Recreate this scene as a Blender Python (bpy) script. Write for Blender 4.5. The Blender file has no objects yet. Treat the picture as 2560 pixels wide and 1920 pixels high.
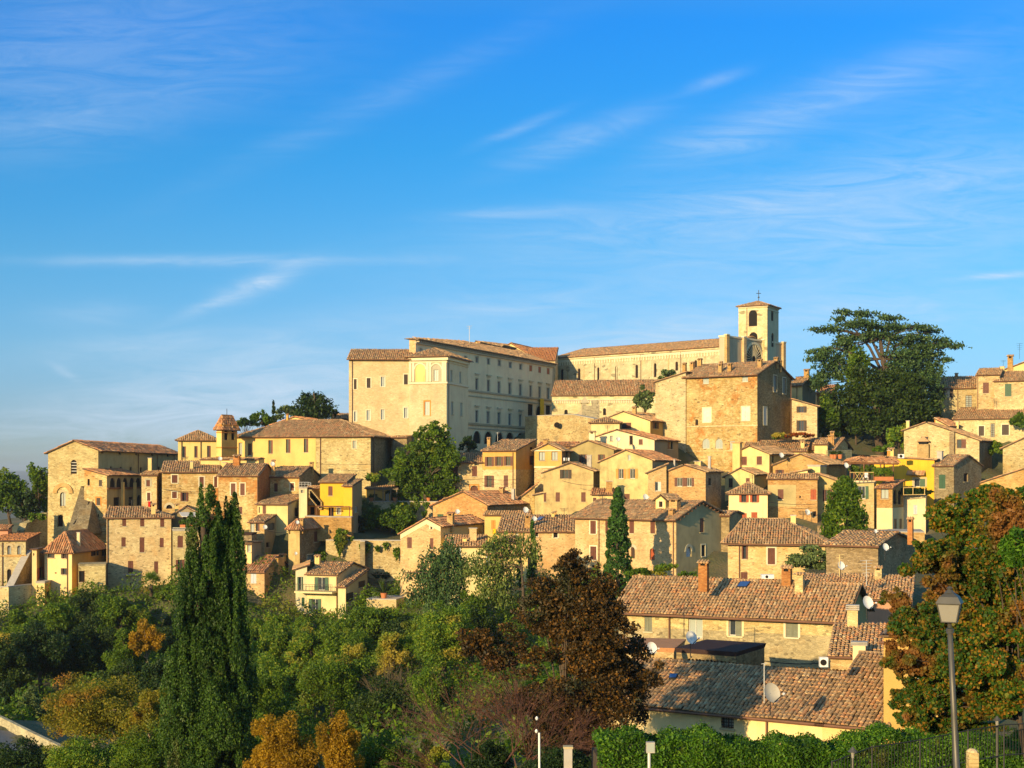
import bpy, math, random
import numpy as np
R = math.radians
random.seed(7); rng = np.random.default_rng(11)
SC = bpy.context.scene
COL = SC.collection
# ------------------------------------------------------------------ camera, sky, sun, exposure
F = 3500.0; HZ = 1180.0            # focal length in photo pixels, horizon row
cam = bpy.data.cameras.new('camera'); co = bpy.data.objects.new('camera', cam); COL.objects.link(co)
cam.sensor_width = 36.0; cam.lens = 36.0 * F / 2560.0; cam.shift_y = (HZ - 960.0) / 2560.0
cam.clip_start = 0.5; cam.clip_end = 30000.0
co.location = (0, 0, 0); co.rotation_euler = (R(90), 0, 0)
SC.camera = co
SUN_AZ, SUN_EL = 33.0, 12.5        # degrees to the left of straight behind the camera; elevation
w = bpy.data.worlds.new('World'); SC.world = w; w.use_nodes = True
nt = w.node_tree; nt.nodes.clear()
def nd(t, ty, **kw):
    n = t.nodes.new(ty)
    for k, v in kw.items():
        if k.startswith('i_'): n.inputs[int(k[2:])].default_value = v
        else: setattr(n, k, v)
    return n
def mth(t, op, a, b=None, c=None):
    n = t.nodes.new('ShaderNodeMath'); n.operation = op
    for i, v in enumerate((a, b, c)):
        if v is None: continue
        if isinstance(v, (int, float)): n.inputs[i].default_value = v
        else: t.links.new(v, n.inputs[i])
    return n.outputs[0]
def mixc(t, f, a, b, blend='MIX'):
    n = t.nodes.new('ShaderNodeMix'); n.data_type = 'RGBA'; n.blend_type = blend
    for s, v in ((n.inputs[0], f), (n.inputs[6], a), (n.inputs[7], b)):
        if isinstance(v, (int, float)): s.default_value = v
        elif isinstance(v, tuple): s.default_value = v if len(v) == 4 else (*v, 1)
        else: t.links.new(v, s)
    return n.outputs[2]
def ramp(t, v, st):
    n = nd(t, 'ShaderNodeValToRGB'); cr = n.color_ramp
    while len(cr.elements) < len(st): cr.elements.new(.5)
    for el, (p, c) in zip(cr.elements, st): el.position = p; el.color = (*c, 1)
    t.links.new(v, n.inputs[0]); return n.outputs[0]
def sky():
    s = nt.nodes.new('ShaderNodeTexSky'); s.sky_type = 'NISHITA'; s.sun_disc = False
    s.sun_elevation = R(SUN_EL); s.sun_rotation = R(180 + SUN_AZ)
    s.altitude = 400; s.air_density = 1.0; s.dust_density = 0.6; s.ozone_density = 2.0
    hs = nd(nt, 'ShaderNodeHueSaturation'); hs.inputs['Saturation'].default_value = 1.3
    nt.links.new(s.outputs[0], hs.inputs['Color'])
    tc = nd(nt, 'ShaderNodeTexCoord'); sp = nd(nt, 'ShaderNodeSeparateXYZ'); nt.links.new(tc.outputs['Generated'], sp.inputs[0])
    y = mth(nt, 'MAXIMUM', mth(nt, 'ABSOLUTE', sp.outputs[1]), 0.05)
    gx = mth(nt, 'DIVIDE', sp.outputs[0], y); gz = mth(nt, 'DIVIDE', sp.outputs[2], y)
    # thin cirrus, laid out by direction in the sky: cx, cy, half length, half width, tilt, strength
    ST = [(150, 110, 560, 110, 12, .22), (420, 230, 420, 80, 14, .14), (80, 330, 300, 60, 8, .12), (560, 652, 470, 11, 0, .42),
          (650, 708, 120, 20, 22, .62), (540, 755, 110, 11, 22, .35), (230, 785, 130, 22, 0, .3), (1450, 345, 190, 26, 20, .36), (1300, 320, 110, 10, 22, .25),
          (1790, 200, 80, 12, 18, .25), (2080, 240, 420, 42, 20, .30), (1800, 355, 170, 30, 5, .22), (2000, 500, 820, 55, 8, .38), (2150, 620, 760, 85, 8, .38), (1900, 780, 500, 30, 5, .22), (640, 880, 420, 45, 14, .25), (2400, 300, 500, 120, 20, .14),
          (1290, 532, 190, 11, 3, .38), (2490, 690, 110, 6, 5, .7), (1280, 762, 210, 26, 4, .3), (1640, 865, 330, 40, 4, .6), (800, 1000, 600, 90, 12, .28), (420, 1040, 500, 60, 4, .25), (330, 865, 260, 30, 6, .3),
          (160, 930, 40, 8, -30, .4), (700, 960, 420, 60, 10, .35), (2350, 780, 420, 45, 3, .3), (300, 1060, 500, 50, 2, .25), (950, 250, 500, 30, 25, .12)]
    tot = None
    for cx, cy, hl, hw, an, stg in ST:
        hw *= 1.35; stg *= .8
        a = R(an); ca, sa = math.cos(a), math.sin(a)
        x0 = (cx - 1280) / F; z0 = (HZ - cy) / F
        dx = mth(nt, 'SUBTRACT', gx, x0); dz = mth(nt, 'SUBTRACT', gz, z0)
        u = mth(nt, 'MULTIPLY', mth(nt, 'ADD', mth(nt, 'MULTIPLY', dx, ca), mth(nt, 'MULTIPLY', dz, sa)), F / hl)
        v = mth(nt, 'MULTIPLY', mth(nt, 'SUBTRACT', mth(nt, 'MULTIPLY', dz, ca), mth(nt, 'MULTIPLY', dx, sa)), F / hw)
        r2 = mth(nt, 'ADD', mth(nt, 'MULTIPLY', u, u), mth(nt, 'MULTIPLY', v, v))
        g = mth(nt, 'MULTIPLY', mth(nt, 'POWER', 2.718, mth(nt, 'MULTIPLY', r2, -1.1)), stg)
        tot = g if tot is None else mth(nt, 'ADD', tot, g)
    cb = nd(nt, 'ShaderNodeCombineXYZ'); nt.links.new(gx, cb.inputs[0]); nt.links.new(gz, cb.inputs[1])
    mp = nd(nt, 'ShaderNodeMapping'); mp.inputs['Rotation'].default_value = (0, 0, R(-12)); mp.inputs['Scale'].default_value = (10, 60, 1)
    nt.links.new(cb.outputs[0], mp.inputs[0])
    n1 = nd(nt, 'ShaderNodeTexNoise'); n1.inputs['Scale'].default_value = 1.0; n1.inputs['Detail'].default_value = 10; n1.inputs['Roughness'].default_value = .68; n1.inputs['Distortion'].default_value = 1.6
    nt.links.new(mp.outputs[0], n1.inputs['Vector'])
    rp = nd(nt, 'ShaderNodeMapRange'); rp.inputs[1].default_value = .30; rp.inputs[2].default_value = .72; rp.inputs[3].default_value = .24; rp.inputs[4].default_value = 1.5
    nt.links.new(n1.outputs[0], rp.inputs[0])
    m = mth(nt, 'MULTIPLY', tot, rp.outputs[0])
    m = mth(nt, 'MINIMUM', m, .9)
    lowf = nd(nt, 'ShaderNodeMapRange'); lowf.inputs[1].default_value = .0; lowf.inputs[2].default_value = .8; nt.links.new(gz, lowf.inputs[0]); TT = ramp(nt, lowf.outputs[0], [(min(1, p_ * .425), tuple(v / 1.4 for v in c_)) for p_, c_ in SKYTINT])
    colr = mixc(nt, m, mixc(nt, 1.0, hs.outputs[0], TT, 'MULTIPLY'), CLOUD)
    bg = nd(nt, 'ShaderNodeBackground'); bg.inputs[1].default_value = SKYSTR
    nt.links.new(colr, bg.inputs[0]); o = nd(nt, 'ShaderNodeOutputWorld'); nt.links.new(bg.outputs[0], o.inputs[0])
SKYTINT = [(0, (.48, .64, 1.15)), (.11, (.42, .60, 1.15)), (.256, (.45, .67, 1.02)), (.468, (.38, .76, 1.03)), (.676, (.23, .80, 1.12)), (.95, (.18, .832, 1.33)), (1.35, (1.3, 1.25, 1.2)), (1.8, (2.5, 1.95, 1.6))]; CLOUD = (2.9, 3.6, 4.4); SKYSTR = 0.14  # last two stops: unseen zenith brightened and warmed, added as fill for shaded faces
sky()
sl = bpy.data.lights.new('sun', 'SUN'); sl.energy = 5.0; sl.angle = R(0.5); sl.color = (1.0, .72, .36)
so = bpy.data.objects.new('sun', sl); COL.objects.link(so)
a, e = R(SUN_AZ), R(SUN_EL)
from mathutils import Vector, Matrix
SD = Vector((-math.sin(a) * math.cos(e), -math.cos(a) * math.cos(e), math.sin(e)))   # towards the sun
so.rotation_euler = SD.to_track_quat('Z', 'Y').to_euler()
vs = SC.view_settings; vs.view_transform = 'Standard'; vs.look = 'None'; vs.gamma = 1; vs.exposure = 0.65
SC.cycles.max_bounces = 5; SC.cycles.diffuse_bounces = 3; SC.cycles.glossy_bounces = 2; SC.cycles.transmission_bounces = 3; SC.cycles.transparent_max_bounces = 4
SC.cycles.use_denoising = True
# ------------------------------------------------------------------ pixel regions of the photograph -> points in the place
REG = {'N': (0, 0, 1), 'R1': (0, 1000, 3.95), 'R2': (400, 1000, 3.95), 'R3': (840, 820, 3.95), 'R4': (1300, 700, 3.95), 'R5': (1780, 700, 2.836),
       'S1': (0, 1240, 3.95), 'S2': (540, 1120, 3.95), 'S3': (980, 1060, 3.95), 'S4': (1400, 1060, 3.95), 'S5': (1780, 1060, 3.95), 'S6': (1540, 1400, 2.9105), 'S7': (1960, 1300, 2.675)}
def nx(r, x): return REG[r][0] + x / REG[r][2]
def ny(r, y): return REG[r][1] + y / REG[r][2]
def at(x, y, Y): return Vector(((x - 1280) * Y / F, Y, (HZ - y) * Y / F))
# ------------------------------------------------------------------ materials
M = {}
def newmat(n):
    m = bpy.data.materials.new(n); m.use_nodes = True; t = m.node_tree; t.nodes.clear()
    b = nd(t, 'ShaderNodeBsdfPrincipled'); o = nd(t, 'ShaderNodeOutputMaterial'); t.links.new(b.outputs[0], o.inputs[0])
    M[n] = m; return m, t, b
def pos(t, sc=(1, 1, 1)):
    g = nd(t, 'ShaderNodeNewGeometry'); mp = nd(t, 'ShaderNodeMapping'); mp.inputs['Scale'].default_value = sc
    t.links.new(g.outputs['Position'], mp.inputs[0]); return mp.outputs[0]
def noise(t, v, s, d=3, r=.55):
    n = nd(t, 'ShaderNodeTexNoise'); n.inputs['Scale'].default_value = s; n.inputs['Detail'].default_value = d; n.inputs['Roughness'].default_value = r
    t.links.new(v, n.inputs['Vector']); return n.outputs[0]
def mr(t, v, a, b, c=0., d=1.):
    n = nd(t, 'ShaderNodeMapRange'); n.inputs[1].default_value = a; n.inputs[2].default_value = b; n.inputs[3].default_value = c; n.inputs[4].default_value = d
    t.links.new(v, n.inputs[0]); return n.outputs[0]
def bump(t, b, h, st, dist=.03):
    n = nd(t, 'ShaderNodeBump'); n.inputs['Strength'].default_value = st; n.inputs['Distance'].default_value = dist
    t.links.new(h, n.inputs['Height']); t.links.new(n.outputs[0], b.inputs['Normal'])
def vary(t, c):
    oi = nd(t, 'ShaderNodeObjectInfo'); r_ = ramp(t, oi.outputs['Random'], [(0, (1.0, .88, .84)), (.17, (.78, .80, .84)), (.34, (1.0, 1.0, .95)), (.5, (.88, .78, .70)), (.67, (1.0, .96, 1.02)), (.84, (.80, .76, .66)), (1, (.96, .86, .72))]); return mixc(t, 1.0, c, r_, 'MULTIPLY')
WARM = (1.0, .985, .80)
def stone(n, c1, c2, c3, patch=(.2, .1, .04), pa=.55, ps=.16, sc=3.3, dark=.3, zs=2.2, bl=1.):
    c1, c2, c3, patch = (tuple(v * k_ for v, k_ in zip(q_, WARM)) for q_ in (c1, c2, c3, patch))
    """rubble or brick masonry: c1..c3 stone colours, patch = repairs in brick or stained render"""
    m, t, b = newmat(n); b.inputs['Roughness'].default_value = .93; b.inputs['Specular IOR Level'].default_value = .15
    p = pos(t, (1, 1, zs)); p0 = pos(t)
    nn = nd(t, 'ShaderNodeTexNoise'); nn.inputs['Scale'].default_value = 1.2; nn.inputs['Detail'].default_value = 2; t.links.new(p, nn.inputs['Vector'])
    vm = nd(t, 'ShaderNodeVectorMath', operation='MULTIPLY_ADD'); t.links.new(nn.outputs[1], vm.inputs[0]); vm.inputs[1].default_value = (.35, .35, .5); t.links.new(p, vm.inputs[2])
    v = nd(t, 'ShaderNodeTexVoronoi'); v.inputs['Scale'].default_value = sc; t.links.new(vm.outputs[0], v.inputs['Vector'])
    ve = nd(t, 'ShaderNodeTexVoronoi', feature='DISTANCE_TO_EDGE'); ve.inputs['Scale'].default_value = sc; t.links.new(vm.outputs[0], ve.inputs['Vector'])
    s3 = nd(t, 'ShaderNodeSeparateXYZ'); t.links.new(v.outputs['Color'], s3.inputs[0])
    c = ramp(t, s3.outputs[0], [(0, c1), (.5, c2), (1, c3)])
    big = noise(t, p0, ps, 4, .6)
    c = mixc(t, mth(t, 'MULTIPLY', mr(t, big, pa, pa + .08), .8), c, patch)
    w2 = noise(t, pos(t, (1, 1, .35)), .5, 4, .65)
    c = mixc(t, mr(t, w2, .35, .7, .0, .34), c, tuple(x * .55 for x in c2), 'MIX')
    m1 = noise(t, p, 1.1, 3, .7); c = mixc(t, mr(t, m1, .5, .68, 0, .5 * bl), c, tuple(x * .62 for x in c2)); c = mixc(t, mr(t, m1, .3, .45, .45 * bl, 0), c, tuple(min(.8, x * 1.3) for x in c3)); p5 = noise(t, pos(t, (1, 1, .8)), .45, 3, .6); c = mixc(t, mr(t, p5, .54, .66, 0, .38 * bl), c, (c2[0] * .95, c2[1] * .72, c2[2] * .5))
    lt = noise(t, p0, .33, 3); c = mixc(t, mr(t, lt, .5, .72, 0, .45), c, tuple(min(.8, x * 1.35) for x in c3))
    edge = mr(t, ve.outputs['Distance'], .0, .09, dark, 0.)
    c = mixc(t, edge, c, tuple(x * .35 for x in c1))
    c = vary(t, c)
    hl = mr(t, s3.outputs[1], .95, .96, 0, .55 * bl); c = mixc(t, hl, c, (.07, .055, .035))
    t.links.new(c, b.inputs['Base Color'])
    bump(t, b, mth(t, 'ADD', mr(t, ve.outputs['Distance'], 0, .15), noise(t, p, 9, 3)), .5, .035); return m
def plaster(n, c, v=.16, rough=.9, sc=.4, stain=.35):
    c = tuple(v_ * k_ for v_, k_ in zip(c, WARM))
    m, t, b = newmat(n); b.inputs['Roughness'].default_value = rough; b.inputs['Specular IOR Level'].default_value = .2
    p = pos(t); d = tuple(x * (1 - v * 1.6) for x in c); l = tuple(min(.85, x * (1 + v)) for x in c)
    cc = ramp(t, noise(t, p, sc, 5, .65), [(.25, d), (.5, c), (.75, l)])
    st = noise(t, pos(t, (1.6, 1.6, .18)), .9, 4, .6)
    cc = mixc(t, mr(t, st, .52, .75, 0, stain), cc, tuple(x * .5 for x in c))
    sp = noise(t, p, 4.5, 4, .7); cc = mixc(t, mr(t, sp, .62, .75, 0, .35), cc, tuple(x * .6 for x in c))
    t.links.new(vary(t, cc), b.inputs['Base Color']); bump(t, b, noise(t, p, 6, 4), .25, .03); return m
def tiles(n, cols, rough=.85):
    cols = [(a_, (c_[0] * 1.22, c_[1] * 1.2, c_[2] * 1.02)) for a_, c_ in cols]
    m, t, b = newmat(n); b.inputs['Roughness'].default_value = rough; b.inputs['Specular IOR Level'].default_value = .25
    g = nd(t, 'ShaderNodeNewGeometry'); c = ramp(t, g.outputs['Random Per Island'], cols)
    nn = noise(t, pos(t), .35, 4, .65); c = mixc(t, mr(t, nn, .4, .7, 0, .55), c, cols[1][1])
    n2 = noise(t, pos(t), 7, 4, .7); c = mixc(t, mr(t, n2, .48, .68, 0, .42), c, (.33, .27, .17))
    n3 = noise(t, pos(t), 3.1, 3, .7); c = mixc(t, mr(t, n3, .56, .7, 0, .5), c, (.05, .04, .03))
    t.links.new(c, b.inputs['Base Color']); bump(t, b, n2, .4, .02); return m
def flat(n, c, rough=.6, metal=0., v=.12, spec=.3):
    m, t, b = newmat(n); b.inputs['Roughness'].default_value = rough; b.inputs['Metallic'].default_value = metal; b.inputs['Specular IOR Level'].default_value = spec
    q = noise(t, pos(t), 2.2, 4); t.links.new(ramp(t, q, [(.3, tuple(x * (1 - v) for x in c)), (.7, tuple(min(1, x * (1 + v)) for x in c))]), b.inputs['Base Color']); return m
def leaf(n, cols, trans=.28, sc=.35, patch=None, ps=.18, pa=.55):
    kf = .9 if n in ('l_maroon', 'l_cyp', 'l_holm', 'l_dark') else 1.0 if n in ('l_hedge', 'l_gold') else 1.35; cols = [(a_, tuple(min(.6, v_ * kf * k3) for v_, k3 in zip(c_, (1.0, 1.1, .55)))) for a_, c_ in cols]; patch = patch and tuple(v_ * kf for v_ in patch); trans = min(.45, trans * 1.4)
    m, t, b = newmat(n); b.inputs['Roughness'].default_value = .55; b.inputs['Specular IOR Level'].default_value = .25
    g = nd(t, 'ShaderNodeNewGeometry'); c = ramp(t, g.outputs['Random Per Island'], cols)
    q = noise(t, pos(t), sc, 3); k = cols[0][1]
    c = mixc(t, mr(t, q, .42, .62, 0, .6), c, tuple(x * .8 for x in k))
    if patch: c = mixc(t, mr(t, noise(t, pos(t), ps, 3, .6), pa, pa + .1, 0, .85), c, patch)
    t.links.new(c, b.inputs['Base Color'])
    tr = nd(t, 'ShaderNodeBsdfTranslucent'); t.links.new(mixc(t, 1.0, c, (1.5, 1.35, .7), 'MULTIPLY'), tr.inputs[0])
    mx = nd(t, 'ShaderNodeMixShader'); mx.inputs[0].default_value = trans
    o = [x for x in t.nodes if x.type == 'OUTPUT_MATERIAL'][0]
    t.links.new(b.outputs[0], mx.inputs[1]); t.links.new(tr.outputs[0], mx.inputs[2]); t.links.new(mx.outputs[0], o.inputs[0]); return m
stone('stone', (.40, .31, .17), (.52, .42, .25), (.64, .54, .35), (.45, .30, .13), .60)
stone('stone_pale', (.50, .42, .27), (.62, .52, .34), (.70, .61, .43), (.55, .40, .22), .62, dark=.3)
stone('stone_orange', (.40, .29, .14), (.54, .41, .22), (.70, .58, .38), (.50, .20, .05), .52, .30, sc=2.8)
stone('palace_stone', (.58, .48, .33), (.66, .55, .38), (.72, .62, .45), (.64, .48, .32), .55, .22, dark=.16, bl=.35)
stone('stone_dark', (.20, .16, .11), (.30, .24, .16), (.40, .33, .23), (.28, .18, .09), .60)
stone('stone_grey', (.34, .31, .25), (.44, .40, .32), (.54, .49, .39), (.38, .30, .2), .64, dark=.25)
stone('brick', (.40, .24, .11), (.50, .32, .15), (.60, .42, .22), (.55, .45, .28), .58, sc=4.5, dark=.22, zs=3.0)
stone('brick_pale', (.52, .36, .20), (.60, .44, .26), (.68, .53, .34), (.60, .40, .2), .6, sc=4.5, dark=.18, zs=3.0)
stone('brick_red', (.34, .14, .06), (.42, .19, .08), (.50, .27, .13), (.42, .30, .16), .64, sc=4.5, dark=.25, zs=3.2)
stone('ashlar', (.52, .46, .33), (.58, .51, .37), (.64, .57, .42), (.50, .42, .29), .62, sc=1.1, dark=.22, zs=1.7)
plaster('cream', (.72, .58, .30)); plaster('yellow', (.76, .58, .27), .14); plaster('vivid', (.80, .50, .06), .1, stain=.35); plaster('white', (.74, .67, .50), .1)
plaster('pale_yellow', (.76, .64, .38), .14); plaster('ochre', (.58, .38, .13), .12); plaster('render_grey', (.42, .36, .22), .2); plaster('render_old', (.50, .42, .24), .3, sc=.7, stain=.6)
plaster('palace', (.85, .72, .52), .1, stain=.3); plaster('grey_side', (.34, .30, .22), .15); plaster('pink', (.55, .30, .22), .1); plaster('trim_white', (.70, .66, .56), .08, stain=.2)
plaster('trim_grey', (.50, .46, .38), .1); plaster('orange_trim', (.62, .27, .07), .1)
TC = lambda a, b, c, d, e: [(0, a), (.28, b), (.55, c), (.8, d), (1, e)]
tiles('tile', TC((.15, .095, .055), (.28, .185, .11), (.34, .22, .13), (.42, .20, .10), (.50, .38, .24)))
tiles('tile_red', TC((.17, .09, .05), (.32, .16, .085), (.42, .20, .10), (.50, .20, .09), (.52, .38, .23)))
tiles('tile_warm', TC((.19, .12, .07), (.34, .22, .125), (.40, .26, .15), (.46, .20, .09), (.54, .41, .26)))
tiles('tile_orange', TC((.36, .15, .06), (.42, .18, .08), (.46, .21, .09), (.38, .15, .06), (.44, .24, .12)))
flat('eave', (.11, .07, .04), .8); flat('gutter', (.16, .08, .045), .5, .0); flat('wood', (.16, .075, .035), .7)
flat('sh_b', (.115, .04, .022), .6, v=.2); flat('sh_r', (.33, .07, .02), .6); flat('sh_g', (.03, .085, .045), .55); flat('sh_k', (.045, .03, .02), .6)
flat('sh_l', (.42, .46, .50), .6); flat('sh_w', (.52, .51, .45), .6); flat('sh_o', (.58, .22, .04), .6); flat('sh_h', (.16, .17, .12), .6); flat('frame_brown', (.14, .06, .03), .6)
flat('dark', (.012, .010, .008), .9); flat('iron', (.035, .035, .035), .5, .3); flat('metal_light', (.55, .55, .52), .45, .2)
flat('dish', (.66, .66, .63), .5); flat('dish_dark', (.40, .38, .32), .5); flat('bark', (.075, .055, .038), .95, v=.35); flat('twig', (.15, .11, .065), .95); flat('twig_red', (.095, .045, .032), .95); flat('bark_pale', (.22, .17, .11), .95, v=.3); flat('terracotta', (.45, .16, .06), .8)
flat('white_pvc', (.72, .72, .70), .4); flat('cloth_red', (.65, .03, .03), .9); flat('cloth_yellow', (.85, .55, .02), .9); flat('cloth_white', (.75, .75, .78), .9); flat('awning', (.62, .60, .55), .8)
flat('membrane', (.05, .03, .027), .85, spec=.1); flat('concrete', (.40, .37, .32), .9); flat('asphalt', (.16, .155, .15), .9); flat('lamp_metal', (.11, .105, .09), .5, .5); flat('solar_blue', (.03, .08, .25), .2, v=.05, spec=.5)
m, t, b = newmat('glass'); b.inputs['Base Color'].default_value = (.035, .045, .055, 1); b.inputs['Roughness'].default_value = .08; b.inputs['Specular IOR Level'].default_value = .7
m, t, b = newmat('glass_pale'); b.inputs['Base Color'].default_value = (.34, .38, .34, 1); b.inputs['Roughness'].default_value = .15
m, t, b = newmat('lamp_glass'); b.inputs['Base Color'].default_value = (.36, .34, .28, 1); b.inputs['Roughness'].default_value = .25; b.inputs['Transmission Weight'].default_value = .35
leaf('l_green', [(0, (.035, .07, .012)), (.5, (.07, .12, .015)), (1, (.14, .18, .02))], patch=(.15, .15, .02), pa=.6)
leaf('l_mid', [(0, (.05, .10, .02)), (.5, (.10, .16, .022)), (1, (.21, .22, .03))], patch=(.30, .23, .03), pa=.53)
leaf('l_dark', [(0, (.012, .03, .012)), (.5, (.022, .05, .018)), (1, (.045, .075, .022))], .15)
leaf('l_holm', [(0, (.018, .036, .009)), (.5, (.034, .062, .013)), (1, (.07, .10, .02))], .15)
leaf('l_cyp', [(0, (.022, .055, .015)), (.5, (.045, .10, .02)), (1, (.10, .16, .03))], .12, patch=(.10, .11, .025), ps=.5, pa=.6)
leaf('l_cypb', [(0, (.016, .04, .013)), (.5, (.028, .07, .018)), (1, (.05, .105, .024))], .12)
leaf('l_cedar', [(0, (.022, .045, .028)), (.5, (.04, .075, .042)), (1, (.07, .105, .055))], .1)
leaf('l_deo', [(0, (.06, .085, .035)), (.5, (.10, .13, .05)), (1, (.16, .18, .07))], .2)
leaf('l_olive', [(0, (.05, .07, .045)), (.5, (.085, .11, .07)), (1, (.12, .15, .09))], .15)
leaf('l_yellow', [(0, (.10, .10, .02)), (.5, (.17, .15, .025)), (1, (.27, .19, .03))], .3, patch=(.28, .13, .02), ps=.3, pa=.58)
leaf('l_gold', [(0, (.22, .13, .02)), (.5, (.38, .22, .025)), (1, (.50, .28, .03))], .35, patch=(.16, .13, .02), ps=.35, pa=.6)
leaf('l_maroon', [(0, (.026, .018, .011)), (.45, (.055, .033, .015)), (.8, (.12, .055, .02)), (1, (.26, .11, .03))], .15, patch=(.04, .05, .022), ps=.3, pa=.55)
leaf('l_maple', [(0, (.02, .055, .015)), (.5, (.05, .10, .02)), (.66, (.14, .14, .02)), (.84, (.24, .11, .02)), (1, (.36, .15, .035))], .3, patch=(.21, .09, .025), ps=.38, pa=.52)
leaf('l_hedge', [(0, (.02, .06, .01)), (.35, (.05, .13, .014)), (.75, (.09, .19, .02)), (1, (.16, .26, .03))], .22, sc=.6, patch=(.10, .10, .02), ps=.8, pa=.62)
leaf('l_vine', [(0, (.05, .09, .02)), (1, (.12, .15, .03))], .2)
leaf('l_redvine', [(0, (.18, .03, .015)), (.6, (.26, .06, .02)), (1, (.12, .12, .03))], .2)
leaf('l_redtwig', [(0, (.045, .017, .014)), (1, (.10, .035, .022))], .15)
def ground_mat():
    m, t, b = newmat('ground'); b.inputs['Roughness'].default_value = .95
    p = pos(t); c = ramp(t, noise(t, p, .12, 6, .65), [(.3, (.05, .065, .02)), (.5, (.09, .09, .035)), (.7, (.17, .12, .06))])
    c = mixc(t, mr(t, noise(t, p, 2.5, 4), .5, .7, 0, .5), c, (.05, .07, .02)); t.links.new(c, b.inputs['Base Color']); bump(t, b, noise(t, p, 3, 5), .8, .2)
ground_mat()
# ------------------------------------------------------------------ mesh building
class MB:
    def __init__(s): s.v = []; s.f = []; s.m = []; s.mats = []
    def mi(s, m):
        if m not in s.mats: s.mats.append(m)
        return s.mats.index(m)
    def face(s, pts, m):
        n = len(s.v); s.v += [tuple(p) for p in pts]; s.f.append(tuple(range(n, n + len(pts)))); s.m.append(s.mi(m))
    def hexa(s, p, m):      # p: 8 points, bottom ring then top ring
        n = len(s.v); s.v += [tuple(q) for q in p]; k = s.mi(m)
        for q in ((0, 3, 2, 1), (4, 5, 6, 7), (0, 1, 5, 4), (1, 2, 6, 5), (2, 3, 7, 6), (3, 0, 4, 7)):
            s.f.append(tuple(n + i for i in q)); s.m.append(k)
    def box(s, c, h, m, U=Vector((1, 0, 0)), V=Vector((0, 1, 0))):
        Z = Vector((0, 0, 1)); c = Vector(c); r = []
        for z in (-1, 1):
            for a, b in ((-1, -1), (1, -1), (1, 1), (-1, 1)): r.append(c + U * h[0] * a + V * h[1] * b + Z * h[2] * z)
        s.hexa(r, m)
    def tube(s, pts, rad, m, n=6, cap=True):
        pts = [Vector(p) for p in pts]; rads = rad if isinstance(rad, (list, tuple)) else [rad] * len(pts); k = s.mi(m); rings = []
        for i, p in enumerate(pts):
            d = (pts[min(i + 1, len(pts) - 1)] - pts[max(i - 1, 0)]).normalized()
            a = d.cross(Vector((0, 0, 1)) if abs(d.z) < .9 else Vector((1, 0, 0))).normalized(); b = d.cross(a); n0 = len(s.v)
            for j in range(n):
                t = 2 * math.pi * j / n; s.v.append(tuple(p + (a * math.cos(t) + b * math.sin(t)) * rads[i]))
            rings.append(n0)
        for r0, r1 in zip(rings, rings[1:]):
            for j in range(n): s.f.append((r0 + j, r0 + (j + 1) % n, r1 + (j + 1) % n, r1 + j)); s.m.append(k)
        if cap:
            for r0 in (rings[0], rings[-1]): s.f.append(tuple(r0 + j for j in range(n))); s.m.append(k)
    def quads(s, arr, m):   # arr (N,4,3)
        arr = np.asarray(arr); n = len(s.v); N = len(arr); s.v += [tuple(x) for x in arr.reshape(-1, 3)]; k = s.mi(m)
        s.f += [(n + 4 * i, n + 4 * i + 1, n + 4 * i + 2, n + 4 * i + 3) for i in range(N)]; s.m += [k] * N
    def build(s, name, parent=None, smooth=False, org=None):
        me = bpy.data.meshes.new(name); o = org if org is not None else (Vector(parent.get('_o', (0, 0, 0))) if parent is not None else Vector((0, 0, 0)))
        me.from_pydata([(x - o[0], y - o[1], z - o[2]) for x, y, z in s.v], [], s.f)
        for q in s.mats: me.materials.append(M[q])
        me.polygons.foreach_set('material_index', s.m)
        if smooth: me.polygons.foreach_set('use_smooth', [True] * len(s.f))
        me.update(); ob = bpy.data.objects.new(name, me); COL.objects.link(ob)
        if parent is not None: ob.parent = parent; ob['_o'] = tuple(o)
        elif org is not None: ob.location = o
        return ob
def quadmesh(name, arr, mat, parent=None, nv=4):
    """arr (N,nv,3) world coordinates, every face an island of its own"""
    N = len(arr); me = bpy.data.meshes.new(name); o = np.array(parent['_o']) if parent is not None else np.zeros(3)
    me.vertices.add(N * nv); me.vertices.foreach_set('co', (arr.reshape(-1, 3) - o).astype(np.float32).ravel())
    me.loops.add(N * nv); me.loops.foreach_set('vertex_index', np.arange(N * nv, dtype=np.int32))
    me.polygons.add(N); me.polygons.foreach_set('loop_start', np.arange(0, N * nv, nv, dtype=np.int32))
    me.update(calc_edges=True); me.materials.append(M[mat]); ob = bpy.data.objects.new(name, me); COL.objects.link(ob)
    if parent is not None: ob.parent = parent; ob['_o'] = tuple(o)
    return ob
def empty(name, loc, label, cat, group=None):
    o = bpy.data.objects.new(name, None); COL.objects.link(o); o.location = loc; o['_o'] = tuple(loc); o['label'] = label; o['category'] = cat
    if group: o['group'] = group
    return o
def tag(o, label, cat, group=None):
    o['label'] = label; o['category'] = cat
    if group: o['group'] = group
    return o
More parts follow.
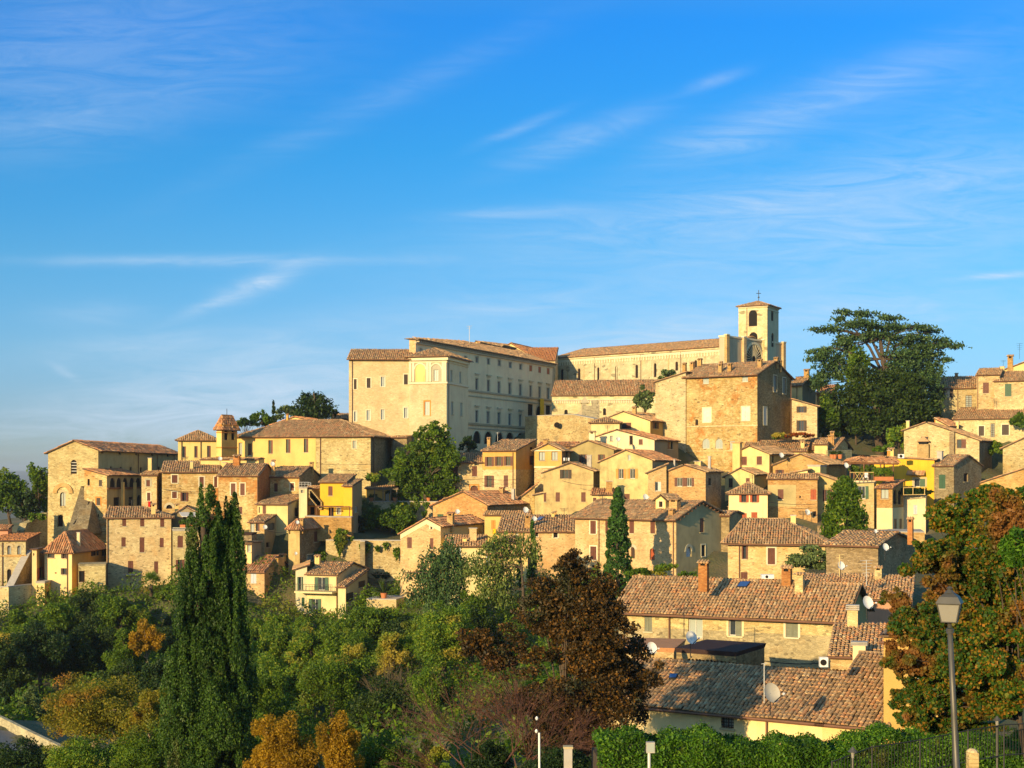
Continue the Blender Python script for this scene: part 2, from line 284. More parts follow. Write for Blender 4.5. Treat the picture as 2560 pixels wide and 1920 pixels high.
# ------------------------------------------------------------------ walls with openings
def clip(poly, hp):
    out = []
    for i in range(len(poly)):
        a, b = poly[i], poly[(i + 1) % len(poly)]
        da = hp[0] * a[0] + hp[1] * a[1] - hp[2]; db = hp[0] * b[0] + hp[1] * b[1] - hp[2]
        if da <= 1e-9: out.append(a)
        if (da < 0 and db > 0) or (da > 0 and db < 0):
            t = da / (da - db); out.append((a[0] + (b[0] - a[0]) * t, a[1] + (b[1] - a[1]) * t))
    return out
class Fr:   # a wall's frame: origin, unit along, outward normal
    def __init__(s, O, U, N): s.O = O; s.U = U; s.N = N
    def p(s, u, z, n=0.): q = s.O + s.U * u + s.N * n; return Vector((q.x, q.y, z))
    def px(s, x, y):      # pixel -> (u, z) on the wall
        k = (x - 1280) / F; u = (s.O.x - k * s.O.y) / (k * s.U.y - s.U.x); Yq = s.O.y + s.U.y * u; return u, (HZ - y) * Yq / F
def fbox(mb, fr, u0, u1, z0, z1, n0, n1, m):
    mb.hexa([fr.p(u0, z0, n0), fr.p(u1, z0, n0), fr.p(u1, z0, n1), fr.p(u0, z0, n1), fr.p(u0, z1, n0), fr.p(u1, z1, n0), fr.p(u1, z1, n1), fr.p(u0, z1, n1)], m)
def wall(mb, fr, top, zb, holes, mat, alt=None, zs=None, us=None, depth=.22, lean=0.):
    """top: list of (u,z) along the top edge from small to large u (convex)"""
    u0, u1 = top[0][0], top[-1][0]; zt = max(z for _, z in top)
    cu = sorted({u0, u1} | {c for h in holes for c in h[:2]} | ({us} if us is not None and u0 < us < u1 else set()))
    cz = sorted({zb, zt} | {c for h in holes for c in h[2:4]} | ({zs} if zs is not None and zb < zs < zt else set()))
    hp = []
    for (a, za), (b, zb2) in zip(top, top[1:]):
        k = (zb2 - za) / max(b - a, 1e-6); hp.append((-k, 1., za - k * a))
    ln = (lambda z: lean * max(0., (zt - 6 - z)) ** 1.15) if lean else (lambda z: 0.)
    for a, b in zip(cu, cu[1:]):
        for c, d in zip(cz, cz[1:]):
            if b - a < 1e-4 or d - c < 1e-4: continue
            mu, mz = (a + b) / 2, (c + d) / 2
            if any(h[0] < mu < h[1] and h[2] < mz < h[3] for h in holes): continue
            poly = [(a, c), (b, c), (b, d), (a, d)]
            for h in hp:
                if len(poly) >= 3: poly = clip(poly, h)
            if len(poly) < 3: continue
            mm = mat
            if alt and ((zs is not None and mz < zs) or (us is not None and mu < us)): mm = alt
            mb.face([fr.p(u, z, ln(z)) for u, z in poly], mm)
    for h in holes:
        a, b, c, d = h[:4]; arch = h[4]; r = (b - a) / 2; mm = alt if alt and ((zs is not None and (c + d) / 2 < zs) or (us is not None and (a + b) / 2 < us)) else mat
        zs0 = d - r if arch else d; dep = h[5] if len(h) > 5 else depth
        for (x0, y0, x1, y1) in ((a, c, b, c), (b, c, b, zs0), (a, c, a, zs0)): mb.face([fr.p(x0, y0), fr.p(x1, y1), fr.p(x1, y1, -dep), fr.p(x0, y0, -dep)], mm)
        if not arch: mb.face([fr.p(a, d), fr.p(b, d), fr.p(b, d, -dep), fr.p(a, d, -dep)], mm)
        else:
            n = 8; pts = [(a + r - r * math.cos(math.pi * i / n), zs0 + r * math.sin(math.pi * i / n)) for i in range(n + 1)]
            for (x0, y0), (x1, y1) in zip(pts, pts[1:]):
                mb.face([fr.p(x0, y0), fr.p(x1, y1), fr.p(x1, d), fr.p(x0, d)], mm)
                mb.face([fr.p(x0, y0), fr.p(x1, y1), fr.p(x1, y1, -dep), fr.p(x0, y0, -dep)], mm)
SHC = {'b': 'sh_b', 'r': 'sh_r', 'g': 'sh_g', 'k': 'sh_k', 'l': 'sh_l', 'w': 'sh_w', 'o': 'sh_o', 'h': 'sh_h'}
def shutter(fr, u0, u1, z0, z1, n, mat, par, slats):
    mb = MB()
    if not slats: fbox(mb, fr, u0, u1, z0, z1, n, n + .05, mat)
    else:
        t = .07
        for a, b, c, d in ((u0, u0 + t, z0, z1), (u1 - t, u1, z0, z1), (u0 + t, u1 - t, z0, z0 + t), (u0 + t, u1 - t, z1 - t, z1)): fbox(mb, fr, a, b, c, d, n, n + .05, mat)
        k = int((z1 - z0) / .11)
        for i in range(k):
            z = z0 + t + (z1 - z0 - 2 * t) * (i + .5) / k
            mb.hexa([fr.p(u0 + t, z - .05, n + .045), fr.p(u1 - t, z - .05, n + .045), fr.p(u1 - t, z - .03, n + .045), fr.p(u0 + t, z - .03, n + .045),
                     fr.p(u0 + t, z + .03, n + .005), fr.p(u1 - t, z + .03, n + .005), fr.p(u1 - t, z + .05, n + .005), fr.p(u0 + t, z + .05, n + .005)], mat)
    mb.build('shutter', par)
def window(fr, par, u0, u1, z0, z1, kind, slats=False):
    """kind letters: shutter colour (b r g k l w o h, n none) + c closed / o open / h one leaf open / x dark opening / p pale glass; then s surround, a arch, t small tiled canopy, y yellow panel, q door"""
    colr, st = kind[0], kind[1]; arch = 'a' in kind[2:]; W = u1 - u0; mb = MB(); d = .20
    ho = (u0, u1) if st in 'cxphd' or colr == 'n' else (u0 + W * .24, u1 - W * .24)
    a, b = ho; ft = min(.07, (b - a) * .12)
    fm = 'frame_brown' if colr in 'bkrn' else 'sh_w'
    if 'W' in kind: fm = 'sh_w'
    if arch:
        r = (b - a) / 2; zs = z1 - r; n = 8
        pts = [(b, z0)] + [(a + r + r * math.cos(math.pi * i / n), zs + r * math.sin(math.pi * i / n)) for i in range(n + 1)] + [(a, z0)]
    else: pts = [(b, z0), (b, z1), (a, z1), (a, z0)]
    cx, cz = (a + b) / 2, (z0 + z1) / 2
    inn = [(cx + (u - cx) * (1 - 2 * ft / (b - a)), cz + (z - cz) * (1 - 2 * ft / (z1 - z0))) for u, z in pts]
    for i in range(len(pts)):
        j = (i + 1) % len(pts); mb.face([fr.p(*pts[i], -d + .04), fr.p(*pts[j], -d + .04), fr.p(*inn[j], -d + .04), fr.p(*inn[i], -d + .04)], fm)
        mb.face([fr.p(*inn[i], -d + .04), fr.p(*inn[j], -d + .04), fr.p(*inn[j], -d), fr.p(*inn[i], -d)], fm)
    if st not in 'cx' and b - a > .5: fbox(mb, fr, cx - .025, cx + .025, z0, z1 - (r * .1 if arch else 0), -d + .001, -d + .05, fm)
    if 'B' in kind:
        for i in range(1, 5): zz = z0 + (z1 - z0) * i / 5; fbox(mb, fr, a, b, zz - .05, zz + .05, -d + .05, -d + .09, 'sh_w')
    if 'G' in kind:
        for i in range(1, 6): zz = z0 + (z1 - z0) * i / 6; fbox(mb, fr, a, b, zz - .02, zz + .02, -.06, -.03, 'iron')
        for i in range(1, 5): uu = a + (b - a) * i / 5; fbox(mb, fr, uu - .015, uu + .015, z0, z1, -.08, -.05, 'iron')
    w = mb.build('window', par)
    if st != 'c' or arch:
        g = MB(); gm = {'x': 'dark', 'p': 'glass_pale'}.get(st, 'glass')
        if st == 'c': gm = SHC[colr]
        g.face([fr.p(u, z, -d + .002) for u, z in pts], gm); g.build('pane' if st != 'c' else 'shutter', w)
    if st == 'c' and not arch:
        shutter(fr, a + .005, cx - .01, z0 + .01, z1 - .01, -.08, SHC[colr], w, slats); shutter(fr, cx + .01, b - .005, z0 + .01, z1 - .01, -.08, SHC[colr], w, slats)
    elif st == 'o' and colr != 'n':
        shutter(fr, u0, a, z0, z1, .004, SHC[colr], w, slats); shutter(fr, b, u1, z0, z1, .004, SHC[colr], w, slats)
    elif st == 'h': shutter(fr, a + .005, cx - .02, z0 + .01, z1 - .01, -.08, SHC[colr], w, slats)
    if not arch and 'q' not in kind and W > .35 and z1 - z0 > .5:
        s = MB(); fbox(s, fr, a - .08, b + .08, z0 - .10, z0 - .003, -.05, .10, 'trim_white' if 's' in kind else 'trim_grey'); s.build('sill', w)
    if 's' in kind or 'S' in kind:
        s = MB(); t = .16 if 's' in kind else .26; mm = 'trim_white' if 's' in kind or 'Z' in kind else 'trim_grey'
        if not arch:
            for q in ((a - t, a - .003, z0, z1), (b + .003, b + t, z0, z1), (a - t, b + t, z1 + .003, z1 + t)): fbox(s, fr, *q, -.02, .03, mm)
        else:
            for i in range(n):
                c0, c1 = math.pi * i / n, math.pi * (i + 1) / n; q = []
                for nn in (-.02, .06):
                    for c, rr in ((c0, r + .01), (c1, r + .01), (c1, r + t * 1.4), (c0, r + t * 1.4)): q.append(fr.p(cx + rr * math.cos(c), zs + rr * math.sin(c), nn))
                s.hexa(q, mm)
        s.build('surround', w)
    if 'O' in kind:
        s = MB(); t = .22
        for q in ((a - t, a - .003, z0 - .2, z1), (b + .003, b + t, z0 - .2, z1), (a - t, b + t, z1 + .003, z1 + t)): fbox(s, fr, *q, -.02, .012, 'orange_trim')
        s.build('surround', w)
    if 't' in kind:
        s = MB(); e = W * .35
        for i in range(int((W + 2 * e) / .22)):
            uu = u0 - e + .11 + i * .22; s.tube([fr.p(uu, z1 + .75, 0), fr.p(uu, z1 + .45, .75)], .11, 'tile_warm', 6)
        s.build('canopy', w)
    if 'e' in kind:   # projecting pediment above
        s = MB(); fbox(s, fr, u0 - .35, u1 + .35, z1 + .75, z1 + .95, -.02, .34, 'trim_white'); fbox(s, fr, u0 - .2, u1 + .2, z1 + .45, z1 + .747, -.02, .10, 'trim_white'); s.build('pediment', w)
    if 'k' in kind[2:]:   # small balcony
        s = MB(); fbox(s, fr, u0 - .5, u1 + .5, z0 - .22, z0 - .11, -.01, .8, 'concrete')
        for i in range(9): uu = u0 - .45 + (W + .9) * i / 8; fbox(s, fr, uu - .015, uu + .015, z0 - .11, z0 + .8, .74, .77, 'iron')
        fbox(s, fr, u0 - .5, u1 + .5, z0 + .8, z0 + .84, .73, .78, 'iron'); s.build('balcony', w)
    return w
# ------------------------------------------------------------------ tiled roofs
def tile_plane(poly, tile, s, t, mb, base='eave', th=.10, seed=0):
    """poly: 3D convex polygon of one slope. a thin deck, then rows of barrel tiles, each its own island"""
    P = [Vector(p) for p in poly]; n = Vector((0, 0, 0))
    for i in range(1, len(P) - 1): n += (P[i] - P[0]).cross(P[i + 1] - P[0])
    n.normalize()
    if n.z < 0: n = -n; P.reverse()
    lo = [p - n * th for p in P]
    mb.face(P, base); mb.face(lo[::-1], base)
    for i in range(len(P)): j = (i + 1) % len(P); mb.face([P[i], P[j], lo[j], lo[i]], base)
    up = Vector((0, 0, 1)) - n * n.z
    if up.length < .02: return
    up.normalize(); uu = up.cross(n)
    O = P[0]; q = np.array([((p - O).dot(uu), (p - O).dot(up)) for p in P])
    area = 0
    for i in range(len(q)): j = (i + 1) % len(q); area += q[i][0] * q[j][1] - q[j][0] * q[i][1]
    if area < 0: q = q[::-1]
    us = np.arange(q[:, 0].min() + s / 2, q[:, 0].max(), s); vs_ = np.arange(q[:, 1].min() + t * .45, q[:, 1].max(), t)
    if len(us) == 0 or len(vs_) == 0: return
    gu, gv = np.meshgrid(us, vs_); gu = gu.ravel(); gv = gv.ravel(); r = np.random.default_rng(seed + 5)
    ins = np.ones(len(gu), bool)
    for i in range(len(q)):
        j = (i + 1) % len(q); e = q[j] - q[i]; L = np.hypot(*e)
        ins &= (e[0] * (gv - q[i][1]) - e[1] * (gu - q[i][0])) / max(L, 1e-6) > s * .12
    gu = gu[ins]; gv = gv[ins]; N = len(gu)
    if N == 0: return
    gu = gu + r.normal(0, s * .05, N); ht = s * .40 * r.uniform(.8, 1.15, N); tw = r.normal(0, s * .06, N); lf = r.uniform(.0, .035, N) * (s / .3) + (.05 if s < .3 else .012) * (1 + np.sin(gu * .8 + seed) * np.sin(gv * .9 + 1)) + (r.uniform(0, 1, N) < .02) * .04
    hl = t * .56; w0 = s * .46
    prof = [(-1, 0.), (-.62, .72), (0., 1.), (.62, .72), (1, 0.)] if s < .3 else [(-1, 0.), (-.5, .95), (.5, .95), (1, 0.)]
    Oa, ua, va, na = (np.array(x) for x in (O, uu, up, n))
    ring = []
    for e, sc_, dz in ((-1, 1., .9), (1, .82, -.2)):
        ring.append([(gu + w0 * sc_ * a + tw * e, gv + hl * e, b * ht * sc_ + lf + dz * .018 + .012) for a, b in prof])
    def P3(c): return Oa + c[0][:, None] * ua + c[1][:, None] * va + c[2][:, None] * na
    k = len(prof); V = np.stack([P3(c) for c in ring[0]] + [P3(c) for c in ring[1]], 1)   # N,2k,3
    n0 = len(mb.v); mb.v += [tuple(x) for x in V.reshape(-1, 3)]; mi = mb.mi(tile)
    for i in range(N):
        b0 = n0 + i * 2 * k
        for j in range(k - 1): mb.f.append((b0 + j, b0 + j + 1, b0 + k + j + 1, b0 + k + j)); mb.m.append(mi)
        mb.f.append(tuple(b0 + j for j in range(k))[::-1]); mb.m.append(mi)
def ridge_tiles(mb, a, b, tile, r=.16):
    a, b = Vector(a), Vector(b); L = (b - a).length; n = max(1, int(L / .5)); d = (b - a) / n
    for i in range(n): mb.tube([a + d * i, a + d * (i + 1.06)], [r * 1.05, r * .9], tile, 6, False)
def ray_plane(x, y, poly):
    d = Vector(((x - 1280) / F, 1, (HZ - y) / F)); P = [Vector(p) for p in poly]; n = Vector((0, 0, 0))
    for i in range(1, len(P) - 1): n += (P[i] - P[0]).cross(P[i + 1] - P[0])
    n.normalize(); dn = d.dot(n)
    if abs(dn) < 1e-6: return None
    t = P[0].dot(n) / dn; h = d * t
    if n.z < 0: n = -n
    s = None
    for i in range(len(P)):
        c = (P[(i + 1) % len(P)] - P[i]).cross(h - P[i]).dot(n)
        if abs(c) < 1e-6: continue
        if s is None: s = c > 0
        elif (c > 0) != s: return None
    return h
def chimney(roof, base, w, h, U, D, mat='brick', cap='gable', tile='tile_warm'):
    mb = MB(); hw = w / 2; hd = hw * .8; bz = base.z
    mb.box((base.x, base.y, bz + h * .36 - .5), (hw, hd, h * .36 + .5), mat, U, D); t = bz + h * .72
    if cap == 'plain': mb.box((base.x, base.y, t + h * .14), (hw, hd, h * .14 - .001), mat, U, D); mb.box((base.x, base.y, bz + h + .03), (hw * 1.25, hd * 1.25, .05), 'concrete', U, D)
    elif cap == 'slabs':
        for i in range(3): mb.box((base.x, base.y, t + h * (.05 + .08 * i)), (hw * 1.3, hd * 1.3, h * .025), 'concrete', U, D)
        mb.box((base.x, base.y, t + h * .1), (hw * .8, hd * .8, h * .1 - .002), mat, U, D)
    else:
        for a in (-1, 1):
            for b in (-1, 1): mb.box(base + U * hw * .75 * a + D * hd * .75 * b + Vector((0, 0, h * .72 + h * .08)), (hw * .22, hd * .22, h * .08), mat, U, D)
        mb.box((base.x, base.y, t + h * .08), (hw * .45, hd * .45, h * .079), 'dark', U, D)
        z0 = t + h * .16; e = 1.35; C = Vector((base.x, base.y, 0))
        A = [C + U * hw * e * a + D * hd * e * b for a, b in ((-1, -1), (1, -1), (1, 1), (-1, 1))]; rt = [C - U * hw * e, C + U * hw * e]; zr = z0 + h * .12
        def z(p, q): return Vector((p.x, p.y, q))
        mb.face([z(A[0], z0), z(A[1], z0), z(rt[1], zr), z(rt[0], zr)], tile); mb.face([z(A[3], z0), z(A[2], z0), z(rt[1], zr), z(rt[0], zr)], tile)
        mb.face([z(A[0], z0), z(A[3], z0), z(rt[0], zr)], mat); mb.face([z(A[1], z0), z(A[2], z0), z(rt[1], zr)], mat); mb.face([z(q, z0 - .02) for q in A], 'eave')
        for i in range(max(2, int(2 * hw * e / .22))):
            c = -hw * e + .1 + i * .22
            for sg in (-1, 1): mb.tube([z(C + U * c, zr + .02), z(C + U * c + D * hd * e * sg, z0 + .02)], .08, tile, 5)
    return mb.build('chimney', roof)
TERR = []     # points the hillside passes through
HOUSES = {}
def house(name, label, reg, x0, x1, x2, ye, yb, Y, roof, mat='stone', wins=(), chim=(), L=9., cat='house', group='houses of the hill town', tile='tile', ov=.38, alt=None, zs=None, us=None,
          sidemat=None, s=.34, tl=.62, pipes=(), lean=0., slats=False, gut=True, W=None, key=None, strings=(), depth=.22, terr=True, phi=None, sidealt=True):
    X0, X1, X2, YE, YB = nx(reg, x0), nx(reg, x1), nx(reg, x2), ny(reg, ye), ny(reg, yb)
    C = Vector(((X1 - 1280) * Y / F, Y, 0)); k2 = (X2 - 1280) / F; dl = math.atan(k2)
    sn = ((k2 * C.y - C.x) / L) / math.sqrt(1 + k2 * k2); sn = max(-.98, min(.98, sn)); ph = dl + math.asin(sn)
    if phi is not None: ph = R(phi)
    U = Vector((-math.cos(ph), math.sin(ph), 0)); D = Vector((math.sin(ph), math.cos(ph), 0)); k0 = (X0 - 1280) / F
    Wd = (k0 * C.y - C.x) / (U.x - k0 * U.y)
    if W: Wd = W
    ze = (HZ - YE) * Y / F; zb = (HZ - YB) * Y / F
    frF = Fr(C, U, -D); frS = Fr(C, D, -U)
    base = Vector((C.x, C.y, zb)); H = empty(name, base, label, cat, group)
    kind = roof[0]; planes = []; ridges = []
    def P(u, d, z): q = C + U * u + D * d; return Vector((q.x, q.y, z))
    def zpx(yy, u, d): q = C + U * u + D * d; return (HZ - ny(reg, yy)) * q.y / F
    top = [(0, ze), (Wd, ze)]; stop = [(0, ze), (L, ze)]; ltop = stop; g = ov * .6
    if kind == 'S':
        dr = L * (roof[2] if len(roof) > 2 else .5); zr = zpx(roof[1], 0, dr); k = (zr - ze) / dr; k3 = (zr - ze) / (L - dr)
        planes = [[P(-g, -ov, ze - k * ov), P(Wd + g, -ov, ze - k * ov), P(Wd + g, dr, zr), P(-g, dr, zr)], [P(-g, L + ov, ze - k3 * ov), P(Wd + g, L + ov, ze - k3 * ov), P(Wd + g, dr, zr), P(-g, dr, zr)]]
        stop = [(0, ze), (dr, zr), (L, ze)]; ltop = stop; ridges = [(P(-g, dr, zr), P(Wd + g, dr, zr))]
    elif kind == 'B':
        zr = zpx(roof[1], 0, L); k = (zr - ze) / L
        planes = [[P(-g, -ov, ze - k * ov), P(Wd + g, -ov, ze - k * ov), P(Wd + g, L + ov * .5, zr + k * ov * .5), P(-g, L + ov * .5, zr + k * ov * .5)]]; stop = [(0, ze), (L, zr)]; ltop = stop
    elif kind == 'F':
        ua, za = frF.px(nx(reg, roof[1]), ny(reg, roof[2])); zl = frF.px(X0, ny(reg, roof[3]))[1] if len(roof) > 3 else ze
        k = (za - ze) / ua; kl = (za - zl) / (Wd - ua)
        planes = [[P(-ov, -g, ze - k * ov), P(ua, -g, za), P(ua, L + g, za), P(-ov, L + g, ze - k * ov)], [P(Wd + ov, -g, zl - kl * ov), P(ua, -g, za), P(ua, L + g, za), P(Wd + ov, L + g, zl - kl * ov)]]
        top = [(0, ze), (ua, za), (Wd, zl)]; ltop = [(0, zl), (L, zl)]; ridges = [(P(ua, -g, za), P(ua, L + g, za))]
    elif kind == 'X':
        zl = frF.px(X0, ny(reg, roof[1]))[1]; k = (zl - ze) / Wd
        planes = [[P(-ov, -g, ze - k * ov), P(Wd + ov, -g, zl + k * ov), P(Wd + ov, L + g, zl + k * ov), P(-ov, L + g, ze - k * ov)]]; top = [(0, ze), (Wd, zl)]; ltop = [(0, zl), (L, zl)]
    elif kind in 'HP':
        a = min(L, Wd) / 2; zr = zpx(roof[1], 0, L / 2); k = (zr - ze) / (L / 2); e = ze - k * ov; i0 = a * (roof[2] if len(roof) > 2 else 1.); i1 = a * (roof[3] if len(roof) > 3 else 1.)
        if Wd - i0 - i1 < .1: i0 = i1 = Wd / 2 - .05
        q = [P(-ov, -ov, e), P(Wd + ov, -ov, e), P(Wd + ov, L + ov, e), P(-ov, L + ov, e)]
        if L > Wd + .5: r0, r1 = P(Wd / 2, Wd / 2, zr), P(Wd / 2, L - Wd / 2, zr); planes = [[q[0], q[1], r0], [q[1], q[2], r1, r0], [q[2], q[3], r1], [q[3], q[0], r0, r1]]; ridges = [(r0, r1), (q[0], r0), (q[1], r0), (q[3], r1)]
        else: r0, r1 = P(i0, L / 2, zr), P(Wd - i1, L / 2, zr); planes = [[q[0], q[1], r1, r0], [q[1], q[2], r1], [q[2], q[3], r0, r1], [q[3], q[0], r0]]; ridges = [(r0, r1), (q[0], r0), (q[1], r1)]
    hf, hs = [], []; wl = []
    for wn in wins:
        side = len(wn) > 5 and wn[5] == 's'; rg = wn[6] if len(wn) > 6 else reg; fr = frS if side else frF; X, Yp, ww, hh, kd = wn[:5]
        ua, z1 = fr.px(nx(rg, X - ww / 2), ny(rg, Yp - hh / 2)); ub, _ = fr.px(nx(rg, X + ww / 2), ny(rg, Yp)); uc, z0 = fr.px(nx(rg, X), ny(rg, Yp + hh / 2)); uc, z1 = fr.px(nx(rg, X), ny(rg, Yp - hh / 2))
        ua, ub = min(ua, ub), max(ua, ub); lim = L if side else Wd
        ua, ub = max(ua, .06), min(ub, lim - .06)
        if ub - ua < .15: continue
        if side: ub = max(ub, ua + .6)
        op = kd[1] == 'o' and kd[0] != 'n'; q = .24 * (ub - ua) if op else 0
        z0 = max(z0, zb + .02)
        (hs if side else hf).append((ua + q, ub - q, z0, z1, 'a' in kd[2:], depth)); wl.append((fr, ua, ub, z0, z1, kd))
    zsv = frF.px(X1, ny(reg, zs))[1] if zs is not None else None; usv = frF.px(nx(reg, us), YE)[0] if us is not None else None
    mb = MB()
    wall(mb, frF, top, zb - 5, hf, mat, alt, zsv, usv, lean=lean, depth=depth)
    sm = sidemat or (alt if usv is not None and alt else mat)
    wall(mb, frS, stop, zb - 5, hs, sm, alt if sidealt else None, zsv, None, depth=depth)
    wall(mb, Fr(C + U * Wd, D, U), ltop, zb - 5, [], mat, alt, zsv, None); wall(mb, Fr(C + D * L, U, D), [(0, stop[-1][1]), (Wd, ltop[-1][1])] if kind != 'F' else top, zb - 2, [], mat, alt, zsv, None)
    wo = mb.build('wall', H)
    for q in wl: window(q[0], H, *q[1:], slats=slats)
    ro = None
    if planes:
        rb = MB(); sd = int(abs(X0 * 7 + YE))
        for i, pl in enumerate(planes): tile_plane(pl, tile, s, tl, rb, seed=sd + i)
        for a, b in ridges: ridge_tiles(rb, a, b, tile, .13 if s > .3 else .12)
        ro = rb.build('roof', H)
        if gut and kind in 'SBHP':
            gb = MB(); k = ov; zz = min(p.z for p in planes[0]); gb.tube([P(-g, -ov - .05, zz - .06), P(Wd + g, -ov - .05, zz - .06)], .085, 'gutter', 6)
            if kind in 'HP': gb.tube([P(-ov - .05, -ov, zz - .06), P(-ov - .05, L + ov, zz - .06)], .085, 'gutter', 6)
            gb.build('gutter', ro)
    elif kind == 'T':
        rb = MB(); zt = ze; rb.hexa([P(.0, .0, zt - .3), P(Wd, .0, zt - .3), P(Wd, L, zt - .3), P(0, L, zt - .3), P(-.1, -.1, zt), P(Wd + .1, -.1, zt), P(Wd + .1, L + .1, zt), P(-.1, L + .1, zt)], roof[1] if len(roof) > 1 else 'concrete'); ro = rb.build('roof', H)
    for pp in pipes:
        x = nx(reg, pp[0]); fr = frS if len(pp) > 1 and pp[1] == 's' else frF; u = fr.px(x, YE)[0]; pb = MB(); pb.tube([fr.p(u, ze - .35, .12), fr.p(u, zb, .12)], .06, 'gutter', 6); pb.build('downpipe', H)
    for st in strings:   # horizontal mouldings: y, thickness m, projection m, faces, material
        zz = frF.px(X1, ny(reg, st[0]))[1]; sb = MB()
        if 'f' in st[3]: fbox(sb, frF, -st[2], Wd, zz - st[1] / 2, zz + st[1] / 2, -.02, st[2], st[4])
        if 's' in st[3]: fbox(sb, frS, (0.002 if 'f' in st[3] else -st[2]), L, zz - st[1] / 2, zz + st[1] / 2, -.02, st[2], st[4])
        sb.build('moulding', H)
    for c in chim:
        rg = c[7] if len(c) > 7 and c[7] else reg; xc, yt, ww, hh = c[:4]; mt = c[4] if len(c) > 4 else 'brick'; cp = c[5] if len(c) > 5 else 'gable'
        XX, YT, YBt = nx(rg, xc), ny(rg, yt), ny(rg, yt + hh); best = None
        for pl in planes:
            h = ray_plane(XX, YBt, pl)
            if h and (best is None or h.y < best.y): best = h
        if best is None: dd = c[6] if len(c) > 6 and c[6] else L * .5; Yq = Y + dd; best = at(XX, YBt, Yq)
        chimney(ro or H, best, (ww / REG[rg][2]) * best.y / F, (YBt - YT) * best.y / F, U, D, mt, cp, tile)
    if terr:
        for u, d in ((0, 0), (Wd, 0), (Wd / 2, 0), (0, L), (Wd, L)): q = C + U * u + D * d; TERR.append((q.x, q.y, zb - .3))
    info = dict(H=H, C=C, U=U, D=D, W=Wd, L=L, ze=ze, zb=zb, F=frF, S=frS, P=P, roof=ro, wall=wo, planes=planes)
    if key: HOUSES[key] = info
    return info
# ------------------------------------------------------------------ the town, far to near
# cathedral: long nave with clerestory, lower aisle, screen front with rose window, bell tower
c = house('cathedral', 'long pale stone cathedral with tiled nave roof and flat-topped front with a rose window', 'R4', 318, 2010, 2560, 652, 1400, 288, ('S', 560, .5), 'ashlar', cat='cathedral', group=None, L=22, tile='tile_warm', ov=.25,
      wins=[(415, 950, 26, 140, 'nxa'), (583, 940, 26, 135, 'nxa'), (774, 930, 24, 135, 'nxa'), (950, 917, 24, 135, 'nxa'), (1152, 902, 26, 132, 'nxa'), (1334, 890, 26, 138, 'nxa'), (1547, 850, 26, 90, 'nxa'), (1735, 835, 26, 90, 'nxa')],
      pipes=((738,), (1195,), (1590,)), sidemat='trim_grey', strings=((690, .25, .12, 'f', 'trim_white'), (672, .3, .25, 'f', 'ashlar')), key='cath')
def frieze(info, mat, n, drop=1.0, z=None, u0=0.3, u1=None):
    fr, W = info['F'], (u1 or info['W'] - .3); zt = z if z is not None else info['ze'] - .9; mb = MB(); st = (W - u0) / n; r = st * .34
    for i in range(n):
        c0 = u0 + st * (i + .5)
        fbox(mb, fr, c0 - st * .5 - .09, c0 - st * .5 + .09, zt - drop, zt, -.02, .16, mat)
        for k in range(5):
            a0, a1 = math.pi * k / 5, math.pi * (k + 1) / 5; q = []
            for nn in (-.02, .16):
                for a, rr in ((a0, r), (a1, r), (a1, r + .16), (a0, r + .16)): q.append(fr.p(c0 + rr * math.cos(a), zt - r - .2 + rr * math.sin(a), nn))
            mb.hexa(q, mat)
    mb.build('arch_frieze', info['H'])
frieze(c, 'trim_white', 64, .95)
# pilaster strips on the clerestory and the screen front
for i in range(1, 10): mb = MB(); u = c['W'] * i / 10; fbox(mb, c['F'], u - .12, u + .12, c['ze'] - 9.5, c['ze'] - 1.4, -.02, .10, 'ashlar'); mb.build('pilaster', c['H'])
def facade(c):
    S = c['S']; L = c['L']; ze = c['ze']; H = c['H']; zt = ze + 1.7; mb = MB()
    fbox(mb, S, -1.6, L - .4, c['zb'] - 2, zt, .02, 1.3, 'trim_grey'); fbox(mb, S, -1.75, L - .3, zt, zt + .35, -.1, 1.5, 'trim_white'); mb.build('screen_front', H)
    mb = MB()
    for u in (-1.2, L * .24, L * .60, L - .9): mb = MB(); fbox(mb, S, u - .5, u + .5, c['zb'], zt + .3, 1.3, 1.9, 'brick_pale'); fbox(mb, S, u - .6, u + .6, zt + .3, zt + .55, 1.25, 2.0, 'trim_white'); mb.build('buttress', H)
    mb = MB(); cu, cz, Rr = L * .43, ze - 2.2, 3.1
    for k in range(28):
        a0, a1 = 2 * math.pi * k / 28, 2 * math.pi * (k + 1) / 28; q = []
        for nn in (1.28, 1.5):
            for a, rr in ((a0, Rr), (a1, Rr), (a1, Rr + .5), (a0, Rr + .5)): q.append(S.p(cu + rr * math.cos(a), cz + rr * math.sin(a), nn))
        mb.hexa(q, 'trim_white')
        for r0, r1, w in ((.7, Rr, .10),):
            q = []
            for nn in (1.33, 1.45):
                for a, rr in ((a0 - .02, r0), (a0 - .02, r1), (a0 + .02, r1), (a0 + .04, r0)): q.append(S.p(cu + rr * math.cos(a), cz + rr * math.sin(a), nn))
            mb.hexa(q, 'trim_white')
    mb.face([S.p(cu + Rr * math.cos(2 * math.pi * k / 28), cz + Rr * math.sin(2 * math.pi * k / 28), 1.31) for k in range(28)], 'dark')
    mb.build('rose_window', H)
facade(c)
ai = house('cathedral_aisle', 'lower side aisle of the cathedral with mossy tiled lean-to roof and arched frieze', 'R4', 315, 1420, 1430, 1128, 1420, 279, ('B', 985), 'ashlar', cat='church aisle', group=None, L=7, tile='tile_warm', ov=.25,
      wins=[(455, 1305, 34, 50, 'nxa'), (835, 1300, 30, 70, 'nxa')], key='aisle')
frieze(ai, 'trim_white', 46, .8)
